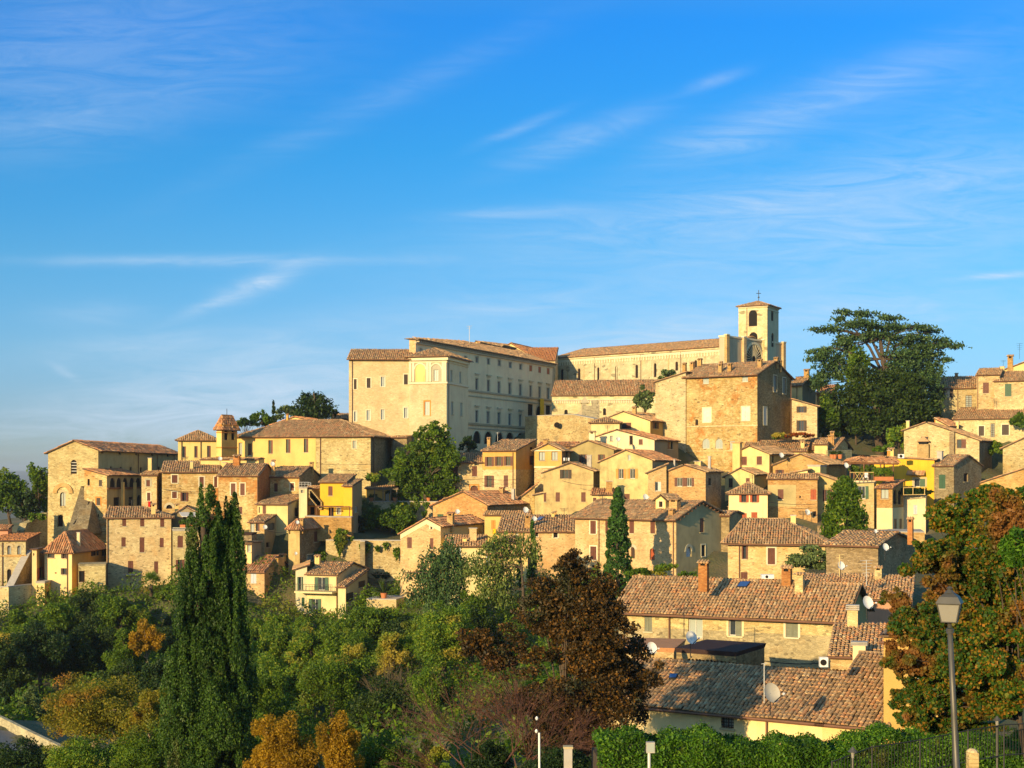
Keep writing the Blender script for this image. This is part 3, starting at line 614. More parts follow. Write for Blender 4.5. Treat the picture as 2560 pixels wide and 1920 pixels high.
tw = house('bell_tower', 'square pale stone bell tower with two tall arched openings and a cross on top', 'R5', 188, 392, 472, 172, 640, 296, ('P', 146), 'ashlar', cat='bell tower', group=None, L=7.5, tile='tile_warm', ov=.45,
      wins=[(290, 270, 60, 116, 'nxa'), (293, 412, 60, 84, 'nxa'), (428, 250, 17, 80, 'nxa', 's'), (430, 425, 18, 100, 'nxa', 's')], sidemat='trim_grey', pipes=((248,),), strings=((180, .5, .22, 'fs', 'trim_white'), (205, .18, .1, 'fs', 'trim_white')), depth=.9, key='tower')
mb = MB(); q = tw['P'](tw['W'] / 2, tw['L'] / 2, 0); zt = at(0, 752, 300).z
mb.tube([(q.x, q.y, zt - .3), (q.x, q.y, zt + 2.4)], .07, 'iron'); mb.tube([(q.x - .5, q.y, zt + 1.7), (q.x + .5, q.y, zt + 1.7)], .07, 'iron'); mb.tube([(q.x, q.y, zt + .7), (q.x, q.y, zt + .95)], .2, 'iron'); mb.build('cross', tw['H'])
for zz in (.55, .35):
    for uo in (-.9, .9):
        mb = MB(); p0 = tw['P'](tw['W'] / 2 + uo, 1.2, at(0, 700 + 270 / 2.836 + (50 if zz < .5 else 0), 297).z)
        mb.tube([p0 + Vector((0, 0, -1.0)), p0 + Vector((0, 0, -.85)), p0 + Vector((0, 0, -.2)), p0 + Vector((0, 0, .15)), p0 + Vector((0, 0, .2))], [.55, .5, .34, .25, .05], 'metal_light', 10); mb.build('bell', tw['H'], True)
# buildings behind the palace
house('palace_rear_house', 'roof with small gable rising behind the long palace roof', 'R3', 1340, 1500, 1900, 195, 400, 306, ('F', 1385, 130, 170), 'yellow', L=14, terr=False)
house('rear_orange_roof_house', 'building behind the palace with a bright new orange tiled roof', 'R3', 1660, 1880, 2150, 245, 420, 314, ('F', 1725, 150, 190), 'pale_yellow', L=18, tile='tile_orange', terr=False)
house('sacristy', 'low block with orange roof filling the corner between palace and cathedral', 'R3', 1905, 2165, 2190, 312, 700, 306, ('B', 195), 'ashlar', L=8, tile='tile_orange', terr=False)
# the palace
pa = house('palace', 'long shaded palace front with rows of pedimented windows and ground floor arches', 'R3', 723, 787, 2152, 112, 1180, 244, ('X', 108), 'brick_pale', cat='palace', group=None, L=62, tile='tile', ov=.75, sidemat='palace', pipes=((2140, 's'),),
      wins=[(835, 220, 34, 40, 'wps', 's'), (1280, 300, 26, 40, 'kps', 's')] + [(x, y, 28, 58, 'wds', 's') for x, y in ((1393, 313), (1505, 330), (1612, 345), (1720, 365), (1823, 383))] +
      [(x, y, 27, 58, 'rcs', 's') for x, y in ((1922, 398), (2010, 413), (2095, 427))] +
      [(x, y, 28, 116, 'wdse', 's') for x, y in ((1390, 555), (1505, 570), (1610, 585), (1717, 598), (1820, 612), (1922, 625), (2010, 636), (2093, 647))] +
      [(x, y, 28, 118, 'wdse', 's') for x, y in ((1390, 872), (1502, 883), (1610, 893), (1717, 903), (1820, 912))] +
      [(x, y, 78, 125, 'nxaZS', 's') for x, y in ((1390, 1078), (1503, 1084), (1612, 1090), (1715, 1094), (1820, 1098))] +
      [(1920, 812, 50, 120, 'nx', 's'), (2005, 825, 60, 112, 'nxaS', 's'), (2095, 815, 45, 100, 'nx', 's')], depth=.45, key='palace')
# body and roof behind the long front
fr = pa['S']; mb = MB(); z1 = pa['ze']; bx = [fr.p(0, z1, -1.2), fr.p(62, z1, -1.2), fr.p(62, z1, -13), fr.p(46, z1, -10)]
for i in range(4): j = (i + 1) % 4; mb.face([bx[i], bx[j], Vector((bx[j].x, bx[j].y, pa['zb'])), Vector((bx[i].x, bx[i].y, pa['zb']))], 'palace')
mb.build('rear_body', pa['H']); mb = MB(); tile_plane([fr.p(-.2, z1 + .3, -.8), fr.p(62.5, z1 + .3, -.8), fr.p(62.5, z1 + 3., -8), fr.p(36, z1 + 3., -8)], 'tile', .34, .62, mb); tile_plane([fr.p(36, z1 + 3., -8), fr.p(62.5, z1 + 3., -8), fr.p(62.5, z1 - .2, -13.6), fr.p(44, z1 - .2, -10.5)], 'tile', .34, .62, mb); mb.build('rear_roof', pa['H'])
mb = MB(); fbox(mb, fr, -.4, pa['L'], z1 - .75, z1 - .45, -.02, .35, 'trim_grey')
for i in range(90): u = pa['L'] * (i + .5) / 90; fbox(mb, fr, u - .12, u + .12, z1 - .45, z1 - .12, -.02, .6, 'trim_grey')
mb.build('cornice', pa['H'])
for yy, th in ((118 + 505, .35), (118 + 560, .3)):
    pass
def string_at(info, fr, reg, x, y, th, pr, mat, u0=0., u1=None):
    u, z = fr.px(nx(reg, x), ny(reg, y)); mb = MB(); fbox(mb, fr, u0, u1 or info['L'], z - th / 2, z + th / 2, -.02, pr, mat); mb.build('moulding', info['H'])
string_at(pa, fr, 'R3', 1500, 640, .35, .28, 'trim_grey'); string_at(pa, fr, 'R3', 1500, 690, .25, .14, 'trim_grey'); string_at(pa, fr, 'R3', 1500, 958, .4, .28, 'trim_grey'); string_at(pa, fr, 'R3', 1500, 1000, .25, .14, 'trim_grey')
fl = MB(); u, z = fr.px(nx('R3', 2018), ny('R3', 700)); fbox(fl, fr, u - 1.0, u + 1.0, z - 4.3, z, .35, .42, 'cloth_yellow'); tag(fl.build('flag', None, org=fr.p(u, z, .4)), 'yellow flag hanging from the shaded palace front', 'flag')
pl = house('palace_loggia_block', 'square corner block of the palace with blind arches and pale windows on its top floor', 'R3', 722, 1092, 1305, 268, 1140, 236, ('P', 208), 'trim_grey', cat='palace block', group=None, L=12, sidealt=False, tile='tile', ov=.7, alt='palace_stone', zs=540, sidemat='palace', pipes=((1108, 's'),),
      wins=[(988, 467, 46, 112, 'wp'), (900, 793, 50, 135, 'wpO'), (1140, 470, 20, 110, 'wp', 's'), (1228, 485, 20, 110, 'wp', 's'), (1147, 790, 22, 130, 'wp', 's'), (1238, 802, 22, 130, 'wp', 's')],
      strings=((300, .5, .35, 'fs', 'trim_white'), (335, .18, .15, 'fs', 'trim_white'), (540, .3, .2, 'fs', 'trim_white')), key='loggia')
fr = pl['F']; mb = MB()
for xc in (833, 990):
    a, z1 = fr.px(nx('R3', xc + 50), ny('R3', 355)); b, z0 = fr.px(nx('R3', xc - 50), ny('R3', 532)); r = (b - a) / 2; cx = (a + b) / 2; zs_ = z1 - r
    pts = [(b, z0)] + [(cx + r * math.cos(math.pi * (1 - i / 10) + math.pi), 0) for i in range(0)] + [(cx + r * math.cos(math.pi * i / 10), zs_ + r * math.sin(math.pi * i / 10)) for i in range(11)] + [(a, z0)]
    if xc == 833: mb.face([fr.p(u, z, .02) for u, z in pts], 'yellow')
    for i in range(10):
        c0, c1 = math.pi * i / 10, math.pi * (i + 1) / 10; q = []
        for nn in (-.02, .12):
            for c_, rr in ((c0, r), (c1, r), (c1, r + .22), (c0, r + .22)): q.append(fr.p(cx + rr * math.cos(c_), zs_ + rr * math.sin(c_), nn))
        mb.hexa(q, 'trim_white')
for xc in (735, 765, 905, 932, 1060, 1080): u, _ = fr.px(nx('R3', xc), 900); z0 = fr.px(nx('R3', xc), ny('R3', 530))[1]; z1 = fr.px(nx('R3', xc), ny('R3', 335))[1]; fbox(mb, fr, u - .22, u + .22, z0, z1, -.02, .16, 'trim_white')
mb.build('blind_arcade', pl['H'])
house('palace_wing', 'tall sunlit stone wing of the palace with two rows of small windows', 'R3', 127, 726, 740, 305, 1090, 238, ('B', 215), 'palace_stone', cat='palace wing', group=None, L=10, tile='tile', ov=.6, pipes=((160,),),
      wins=[(190, 555, 28, 100, 'kcs'), (322, 543, 38, 98, 'kcs'), (462, 530, 38, 98, 'wps'), (690, 508, 38, 100, 'kcs'), (190, 873, 25, 98, 'wps'), (320, 863, 36, 102, 'wps'), (460, 855, 36, 102, 'wps'), (690, 838, 36, 102, 'wps')])
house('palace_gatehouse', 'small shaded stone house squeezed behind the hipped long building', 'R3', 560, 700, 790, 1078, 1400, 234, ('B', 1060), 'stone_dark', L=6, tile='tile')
# terrace wall and the ruined gate in front of the cathedral
def wall_thing(name, label, cat, pts, thick, mat, cope='concrete', group=None, ch=.12, co=.08):
    """pts: [(point on top, bottom z)], a free-standing wall that follows the points"""
    o = pts[0][0].copy(); o.z = pts[0][1]; H = empty(name, o, label, cat, group); mb = MB(); cb = MB()
    for (a, za), (b, zb) in zip(pts, pts[1:]):
        d = Vector((b.x - a.x, b.y - a.y, 0)).normalized(); n = Vector((-d.y, d.x, 0)) * thick
        A0, B0 = Vector((a.x, a.y, za - 2)), Vector((b.x, b.y, zb - 2)); mb.hexa([A0, B0, B0 + n, A0 + n, a, b, b + n, a + n], mat)
        m2 = Vector((-d.y, d.x, 0)) * co; z = Vector((0, 0, ch)); e = Vector((0, 0, .002)); cb.hexa([a - m2 + e, b - m2 + e, b + n + m2 + e, a + n + m2 + e, a - m2 + z, b - m2 + z, b + n + m2 + z, a + n + m2 + z], cope)
        TERR.append((a.x, a.y - 1, za)); TERR.append((b.x, b.y - 1, zb))
    mb.build('masonry', H); cb.build('coping', H); return H
def wpx(reg, lst, Ys): return [(at(nx(reg, x), ny(reg, y), Yq), (HZ - ny(reg, yb)) * Yq / F) for (x, y, yb), Yq in zip(lst, Ys)]
wt = wall_thing('terrace_wall', 'high stone terrace wall below the cathedral, half in palace shadow', 'retaining wall', wpx('R4', [(50, 1348, 1640), (515, 1330, 1640), (730, 1372, 1640)], [262, 255, 250]), 1.2, 'stone')
mb = MB(); q = at(nx('R4', 362), ny('R4', 1432), 256.5); mb.tube([q, q - Vector((-.05, .9, 0))], .5, 'dark', 14); mb.build('round_hole', wt)
def ruin():
    H = empty('ruined_gate', at(nx('R4', 690), ny('R4', 1365), 262), 'weathered stone gate with scroll beside the cathedral aisle', 'gate'); mb = MB(); p = lambda x, y, Yq=262: at(nx('R4', x), ny('R4', y), Yq)
    for x0, x1, y0 in ((612, 655, 1215), (715, 785, 1185), (655, 715, 1240)):
        a, b = p(x0, y0), p(x1, 1380); mb.hexa([(a.x, 262, b.z), (b.x, 262, b.z), (b.x, 264, b.z), (a.x, 264, b.z), (a.x, 262, a.z), (b.x, 262, a.z), (b.x, 264, a.z), (a.x, 264, a.z)], 'stone_grey')
    a, b = p(600, 1150), p(680, 1215); mb.hexa([(a.x, 261.8, b.z), (b.x, 261.8, b.z), (b.x, 264.2, b.z), (a.x, 264.2, b.z), (a.x + .7, 261.8, a.z), (b.x - .7, 261.8, a.z), (b.x - .7, 264.2, a.z), (a.x + .7, 264.2, a.z)], 'trim_grey')
    mb.build('pillars', H); mb = MB()
    pts = [p(500, 1330), p(560, 1320), p(600, 1285), p(612, 1230)]; lo = [p(500, 1360), p(560, 1360), p(600, 1360), p(612, 1360)]
    for i in range(3): mb.hexa([lo[i], lo[i + 1], lo[i + 1] + Vector((0, .8, 0)), lo[i] + Vector((0, .8, 0)), pts[i], pts[i + 1], pts[i + 1] + Vector((0, .8, 0)), pts[i] + Vector((0, .8, 0))], 'trim_grey')
    mb.build('scroll', H)
ruin()
# ---- upper right
house('hill_house', 'pale yellow plaster gable at the top right with a chimney', 'R5', 2075, 2300, 2330, 560, 760, 262, ('F', 2330, 540, 635), 'pale_yellow', L=12, chim=[(2115, 530, 36, 90, 'brick', 'gable')], gut=False)
house('hill_house', 'stone house beside the great cedar with black shutters under a dark roof', 'R5', 1560, 1877, 1882, 762, 960, 256, ('B', 683), 'stone', L=9, tile='tile', wins=[(1665, 803, 92, 66, 'ko'), (1820, 860, 46, 84, 'npG')], pipes=((1742,),), chim=[(1733, 660, 22, 30, 'brick_red')])
house('hill_house', 'narrow stone house with one brown shuttered window below the yellow gable', 'R5', 1877, 2040, 2060, 668, 930, 252, ('B', 625), 'stone', L=9, wins=[(1942, 765, 42, 76, 'bc'), (1925, 680, 8, 10, 'nx')], pipes=((1884,),))
house('hill_house', 'stone house with green shutters at the right edge', 'R5', 2000, 2260, 2290, 708, 920, 249, ('B', 645), 'stone', L=9, wins=[(2100, 780, 46, 88, 'gc')], chim=[(2058, 615, 30, 40, 'cream', 'plain')])
house('hill_house', 'long low stone house with three barred windows under a row of skylights', 'R5', 1712, 2260, 2290, 975, 1180, 243, ('B', 898), 'stone_pale', L=9, wins=[(1910, 1070, 38, 70, 'kcs'), (1990, 1065, 30, 96, 'npG'), (2080, 1062, 50, 74, 'kcs')])
house('hill_house', 'white plaster house with chimney just right of the big block of patched stone', 'R5', 556, 640, 735, 742, 900, 252, ('S', 690), 'cream', L=8, sidemat='grey_side', chim=[(672, 632, 34, 62, 'brick')], pipes=((603,),))
house('hill_house', 'stone house with sloping roof line and two black shuttered windows beside the cedar', 'R5', 566, 745, 760, 895, 1140, 241, ('X', 845), 'stone_pale', L=8, wins=[(635, 918, 72, 44, 'ko'), (635, 1033, 72, 76, 'ko')], chim=[(770, 1090, 14, 20, 'brick')])
house('hill_house', 'small orange roofed brick house glimpsed through the cedar', 'R5', 742, 870, 890, 800, 950, 262, ('B', 745), 'brick', L=7, tile='tile_red', wins=[(800, 818, 20, 20, 'nx')])
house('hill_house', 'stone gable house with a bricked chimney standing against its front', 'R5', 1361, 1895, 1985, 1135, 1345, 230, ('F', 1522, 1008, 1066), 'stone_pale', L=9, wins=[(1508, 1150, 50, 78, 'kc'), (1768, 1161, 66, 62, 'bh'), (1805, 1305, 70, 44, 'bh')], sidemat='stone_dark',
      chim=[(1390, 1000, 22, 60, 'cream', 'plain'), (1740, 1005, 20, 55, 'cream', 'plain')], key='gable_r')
g = HOUSES['gable_r']; mb = MB(); f = g['F']; u, z = f.px(nx('R5', 1505), ny('R5', 1240)); z1 = f.px(nx('R5', 1505), ny('R5', 1165))[1]; fbox(mb, f, u - .95, u + .95, z - 1, z1, .02, .9, 'brick')
fbox(mb, f, u - .7, u + .7, z1 + .002, z1 + .45, .1, .8, 'dark'); zz = z1 + .45; mb.face([f.p(u - 1.1, zz, 0), f.p(u + 1.1, zz, 0), f.p(u, zz + .9, .45)], 'tile_warm'); mb.face([f.p(u - 1.1, zz, 1.0), f.p(u + 1.1, zz, 1.0), f.p(u, zz + .9, .5)], 'tile_warm')
mb.face([f.p(u - 1.1, zz, 0), f.p(u - 1.1, zz, 1.0), f.p(u, zz + .9, .5), f.p(u, zz + .9, .45)], 'tile_warm'); mb.face([f.p(u + 1.1, zz, 0), f.p(u + 1.1, zz, 1.0), f.p(u, zz + .9, .5), f.p(u, zz + .9, .45)], 'tile_warm'); mb.build('chimney', g['H'])
mb = MB(); u0 = f.px(nx('R5', 1725), 1200)[0]; u1 = f.px(nx('R5', 1690), 1200)[0]; fbox(mb, f, u0, u1, g['zb'], f.px(nx('R5', 1700), ny('R5', 1075))[1], .0, .7, 'stone_dark'); mb.build('pier', g['H'])
house('hill_house', 'small red tiled house between the gable and the long low stone house', 'R5', 1585, 1670, 1760, 1030, 1140, 238, ('X', 985), 'cream', L=6, tile='tile_red', sidemat='grey_side', chim=[(1597, 975, 30, 40, 'orange_trim')])
house('hill_house', 'stone barn wall with sloping roof edge at the right edge', 'R5', 2062, 2290, 2320, 1085, 1400, 226, ('X', 1190), 'stone', L=10)
house('hill_house', 'low brick house with sloping roof just behind the autumn maple top', 'R5', 1850, 2270, 2300, 1318, 1600, 214, ('X', 1455), 'brick', L=9)
# ---- big patched block
b = house('great_house', 'tall block of patched stone and brick with arched blind windows and many chimneys', 'R5', -190, 321, 560, 662, 1420, 235, ('S', 575, .5), 'stone_orange', cat='palazzo', L=14, ov=.7, sidemat='stone_dark', tile='tile',
      wins=[(1835, 995, 60, 58, 'wp', 'f', 'R4'), (1845, 1335, 78, 142, 'wcs', 'f', 'R4'), (1837, 1615, 72, 98, 'wpa', 'f', 'R4'), (1965, 1615, 72, 98, 'wpa', 'f', 'R4'), (2097, 1632, 50, 84, 'wp', 'f', 'R4'), (1745, 1405, 28, 60, 'nxa', 'f', 'R4'),
            (234, 700, 42, 42, 'wp'), (239, 948, 56, 100, 'wcs'), (447, 735, 24, 115, 'nps', 's'), (512, 750, 22, 112, 'nps', 's'), (377, 965, 24, 125, 'wcs', 's')],
      chim=[(60, 590, 26, 68), (126, 590, 26, 62), (340, 560, 30, 62), (455, 548, 28, 40), (482, 572, 22, 40), (1776, 775, 40, 75, 'brick', 'gable', 0, 'R4')], pipes=((556, 's'),), strings=((1030, .2, .1, 'f', 'stone_pale'), (1210, .18, .1, 'f', 'stone_pale')), key='great')
house('great_house_wing', 'stone wing with rising roof edge leaning on the patched block, three chimneys above', 'R4', 1338, 1636, 1640, 912, 1420, 242.3, ('X', 1008), 'stone_pale', cat='palazzo', L=10, phi=34.6, ov=.4, chim=[(1624, 818, 34, 72), (1700, 808, 36, 82), (1985, 806, 30, 40)])
# yellow church-side long building
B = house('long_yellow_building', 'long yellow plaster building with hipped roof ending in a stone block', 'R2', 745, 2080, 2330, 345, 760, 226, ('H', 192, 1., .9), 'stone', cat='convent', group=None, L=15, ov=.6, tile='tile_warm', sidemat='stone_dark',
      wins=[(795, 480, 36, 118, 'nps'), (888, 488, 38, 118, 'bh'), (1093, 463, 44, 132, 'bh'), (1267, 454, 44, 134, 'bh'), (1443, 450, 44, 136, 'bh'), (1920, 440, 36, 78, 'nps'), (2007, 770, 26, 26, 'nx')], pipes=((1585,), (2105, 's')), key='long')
# the plastered stretch of its front
f = B['F']; u1 = B['W'] - .02; u0 = f.px(nx('R2', 1540), ny('R2', 400))[0]; mb = MB(); hl = []
for x, y, ww, hh in ((795, 480, 36, 118), (888, 488, 38, 118), (1093, 463, 44, 132), (1267, 454, 44, 134), (1443, 450, 44, 136)):
    a = f.px(nx('R2', x + ww / 2), ny('R2', y))[0]; b_ = f.px(nx('R2', x - ww / 2), ny('R2', y))[0]; z0 = f.px(nx('R2', x), ny('R2', y + hh / 2))[1]; z1 = f.px(nx('R2', x), ny('R2', y - hh / 2))[1]; hl.append((a, b_, z0, z1, False, .06))
wall(mb, Fr(f.O + f.N * .05, f.U, f.N), [(u0, B['ze'] - .1), (u1, B['ze'] - .1)], B['zb'] - 2, hl, 'yellow'); mb.build('plaster_front', B['H'])
house('yellow_wing', 'lower yellow plaster wing left of the little bell turret', 'R2', 178, 560, 570, 390, 640, 236, ('H', 303, .4, .1), 'yellow', cat='convent', group=None, L=9, ov=.45, tile='tile_warm', wins=[(240, 512, 30, 108, 'bh'), (355, 511, 32, 112, 'bh'), (483, 508, 36, 112, 'bh')], pipes=((213,), (402,)))
tu = house('bell_turret', 'slim yellow bell turret with brick cornice and small pointed tiled roof', 'R2', 558, 608, 762, 268, 640, 224, ('P', 150), 'yellow', cat='bell turret', group=None, L=3.4, ov=.35, tile='tile_red', sidemat='ochre', s=.26, tl=.4,
      wins=[(652, 372, 40, 180, 'ncaS', 's'), (720, 372, 34, 170, 'ncaS', 's')] if False else [(652, 340, 34, 110, 'nxaS', 's'), (720, 342, 30, 105, 'nxaS', 's')], strings=((258, .55, .25, 'fs', 'orange_trim'), (320, .15, .12, 'fs', 'orange_trim'), (468, .15, .12, 'fs', 'orange_trim'), (560, .15, .12, 'fs', 'orange_trim')), depth=.12)
mb = MB(); q = tu['P'](tu['W'] / 2, tu['L'] / 2, 0); zt = at(0, 1000 + 152 / 3.95, 225).z; mb.tube([(q.x, q.y, zt - .2), (q.x, q.y, zt + 1.1)], .05, 'iron'); mb.build('finial', tu['H'])
house('yellow_annex', 'low flat-roofed yellow annex in front of the bell turret', 'R2', 400, 975, 1030, 585, 700, 218, ('B', 575), 'pale_yellow', L=5, ov=.2)
house('rear_gable_house', 'yellow gable with a small chimney behind the long yellow building', 'R2', 1100, 1500, 1800, 205, 420, 243, ('F', 1330, 165, 245), 'yellow', L=16, tile='tile_red', gut=False, chim=[(1258, 138, 20, 50, 'ochre')])
house('rear_brown_roof', 'brown roofed building peeping out beside the palace wing', 'R2', 1700, 1880, 1890, 185, 400, 262, ('B', 135), 'stone', L=8)
# ---- old church on the left
ch = house('old_church', 'tall old stone church gable with sloping base and long plastered side', 'R1', 475, 970, 1785, 493, 1430, 222, ('F', 730, 400, 515), 'stone', cat='church', group=None, L=44, tile='tile_red', ov=.55, sidemat='render_grey', lean=.022,
      wins=[(729, 660, 58, 140, 'nxaB'), (622, 980, 56, 138, 'npaS'), (600, 1190, 52, 118, 'nxa')] + [(x, y, 20, 44, 'nx', 's') for x, y in ((1097, 678), (1193, 682), (1290, 685), (1392, 687), (1570, 680))] +
      [(x, y, 20, 24, 'nx', 's') for x, y in ((1012, 517), (1183, 527), (1347, 534), (1503, 540), (1658, 548))], pipes=((1362, 's'), (1548, 's'), (1715, 's')), key='church')
f = ch['F']; mb = MB(); u, z = f.px(nx('R1', 625), ny('R1', 920)); r = 95 / 3.95 * 222 / F
for k in range(14):
    a0, a1 = math.pi * k / 14, math.pi * (k + 1) / 14; q = []
    for nn in (-.02, .12):
        for a, rr in ((a0, r - .55), (a1, r - .55), (a1, r + .1), (a0, r + .1)): q.append(f.p(u + rr * math.cos(a), z + rr * math.sin(a), nn + .12))
    mb.hexa(q, 'brick')
mb.build('arch_trace', ch['H'])
lo = house('loggia_house', 'stone and brick wing with dark arcaded loggia beside the old church', 'R1', 832, 1055, 1400, 742, 1420, 217, ('X', 682), 'stone_orange', L=14, tile='tile_red', ov=.3, sidemat='grey_side',
      wins=[(875, 812, 22, 66, 'kx'), (992, 820, 32, 62, 'kc'), (972, 1003, 38, 72, 'kcO'), (970, 1140, 14, 28, 'nx')] + [(x, 815, 52, 100, 'nxa', 's') for x in (1112, 1176, 1238, 1305, 1365)] + [(1150, 1010, 56, 100, 'nx', 's'), (1292, 1005, 40, 96, 'nx', 's'), (1372, 990, 36, 110, 'nxa', 's')], depth=.5)
string_at(lo, lo['S'], 'R1', 1200, 870, .25, .25, 'wood')
for x in (1165, 1285): mb = MB(); u = lo['S'].px(nx('R1', x), 1250)[0]; z0 = lo['S'].px(nx('R1', x), ny('R1', 1060))[1]; fbox(mb, lo['S'], u - .2, u + .2, z0, z0 + 4.0, .6, 1.0, 'cream'); mb.build('column', lo['H'])
def ramp_buttress():
    H = empty('sloping_buttress', at(nx('R1', 780), ny('R1', 1400), 218), 'huge sloping masonry buttress between the old church and the loggia wing', 'buttress'); mb = MB(); p = lambda x, y, Yq: at(nx('R1', x), ny('R1', y), Yq)
    a, b = p(800, 850, 219.5), p(925, 945, 218.5); c_, d_ = p(655, 1330, 211), p(852, 1330, 210); k = Vector((0, 8, 0))
    mb.hexa([c_, d_, d_ + k + Vector((.5, 3, 0)), c_ + k, a, b, b + Vector((.3, 3, 0)), a + Vector((0, 3, 0))], 'stone_dark'); mb.build('masonry', H)
    for x, y, w_, h_, t_ in ((757, 1012, 34, 66, 0), (880, 1018, 28, 56, 0), (742, 1182, 40, 105, 0)):
        q = [ray_plane(nx('R1', x + dx * w_ / 2 - dy * h_ * .12), ny('R1', y + dy * h_ / 2), [c_, d_, b, a]) for dx, dy in ((-1, 1), (1, 1), (1, -1), (-1, -1))]
        if any(v is None for v in q): continue
        mb = MB(); mb.face([v + Vector((0, -.03, .01)) for v in q], 'dark')
        for i in range(4): mb.tube([q[i], q[(i + 1) % 4]], .07, 'stone_grey', 4)
        mb.build('window', H)
ramp_buttress()
wall_thing('descending_wall', 'stone wall stepping down left of the old church base', 'stone wall', wpx('R1', [(235, 1300, 1480), (262, 1225, 1480), (330, 1195, 1480), (470, 1120, 1480)], [214, 215, 217, 220]), 1.0, 'stone', cope='stone')
house('arched_house', 'stone house with pairs of arched windows and plain orange roof at the left edge', 'R1', -70, 253, 392, 1382, 1860, 203, ('B', 1314), 'stone_pale', L=9, tile='tile_orange', sidemat='stone_dark',
      wins=[(92, 1482, 40, 88, 'npaS'), (190, 1482, 40, 88, 'npaS'), (90, 1745, 42, 150, 'nxa'), (183, 1720, 50, 110, 'npa')], strings=((1538, .25, .15, 'f', 'brick'),), pipes=((25,),))
house('red_roof_cottage', 'small cottage with red roof below the trees at the left edge', 'R1', -60, 78, 120, 1275, 1380, 209, ('B', 1235), 'pink', L=5, tile='tile_red')
wall_thing('stair_parapet', 'shaded wall with steep sloping top beside the cream house', 'stone wall', wpx('S1', [(128, 893, 1170), (305, 545, 1170)], [197, 204]), .9, 'stone_dark')
wall_thing('sunlit_terrace_wall', 'sunlit rough stone wall at the left edge under the arched house', 'stone wall', wpx('S1', [(-40, 905, 1270), (85, 900, 1270)], [196, 195]), 6., 'stone_pale')
# ---- left middle houses
house('cream_house', 'cream house with ragged dark hipped roof and white stack left of the tall stone house', 'R1', 440, 710, 1050, 1495, 1960, 200, ('H', 1290), 'pale_yellow', L=11, tile='tile_red', sidemat='ochre', wins=[(505, 1530, 68, 58, 'kh'), (637, 1535, 66, 58, 'ko'), (633, 1692, 62, 62, 'ko'), (550, 1708, 18, 12, 'nx'), (935, 1505, 72, 64, 'ko', 's'), (1030, 1505, 50, 64, 'kc', 's')], pipes=((668,),), chim=[(778, 1310, 30, 130, 'white', 'plain')])
house('cream_house_bay', 'narrow projecting cream bay with a red shuttered balcony door', 'R1', 316, 362, 440, 1468, 2010, 199, ('B', 1450), 'pale_yellow', L=5, tile='tile_red', sidemat='ochre', wins=[(333, 1525, 12, 24, 'nx'), (400, 1708, 60, 110, 'ro', 's'), (330, 1690, 10, 20, 'nx')])
house('cream_balcony_block', 'low plaster block carrying the red shuttered balcony of the cream house', 'S1', 358, 440, 515, 842, 1065, 198, ('T', 'concrete'), 'pale_yellow', L=3, sidemat='ochre', wins=[(370, 890, 12, 14, 'nx'), (370, 937, 24, 20, 'nx'), (478, 1000, 30, 105, 'bx', 's')])
house('outhouse', 'rough stone outhouse with a dark door between the cream house and the tall stone house', 'S1', 775, 1042, 1050, 668, 900, 198.5, ('T', 'stone_grey'), 'stone', L=4, wins=[(808, 795, 58, 112, 'bx')])
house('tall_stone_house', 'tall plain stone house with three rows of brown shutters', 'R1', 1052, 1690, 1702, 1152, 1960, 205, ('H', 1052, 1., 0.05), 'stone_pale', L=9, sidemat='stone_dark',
      wins=[(1227, 1205, 40, 82, 'bc'), (1405, 1207, 42, 84, 'bc'), (1602, 1210, 40, 86, 'bc'), (1220, 1402, 42, 92, 'bc'), (1402, 1430, 48, 148, 'bc'), (1597, 1408, 40, 94, 'bc'), (1290, 1650, 52, 122, 'bck'), (1542, 1656, 40, 125, 'bc'), (1286, 1818, 12, 26, 'nx')],
      chim=[(1515, 1020, 40, 110, 'cream'), (1745, 1025, 36, 75, 'cream')], pipes=((1062,),))
tq = house('terrace_house', 'stone house with a covered flower terrace behind the tall cypress', 'R1', 1704, 2015, 2030, 1272, 1950, 204, ('T', 'concrete'), 'stone_pale', L=8, wins=[(1780, 1400, 54, 116, 'bc'), (1925, 1400, 52, 116, 'bc'), (1778, 1648, 84, 142, 'bo'), (1905, 1630, 64, 92, 'bo'), (1820, 1800, 28, 60, 'kx')], key='terrace')
house('terrace_gable_house', 'mauve plaster gable set back behind the flower terrace', 'R1', 1692, 1968, 1980, 1125, 1400, 209.5, ('F', 1832, 1052, 1140), 'grey_side', L=7, wins=[(1825, 1190, 40, 150, 'nx'), (1900, 1200, 60, 150, 'nx')], gut=False)
house('corner_stone_house', 'narrow pale stone house left of the row with a red cloth hanging below its window', 'R1', 1398, 1548, 1606, 738, 1080, 214, ('B', 700), 'stone_pale', L=8, sidemat='stone_dark', wins=[(1463, 822, 36, 64, 'bcS'), (1469, 955, 32, 80, 'bcs')], chim=[(1480, 575, 34, 130, 'cream', 'plain')])
house('row_house', 'long stone row house with white framed shutters under a mossy roof', 'R2', 20, 574, 580, 708, 1130, 213, ('B', 608), 'stone_orange', L=9, wins=[(145, 780, 56, 78, 'bcs'), (411, 810, 42, 102, 'bcs'), (550, 810, 30, 105, 'bcs'), (143, 938, 46, 64, 'bcs'), (240, 955, 76, 86, 'bo'), (92, 1055, 60, 40, 'nxaS')],
      chim=[(312, 612, 30, 75, 'cream', 'plain'), (632, 618, 36, 80, 'cream', 'plain'), (705, 590, 30, 70, 'cream', 'plain')])
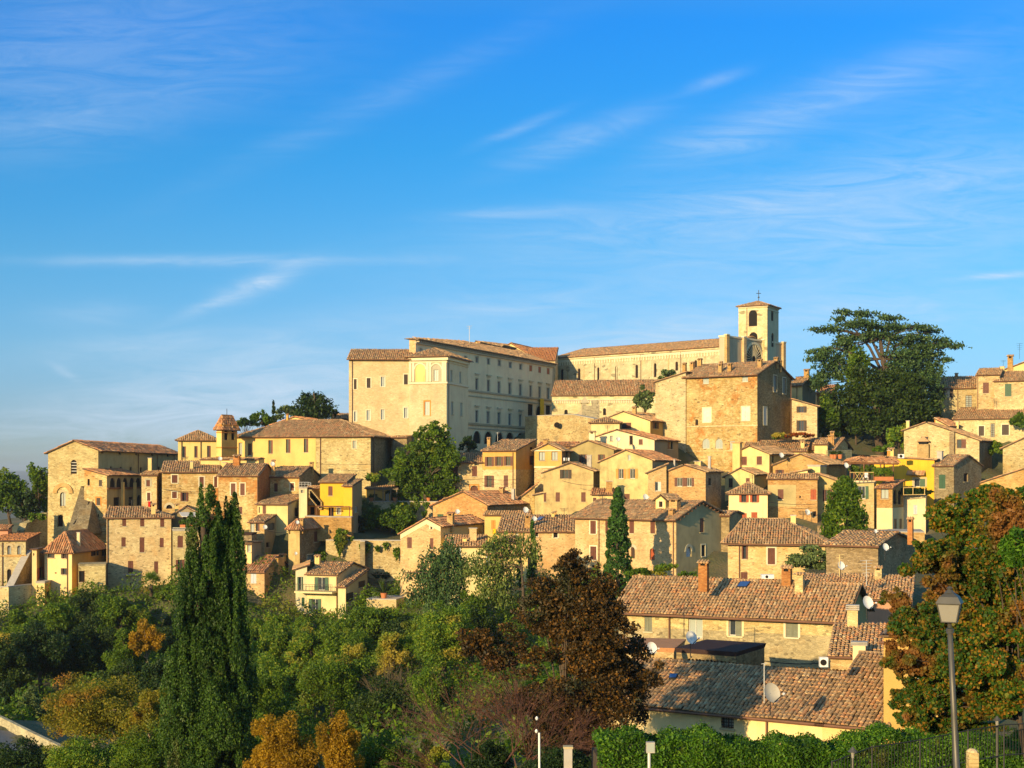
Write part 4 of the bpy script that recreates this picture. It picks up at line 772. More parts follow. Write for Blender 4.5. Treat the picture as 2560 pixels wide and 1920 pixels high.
house('row_house', 'stone and brick row house with a tall reddish patch and paired shutters', 'R2', 576, 972, 1135, 740, 1195, 211, ('S', 630), 'stone_orange', L=10, sidemat='brick_red', wins=[(723, 882, 46, 118, 'bcs'), (815, 882, 44, 118, 'bcs'), (792, 1090, 42, 72, 'bc'), (700, 1075, 30, 50, 'bc')], chim=[(1118, 590, 34, 90), (760, 540, 60, 110, 'brick_red')], pipes=((965,),))
house('row_house', 'small stone house with two shutters and dark side beside the outside stair', 'R2', 1086, 1375, 1580, 755, 980, 217, ('S', 660), 'stone_orange', L=11, sidemat='stone_dark', wins=[(1145, 865, 34, 82, 'bc'), (1306, 858, 36, 76, 'bcs')], chim=[(1495, 615, 36, 60)], pipes=((1080,),))
house('cream_annex', 'low cream plaster annex with lean-to roof and shaded white side', 'R2', 962, 1262, 1452, 1026, 1180, 208, ('B', 938), 'pale_yellow', L=8, sidemat='trim_grey', wins=[(1030, 1083, 34, 82, 'bc'), (980, 1085, 12, 60, 'kc'), (1347, 1107, 34, 82, 'kc', 's')])
yh = house('bright_yellow_house', 'bright yellow plaster house with pergola at its foot', 'R2', 1580, 1840, 1930, 808, 1180, 210, ('B', 735), 'vivid', L=8, sidemat='grey_side', wins=[(1683, 898, 44, 92, 'bc'), (1690, 1105, 50, 90, 'bx'), (1765, 1100, 30, 60, 'nps')], pipes=((1866,),))
house('yellow_lean_to', 'yellow and grey lean-to attached right of the bright yellow house', 'R2', 1812, 1897, 1995, 845, 1180, 208.5, ('B', 782), 'vivid', L=7, sidemat='grey_side', wins=[(1937, 1080, 30, 60, 'wp', 's')])
house('stair_house', 'shaded recessed wall with arched window behind the outside stair', 'R2', 1452, 1620, 1640, 870, 1180, 213, ('B', 850), 'ochre', L=5, wins=[(1495, 1012, 72, 60, 'npa'), (1505, 1095, 42, 80, 'bx')])
house('stair_tower', 'little white block with a metal railing beside the outside stair', 'R2', 1372, 1452, 1456, 856, 950, 209.5, ('T', 'concrete'), 'white', L=3, wins=[(1403, 903, 22, 28, 'kps')])
wall_thing('yellow_house_terrace', 'low reddish terrace wall with plants under the bright yellow house', 'stone wall', wpx('R2', [(1430, 1150, 1260), (1700, 1158, 1260), (1890, 1160, 1260)], [206.5, 206, 206]), 2.5, 'brick')
hs_ = house('brown_house', 'shaded brown plaster house with a dish and an open black shuttered window', 'R2', 885, 1030, 1272, 1203, 1520, 204, ('S', 1128), 'stone', L=10, sidemat='render_grey', wins=[(912, 1260, 38, 100, 'wp'), (965, 1255, 36, 80, 'bh'), (1205, 1355, 95, 112, 'ko', 's'), (1095, 1250, 70, 70, 'kpG', 's'), (1065, 1430, 34, 50, 'nx', 's')])
house('hipped_house', 'small hipped house with one sunlit plaster face and one dim stone face', 'S2', 715, 826, 1165, 797, 1160, 201, ('H', 692), 'render_old', L=11, tile='tile_red', sidemat='stone_dark', wins=[(990, 875, 42, 102, 'bc', 's'), (1117, 878, 18, 46, 'kx', 's'), (930, 1085, 60, 60, 'nps', 's'), (728, 830, 12, 40, 'nx')], chim=[(850, 695, 34, 80)])
house('shed', 'small dark brown flat shed below the cypress side', 'S2', 196, 352, 400, 842, 960, 199, ('T', 'membrane'), 'stone_dark', L=4, wins=[(245, 903, 36, 36, 'wp')])
house('glass_door_house', 'little pale plaster house with a tall glass door and small roof terrace', 'S2', 292, 352, 448, 930, 1090, 197.5, ('B', 925), 'cream', L=5, sidemat='grey_side', wins=[(325, 987, 34, 84, 'wp')])
house('brick_house', 'brick house with pale blue shutters and a stepped chimney on its side', 'S2', 230, 478, 726, 1217, 1690, 195, ('S', 1062), 'brick_pale', L=10, tile='tile_red', sidemat='brick', wins=[(370, 1285, 56, 102, 'lc'), (365, 1515, 52, 132, 'lc')], chim=[(655, 1045, 60, 100, 'cream')], key='brickh')
g = HOUSES['brickh']; mb = MB(); f = g['S']; u0 = f.px(nx('S2', 575), ny('S2', 1300))[0]; u1 = f.px(nx('S2', 640), ny('S2', 1300))[0]; fbox(mb, f, u0, u1, f.px(nx('S2', 600), ny('S2', 1430))[1], g['ze'] + 1.6, .0, .6, 'brick'); fbox(mb, f, u0 - .9, u1 + 1., g['zb'], f.px(nx('S2', 600), ny('S2', 1430))[1], .0, .9, 'stone'); mb.build('side_stack', g['H'])
house('cream_villa', 'cream villa with green shutters and a balcony, lowest in the middle of the town', 'S2', 898, 1200, 1495, 1246, 1700, 193, ('S', 1133), 'white', L=11, tile='tile_warm', sidemat='white', wins=[(1043, 1340, 138, 128, 'go'), (978, 1562, 122, 146, 'go')], chim=[(1005, 1055, 50, 90, 'cream', 'gable')], pipes=((1195,),), key='villa')
g = HOUSES['villa']; f = g['F']; z = f.px(nx('S2', 1000), ny('S2', 1405))[1]; u0 = -.1; u1 = f.px(nx('S2', 836), ny('S2', 1405))[0]; mb = MB(); fbox(mb, f, u0, u1, z - .25, z, -.02, 2.1, 'white')
for i in range(26): u = u0 + .05 + (u1 - u0 - .1) * i / 25; fbox(mb, f, u - .015, u + .015, z, z + .95, 2.0, 2.04, 'iron')
fbox(mb, f, u0, u1, z + .95, z + 1.0, 1.98, 2.05, 'iron'); mb.build('balcony', g['H'])
house('villa_wing', 'cream wing with a gable left of the villa balcony', 'S2', 786, 898, 905, 1160, 1700, 194.5, ('X', 1195), 'white', L=9, tile='tile_warm', wins=[(830, 1345, 54, 145, 'go'), (860, 1522, 30, 86, 'gc')])
house('villa_annex', 'lower cream annex with rising roof and black windows right of the villa', 'S2', 1205, 1281, 1492, 1366, 1700, 190.5, ('B', 1205), 'white', L=9, tile='tile_warm', sidemat='white', wins=[(1318, 1473, 76, 88, 'kc', 's'), (1440, 1343, 66, 62, 'kc', 's'), (1440, 1530, 66, 50, 'kc', 's')])
wall_thing('garden_wall', 'high garden retaining wall draped with hanging plants left of the white gabled house', 'retaining wall', wpx('S2', [(1085, 912, 1400), (1425, 914, 1400), (1830, 918, 1400)], [205.5, 204.5, 203.5]), 1.2, 'stone')
wall_thing('upper_garden_wall', 'upper garden wall with round hanging bushes below the pergola', 'retaining wall', wpx('S2', [(1462, 533, 760), (1800, 530, 760), (2200, 533, 760)], [223, 222, 221]), 1.2, 'stone_pale')
wall_thing('tall_pier', 'dark stone pier against the garden retaining wall', 'buttress', wpx('S2', [(1423, 925, 1400), (1470, 925, 1400)], [202.6, 202.6]), 2.0, 'stone_dark')
wall_thing('lower_terrace_wall', 'low sunlit terrace wall with an agave pot right of the villa', 'stone wall', wpx('S2', [(1485, 1495, 1600), (1780, 1500, 1600)], [189, 188]), 6., 'stone_pale')
# ---- centre houses
house('gabled_brick_house', 'pale brick gabled house with white eaves and battered foot', 'S3', 84, 481, 905, 1003, 1800, 190, ('F', 342, 931, 1078), 'brick_pale', L=15, tile='tile_red', sidemat='yellow', lean=.02, wins=[(173, 1172, 46, 106, 'bc'), (392, 1182, 34, 108, 'bc'), (390, 1015, 20, 50, 'wxs')], chim=[(580, 870, 60, 122, 'brick')], key='gb')
g = HOUSES['gb']; f = g['F']; mb = MB()
ua, za = f.px(nx('S3', 342), ny('S3', 931)); zl = f.px(nx('S3', 84), ny('S3', 1078))[1]
for p0, p1 in (((0, g['ze']), (ua, za)), ((ua, za), (g['W'], zl))): mb.hexa([f.p(p0[0], p0[1] - .8, -.02), f.p(p1[0], p1[1] - .8, -.02), f.p(p1[0], p1[1] - .8, .06), f.p(p0[0], p0[1] - .8, .06), f.p(p0[0], p0[1] - .12, -.02), f.p(p1[0], p1[1] - .12, -.02), f.p(p1[0], p1[1] - .12, .06), f.p(p0[0], p0[1] - .12, .06)], 'white')
mb.build('bargeboard', g['H'])
house('low_cream_house', 'low cream house with a stepped brick chimney, half hidden by the pale cedars', 'S3', 520, 925, 930, 1203, 1760, 184, ('B', 1100), 'pale_yellow', L=8, tile='tile_warm', wins=[(655, 1265, 50, 80, 'lo'), (955, 1290, 40, 80, 'lo')], chim=[(800, 1030, 70, 130, 'brick_pale', 'plain'), (717, 1120, 40, 50, 'cream')])
house('low_cream_house', 'cream house wall with white balustrade seen through the pale cedars', 'S3', 925, 1340, 1350, 1290, 1760, 183, ('B', 1240), 'pale_yellow', L=7, tile='tile_warm', wins=[(945, 1350, 50, 90, 'lo'), (930, 1520, 50, 100, 'lo')])
house('lemon_house', 'small lemon yellow house with an orange shutter and a yellow cloth below it', 'S3', 914, 1352, 1360, 895, 1200, 198, ('B', 862), 'yellow', L=5, wins=[(1002, 993, 42, 86, 'oc'), (1165, 965, 40, 24, 'oc')])
house('mossy_roof_house', 'house with a broad mossy roof, a blue solar panel and small white windows', 'S3', 1052, 1808, 1815, 1058, 1620, 184, ('B', 900), 'brick_pale', L=10, wins=[(1232, 1070, 28, 44, 'wp'), (1430, 1092, 32, 44, 'wx'), (1617, 1097, 46, 58, 'wxs')], chim=[(1338, 890, 50, 140, 'brick'), (1590, 870, 30, 55, 'cream'), (1610, 862, 30, 40)], key='mossy')
house('ochre_brick_house', 'old ochre brick house with sagging red roof and a buried arch', 'S3', 405, 940, 1335, 795, 1010, 205, ('F', 705, 668, 800), 'brick', L=12, tile='tile_red', sidemat='stone_dark', wins=[(478, 908, 60, 36, 'gc')], chim=[(1085, 625, 46, 60, 'brick'), (1198, 645, 30, 110, 'concrete', 'plain'), (873, 845, 14, 100, 'concrete', 'plain')])
house('stone_house_left', 'stone house with wide brown shutters and a red arch framed in orange', 'S3', 508, 893, 900, 375, 780, 223, ('B', 288), 'stone_pale', L=8, wins=[(601, 470, 100, 102, 'bc'), (815, 466, 50, 102, 'bc'), (600, 668, 100, 98, 'bc'), (812, 640, 76, 66, 'bca' + 'O')], chim=[(545, 262, 34, 82)])
house('ochre_top_house', 'taller house with ochre plaster top floor and three open windows in a row', 'S3', 894, 1223, 1422, 258, 720, 221, ('B', 152), 'ochre', L=10, alt='stone_pale', zs=450, wins=[(962, 370, 88, 92, 'bo'), (1056, 367, 86, 92, 'bo'), (1148, 365, 88, 92, 'bo'), (960, 567, 94, 116, 'bo'), (1125, 565, 44, 116, 'bc'), (1380, 358, 42, 88, 'bh', 's'), (1285, 380, 68, 128, 'oc', 's') if False else (1378, 240, 30, 26, 'kx', 's')], chim=[(957, 132, 30, 78)], pipes=((1195,),))
house('ochre_gable_house', 'ochre gabled house with two pale square windows', 'S3', 1406, 1676, 1772, 257, 880, 218, ('F', 1540, 193, 257), 'ochre', L=9, alt='stone', zs=430, sidemat='brick', wins=[(1481, 318, 60, 86, 'bp'), (1606, 316, 62, 86, 'bp'), (1715, 310, 50, 80, 'bh', 's')], strings=((262, .2, .12, 'f', 'trim_white'), (425, .25, .15, 'f', 'trim_white')), chim=[(1518, 150, 44, 44)])
house('grey_gable_house', 'grey rendered gable with open dark shutters behind the ochre gable', 'S3', 1750, 2190, 2300, 250, 520, 224, ('F', 1935, 163, 240), 'render_grey', L=9, wins=[(1888, 342, 78, 84, 'bo'), (2068, 330, 68, 58, 'bo')], chim=[(1978, 70, 56, 95, 'white')])
house('rough_gable_house', 'rough grey gabled house with one open window high up and a row of shutters below', 'S3', 1495, 1988, 2055, 462, 900, 211, ('F', 1762, 384, 476), 'render_old', L=9, sidemat='grey_side', wins=[(1715, 495, 114, 88, 'ko'), (1637, 721, 42, 92, 'bc'), (1890, 721, 44, 94, 'bc'), (1510, 725, 26, 86, 'bc')], chim=[(1948, 310, 44, 120, 'concrete', 'plain')])
house('low_link_house', 'low rendered link with sloping roof left of the rough gable', 'S3', 1410, 1500, 1505, 680, 900, 212.5, ('X', 700), 'render_old', L=5, wins=[(1450, 760, 26, 80, 'kx')] if False else ())
house('stair_roof', 'narrow red tiled sloping roof over a passage beside the ochre topped house', 'S3', 1250, 1408, 1412, 615, 900, 215, ('X', 735), 'stone', L=3, tile='tile_red')
house('orange_shutter_house', 'gabled house with two pairs of bright orange shutters', 'S4', 393, 912, 1166, 353, 830, 208, ('F', 652, 256, 372), 'render_old', L=13, tile='tile_red', sidemat='grey_side', wins=[(684, 330, 30, 52, 'wp'), (603, 491, 102, 98, 'oo'), (717, 490, 102, 98, 'oo'), (662, 734, 52, 88, 'bc'), (545, 720, 50, 80, 'bc'), (500, 600, 1, 1, 'nx')], chim=[(1130, 355, 16, 70, 'concrete', 'plain')])
house('chimney_lean_to', 'small tiled lean-to with a tall brick stack before the orange shuttered house', 'S4', 315, 520, 530, 690, 800, 206, ('B', 640), 'pale_yellow', L=3, tile='tile_red', wins=[(342, 756, 34, 56, 'bc')], chim=[(486, 565, 58, 110, 'brick', 'plain')])
house('brick_gable_house', 'orange brick gabled house with a double window and brown shutters', 'S4', 1052, 1438, 1592, 468, 820, 202, ('F', 1226, 404, 470), 'brick', L=9, sidemat='stone_dark', wins=[(1182, 573, 100, 86, 'boW'), (1277, 573, 92, 86, 'boW'), (1478, 570, 26, 74, 'kx', 's')], chim=[(1476, 320, 26, 130, 'concrete', 'plain'), (1365, 370, 60, 46, 'cream', 'plain')])
house('brick_gable_wing', 'brick wing with slanting roof and a white window left of the brick gable', 'S4', 868, 1050, 1056, 402, 820, 203.5, ('X', 478), 'brick_pale', L=7, wins=[(968, 616, 58, 92, 'wh')])
house('white_gable_house', 'white and cream gabled house high in the middle with a red roof', 'S4', 340, 932, 1168, 152, 480, 228, ('F', 560, 56, 128), 'white', L=13, tile='tile_red', sidemat='grey_side', wins=[(508, 143, 30, 52, 'kp'), (702, 160, 34, 90, 'nx'), (797, 177, 40, 54, 'bc'), (1088, 200, 50, 96, 'bh', 's')], chim=[(555, 150, 36, 74, 'white', 'plain')])
house('pale_yellow_gable', 'large pale yellow gabled house under the cathedral with brown windows', 'R4', 884, 1286, 1602, 1388, 1640, 240, ('F', 1022, 1297, 1352), 'pale_yellow', L=14, tile='tile_warm', sidemat='ochre', wins=[(1050, 1438, 96, 58, 'bh'), (1340, 1437, 58, 64, 'bo', 's'), (1446, 1447, 54, 62, 'bo', 's'), (1165, 1495, 40, 24, 'lc')], chim=[(1130, 1250, 38, 78), (1384, 1295, 44, 85), (1420, 1330, 20, 36)])
house('pale_yellow_wing', 'lower pale yellow wing with hipped roof left of the yellow gable', 'R4', 700, 982, 990, 1402, 1650, 236, ('H', 1358), 'pale_yellow', L=6, tile='tile', chim=[(955, 1392, 46, 80, 'white'), (820, 1428, 34, 66, 'cream')])
house('flat_ochre_house', 'low red tiled house in front of the terrace wall', 'R4', 180, 540, 600, 1635, 1750, 226, ('S', 1600), 'ochre', L=7, tile='tile_red', chim=[(255, 1575, 38, 36, 'brick_red')])
# the long stone house with the grey gable side
lg = house('long_stone_house', 'long stone house with a grey plaster gable side and exposed rafters', 'S4', 150, 1147, 1662, 932, 1580, 168, ('S', 760, .45), 'brick_pale', L=12.5, s=.30, tl=.55, ov=.6, sidemat='render_grey',
      wins=[(328, 1020, 56, 128, 'bcs'), (463, 1020, 30, 128, 'bc'), (708, 1015, 46, 128, 'bc'), (915, 1018, 46, 126, 'bc'), (330, 1275, 60, 132, 'bcs'), (720, 1272, 38, 112, 'kcaS'), (910, 1285, 50, 116, 'rca'), (1402, 1000, 40, 138, 'bc', 's'), (1415, 1250, 36, 112, 'kxs', 's'), (1272, 1262, 50, 100, 'lca' + 'S', 's')],
      chim=[(1135, 735, 92, 120, 'brick', 'gable'), (1102, 840, 52, 60, 'brick')], pipes=((388,), (1122,)), key='longstone')
house('roof_dormer', 'cream dormer with one dark window on the long stone house roof', 'S4', 945, 1042, 1180, 738, 850, 172, ('F', 1000, 700, 738), 'pale_yellow', L=3.4, s=.28, tl=.45, wins=[(995, 793, 36, 56, 'kxs')], terr=False, gut=False)
mb = MB(); f = lg['S']; k = (760 - 932) / 3.95
for i in range(14):
    u = .4 + (lg['L'] - .8) * i / 13; dr = lg['L'] * .45; zr_ = max(p.z for p in lg['planes'][0]); z = lg['ze'] + (zr_ - lg['ze']) * (u / dr if u < dr else (lg['L'] - u) / (lg['L'] - dr)) - .28
    mb = MB(); fbox(mb, f, u - .07, u + .07, z - .08, z + .08, -.02, .42, 'wood'); mb.build('rafter', lg['H'])
house('dark_annex', 'small shaded stone annex behind the grey gable side', 'S4', 1660, 1672, 1800, 900, 1180, 176, ('S', 860), 'stone_dark', L=7, W=3.)
house('red_shutter_house', 'cream house with red shutters and hipped roof', 'S5', 165, 549, 552, 680, 1130, 199, ('H', 583, 1., .05), 'pale_yellow', L=8, wins=[(315, 728, 94, 90, 'ro'), (420, 728, 90, 90, 'ro'), (318, 937, 50, 112, 'rc'), (418, 931, 60, 120, 'rc')], chim=[(185, 812, 50, 60, 'brick')])
sh = house('patched_brick_house', 'wide brick house with a smooth grey patch around one window', 'S5', 551, 1040, 1046, 537, 980, 201, ('B', 492), 'brick', L=5, wins=[(678, 694, 56, 98, 'bcs'), (1002, 697, 58, 102, 'rc'), (870, 720, 16, 22, 'nx'), (1015, 888, 32, 54, 'kx')], key='patched')
f = sh['F']; a = f.px(nx('S5', 830), 1200)[0]; b_ = f.px(nx('S5', 552), 1200)[0]; z0 = f.px(nx('S5', 700), ny('S5', 815))[1]; z1 = f.px(nx('S5', 700), ny('S5', 600))[1]
h0 = f.px(nx('S5', 706), 1)[0]; h1 = f.px(nx('S5', 650), 1)[0]; hz0 = f.px(nx('S5', 678), ny('S5', 743))[1]; hz1 = f.px(nx('S5', 678), ny('S5', 645))[1]
mb = MB(); wall(mb, Fr(f.O + f.N * .04, f.U, f.N), [(a, z1), (b_, z1)], z0, [(h0, h1, hz0, hz1, False, .05)], 'render_grey'); mb.build('plaster_patch', sh['H'])
house('grey_gable_wing', 'plastered half gable with a red framed window behind the cone-shaped yew', 'S5', 1042, 1330, 1365, 590, 1040, 202.5, ('X', 492), 'render_old', L=7, wins=[(1142, 706, 92, 112, 'bo')])
house('brick_low_gable', 'low brick gable with one small window behind the wide brick house', 'S5', 600, 1130, 1330, 395, 560, 214, ('F', 872, 296, 410), 'brick', L=9, wins=[(668, 475, 82, 46, 'bo')])
house('cream_box', 'small cream penthouse box on the brick roofs', 'S5', 946, 1068, 1130, 402, 520, 207, ('T', 'concrete'), 'pale_yellow', L=4)
house('cream_box', 'low cream hut left of the penthouse box', 'S5', 796, 944, 950, 452, 520, 206, ('X', 480), 'pale_yellow', L=4)
house('cream_gable_house', 'cream gabled house with two brown windows and a tall plain chimney', 'S5', 232, 566, 805, 292, 520, 218, ('F', 372, 215, 284), 'cream', L=10, sidemat='ochre', wins=[(318, 363, 52, 82, 'bc'), (467, 360, 52, 82, 'bc'), (602, 350, 18, 70, 'kx', 's')], key='creamg')
g = HOUSES['creamg']; mb = MB(); f = g['F']; u, z1 = f.px(nx('S5', 254), ny('S5', 190)); fbox(mb, f, u - .75, u + .5, g['zb'], z1, .02, .9, 'cream'); fbox(mb, f, u - .9, u + .65, z1, z1 + .15, -.1, 1.05, 'tile_red'); mb.build('chimney', g['H'])
house('small_cream_gable', 'smaller cream gable with two shuttered windows below it', 'S5', 128, 416, 545, 492, 700, 211, ('F', 278, 436, 516), 'cream', L=8, sidemat='ochre', wins=[(185, 582, 40, 92, 'kc'), (354, 576, 38, 84, 'bc')])
house('long_brown_roof', 'long low house with wide brown roof under the patched block', 'S5', 300, 930, 1000, 262, 420, 228, ('S', 163), 'cream', L=12, chim=[(770, 100, 40, 60, 'brick'), (895, 165, 36, 75, 'cream')])
house('sunlit_end_house', 'small white walled house end with dark window at the end of the brown roof', 'S5', 1012, 1140, 1160, 196, 420, 227, ('B', 158), 'cream', L=6, chim=[(1168, 110, 44, 60, 'brick'), (1187, 72, 36, 80, 'brick')])
house('garden_shed_house', 'little house with tiled roof and shaded window beside the black hedge', 'S5', 1195, 1215, 1382, 240, 420, 229, ('S', 140), 'stone', L=8, W=6., wins=[(1355, 225, 30, 50, 'kx', 's')])
# bright yellow house with canopy and its neighbours
house('golden_house', 'vivid golden yellow house with a little tiled canopy over its window', 'S5', 1600, 2196, 2300, 352, 640, 211, ('X', 322), 'vivid', L=9, sidemat='stone_dark', wins=[(2050, 580, 110, 76, 'ghS')], chim=[(1770, 235, 54, 115, 'yellow', 'gable'), (1748, 262, 30, 90, 'orange_trim', 'plain')], key='golden', gut=False)
g = HOUSES['golden']; f = g['F']; mb = MB(); u0 = f.px(nx('S5', 2108), 1)[0]; u1 = f.px(nx('S5', 1930), 1)[0]; z = f.px(nx('S5', 2020), ny('S5', 500))[1]
for i in range(12): u = u0 + (u1 - u0) * (i + .5) / 12; mb.tube([f.p(u, z + .55, 0), f.p(u, z, 1.0)], .14, 'tile_warm', 6)
mb.face([f.p(u0, z + .45, 0), f.p(u1, z + .45, 0), f.p(u1, z - .1, 1.), f.p(u0, z - .1, 1.)], 'wood'); mb.build('canopy', g['H'])
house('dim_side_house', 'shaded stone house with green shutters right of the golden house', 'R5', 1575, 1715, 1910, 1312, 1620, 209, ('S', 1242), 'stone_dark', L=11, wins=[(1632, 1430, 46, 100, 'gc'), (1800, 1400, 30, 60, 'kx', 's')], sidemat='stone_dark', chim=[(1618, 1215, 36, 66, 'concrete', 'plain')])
ph = house('pergola_house', 'old plaster house with green shutters carrying a roof terrace', 'S5', 1366, 1600, 1622, 562, 1130, 203, ('T', 'concrete'), 'render_old', L=8, wins=[(1480, 676, 132, 126, 'go'), (1640, 690, 1, 1, 'nx')], alt='brick_pale', zs=735, strings=((565, .3, .2, 'f', 'trim_white'),), key='pergh')
house('brick_bay_house', 'brick bay with glazed loggia on a white lower wall', 'S5', 1626, 1782, 1892, 627, 1130, 200, ('B', 558), 'brick', L=6, tile='tile_red', alt='white', zs=830, wins=[(1705, 690, 78, 98, 'np'), (1808, 720, 34, 150, 'nxa', 's'), (1852, 722, 32, 150, 'nxa', 's'), (1812, 995, 26, 118, 'kc', 's'), (1863, 995, 24, 118, 'kc', 's')])
house('white_stained_wall_house', 'white stained wall with hedge planters on its terrace', 'S5', 1888, 2110, 2120, 702, 1130, 205, ('T', 'concrete'), 'white', L=6, wins=[(2008, 845, 38, 92, 'lc')])
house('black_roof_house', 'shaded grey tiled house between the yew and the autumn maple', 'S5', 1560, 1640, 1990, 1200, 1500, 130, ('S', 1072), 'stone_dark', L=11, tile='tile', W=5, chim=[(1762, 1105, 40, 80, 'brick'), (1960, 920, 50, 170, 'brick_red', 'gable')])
house('broad_roof_house', 'stone house with a broad hipped mossy roof and two brown windows', 'S5', 157, 1120, 1130, 1166, 1600, 143, ('H', 940, 1., .3), 'brick_pale', L=9, s=.27, tl=.5, ov=.55, wins=[(322, 1262, 62, 142, 'bo'), (587, 1305, 72, 162, 'bcs'), (928, 1222, 36, 36, 'kx'), (318, 1500, 66, 76, 'bc')], pipes=((270,),), chim=[(803, 905, 50, 60, 'cream', 'plain')], slats=True)
wall_thing('brick_terrace_wall', 'brick terrace wall under the white stained wall, beside the maple', 'retaining wall', wpx('S5', [(1560, 1075, 1300), (1760, 1070, 1300), (2100, 1072, 1300)], [192, 191, 190]), 9., 'brick')
wall_thing('yard_wall', 'dim stone yard wall behind the cone-shaped yew', 'retaining wall', wpx('S5', [(1040, 1010, 1250), (1330, 1030, 1250), (1560, 1060, 1300)], [194, 193, 192]), 7., 'stone_dark', cope='stone_dark')
# ---- foreground
house('foreground_back_house', 'roof and pink wall behind the big foreground house', 'S6', 1300, 2140, 2160, 287, 520, 116, ('B', 122), 'pink', L=8, s=.26, tl=.42, tile='tile_warm', chim=[(1908, 45, 50, 100, 'stone', 'gable')], wins=[(2040, 400, 30, 60, 'kx')], group='near houses across the garden')
house('foreground_big_house', 'big pale stone house with long barrel-tiled roof, green shutters and a blue skylight', 'S6', 20, 1662, 1918, 416, 830, 99, ('S', 176, .5), 'stone_pale', L=8.5, phi=25, s=.25, tl=.40, ov=.7, tile='tile_warm', sidemat='render_grey', slats=True,
      wins=[(235, 440, 56, 160, 'hc'), (578, 490, 104, 150, 'wpW'), (868, 475, 96, 156, 'hhsZS'), (1280, 486, 90, 152, 'hcsS')], chim=[(1243, 40, 66, 150, 'brick_red', 'gable'), (638, 5, 66, 125, 'brick_red', 'gable'), (1335, 95, 60, 60, 'stone')], pipes=((390,),), group='near houses across the garden', key='fgbig', alt='stone_grey', zs=560)
house('foreground_link_house', 'small tiled roof stepping down beside the slatted white chimney', 'S6', 1560, 1975, 1990, 705, 900, 84, ('B', 480), 'stone', L=6.5, s=.24, tl=.40, ov=.3, tile='tile_warm', chim=[(1770, 588, 90, 115, 'white', 'slabs'), (1722, 318, 74, 170, 'brick_pale', 'slabs')], group='near houses across the garden')
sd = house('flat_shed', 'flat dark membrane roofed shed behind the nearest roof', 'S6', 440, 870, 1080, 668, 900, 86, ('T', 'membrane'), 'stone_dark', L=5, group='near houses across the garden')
house('roof_terrace', 'tiled roof terrace with railing beside the red maple', 'S6', -60, 420, 500, 640, 900, 91, ('T', 'tile_red'), 'stone', L=5, group='near houses across the garden')
NG = 'near houses across the garden'
nb = house('nearest_house_end', 'higher right end of the nearest weathered roof beside the ochre corner wall', 'S6', 1500, 1958, 1975, 1203, 1420, 74, ('S', 700, .93), 'pale_yellow', L=8.6, phi=30, s=.235, tl=.40, ov=.45, tile='tile', group=NG, key='nearend')
q = nb['P'](nb['W'], 0, nb['ze']); k = (max(v.z for v in nb['planes'][0]) - nb['ze']) / (8.6 * .93); r_ = nb['P'](nb['W'], 5.3, nb['ze'] + k * 5.3)
PX = lambda v: 1280 + v.x * F / v.y; PY = lambda v: HZ - v.z * F / v.y
n0, n1 = (811 - 46) / 2.9105 + 1540, (811 + 46) / 2.9105 + 1540
nh = house('nearest_house', 'nearest yellow house with large weathered barrel-tile roof and barred window', 'N', 1500, PX(q), PX(q) + 1, PY(q), 1888, q.y, ('S', PY(r_), 5.3 / 8.6), 'pale_yellow', L=8.6, phi=30, s=.235, tl=.40, ov=.45, tile='tile', wins=[((n0 + n1) / 2, 1400 + 1160 / 2.9105, n1 - n0, 44, 'npG')], group=NG, key='near', pipes=((1540 + 1100 / 2.9105,),))
house('ochre_corner_house', 'ochre walled house with white louvred shutters behind the autumn maple', 'S6', 1947, 2420, 2440, 560, 1420, 73, ('B', 500), 'ochre', L=7, s=.24, tl=.4, wins=[(2230, 800, 90, 200, 'lc')], slats=True, group='near houses across the garden', tile='tile_warm')
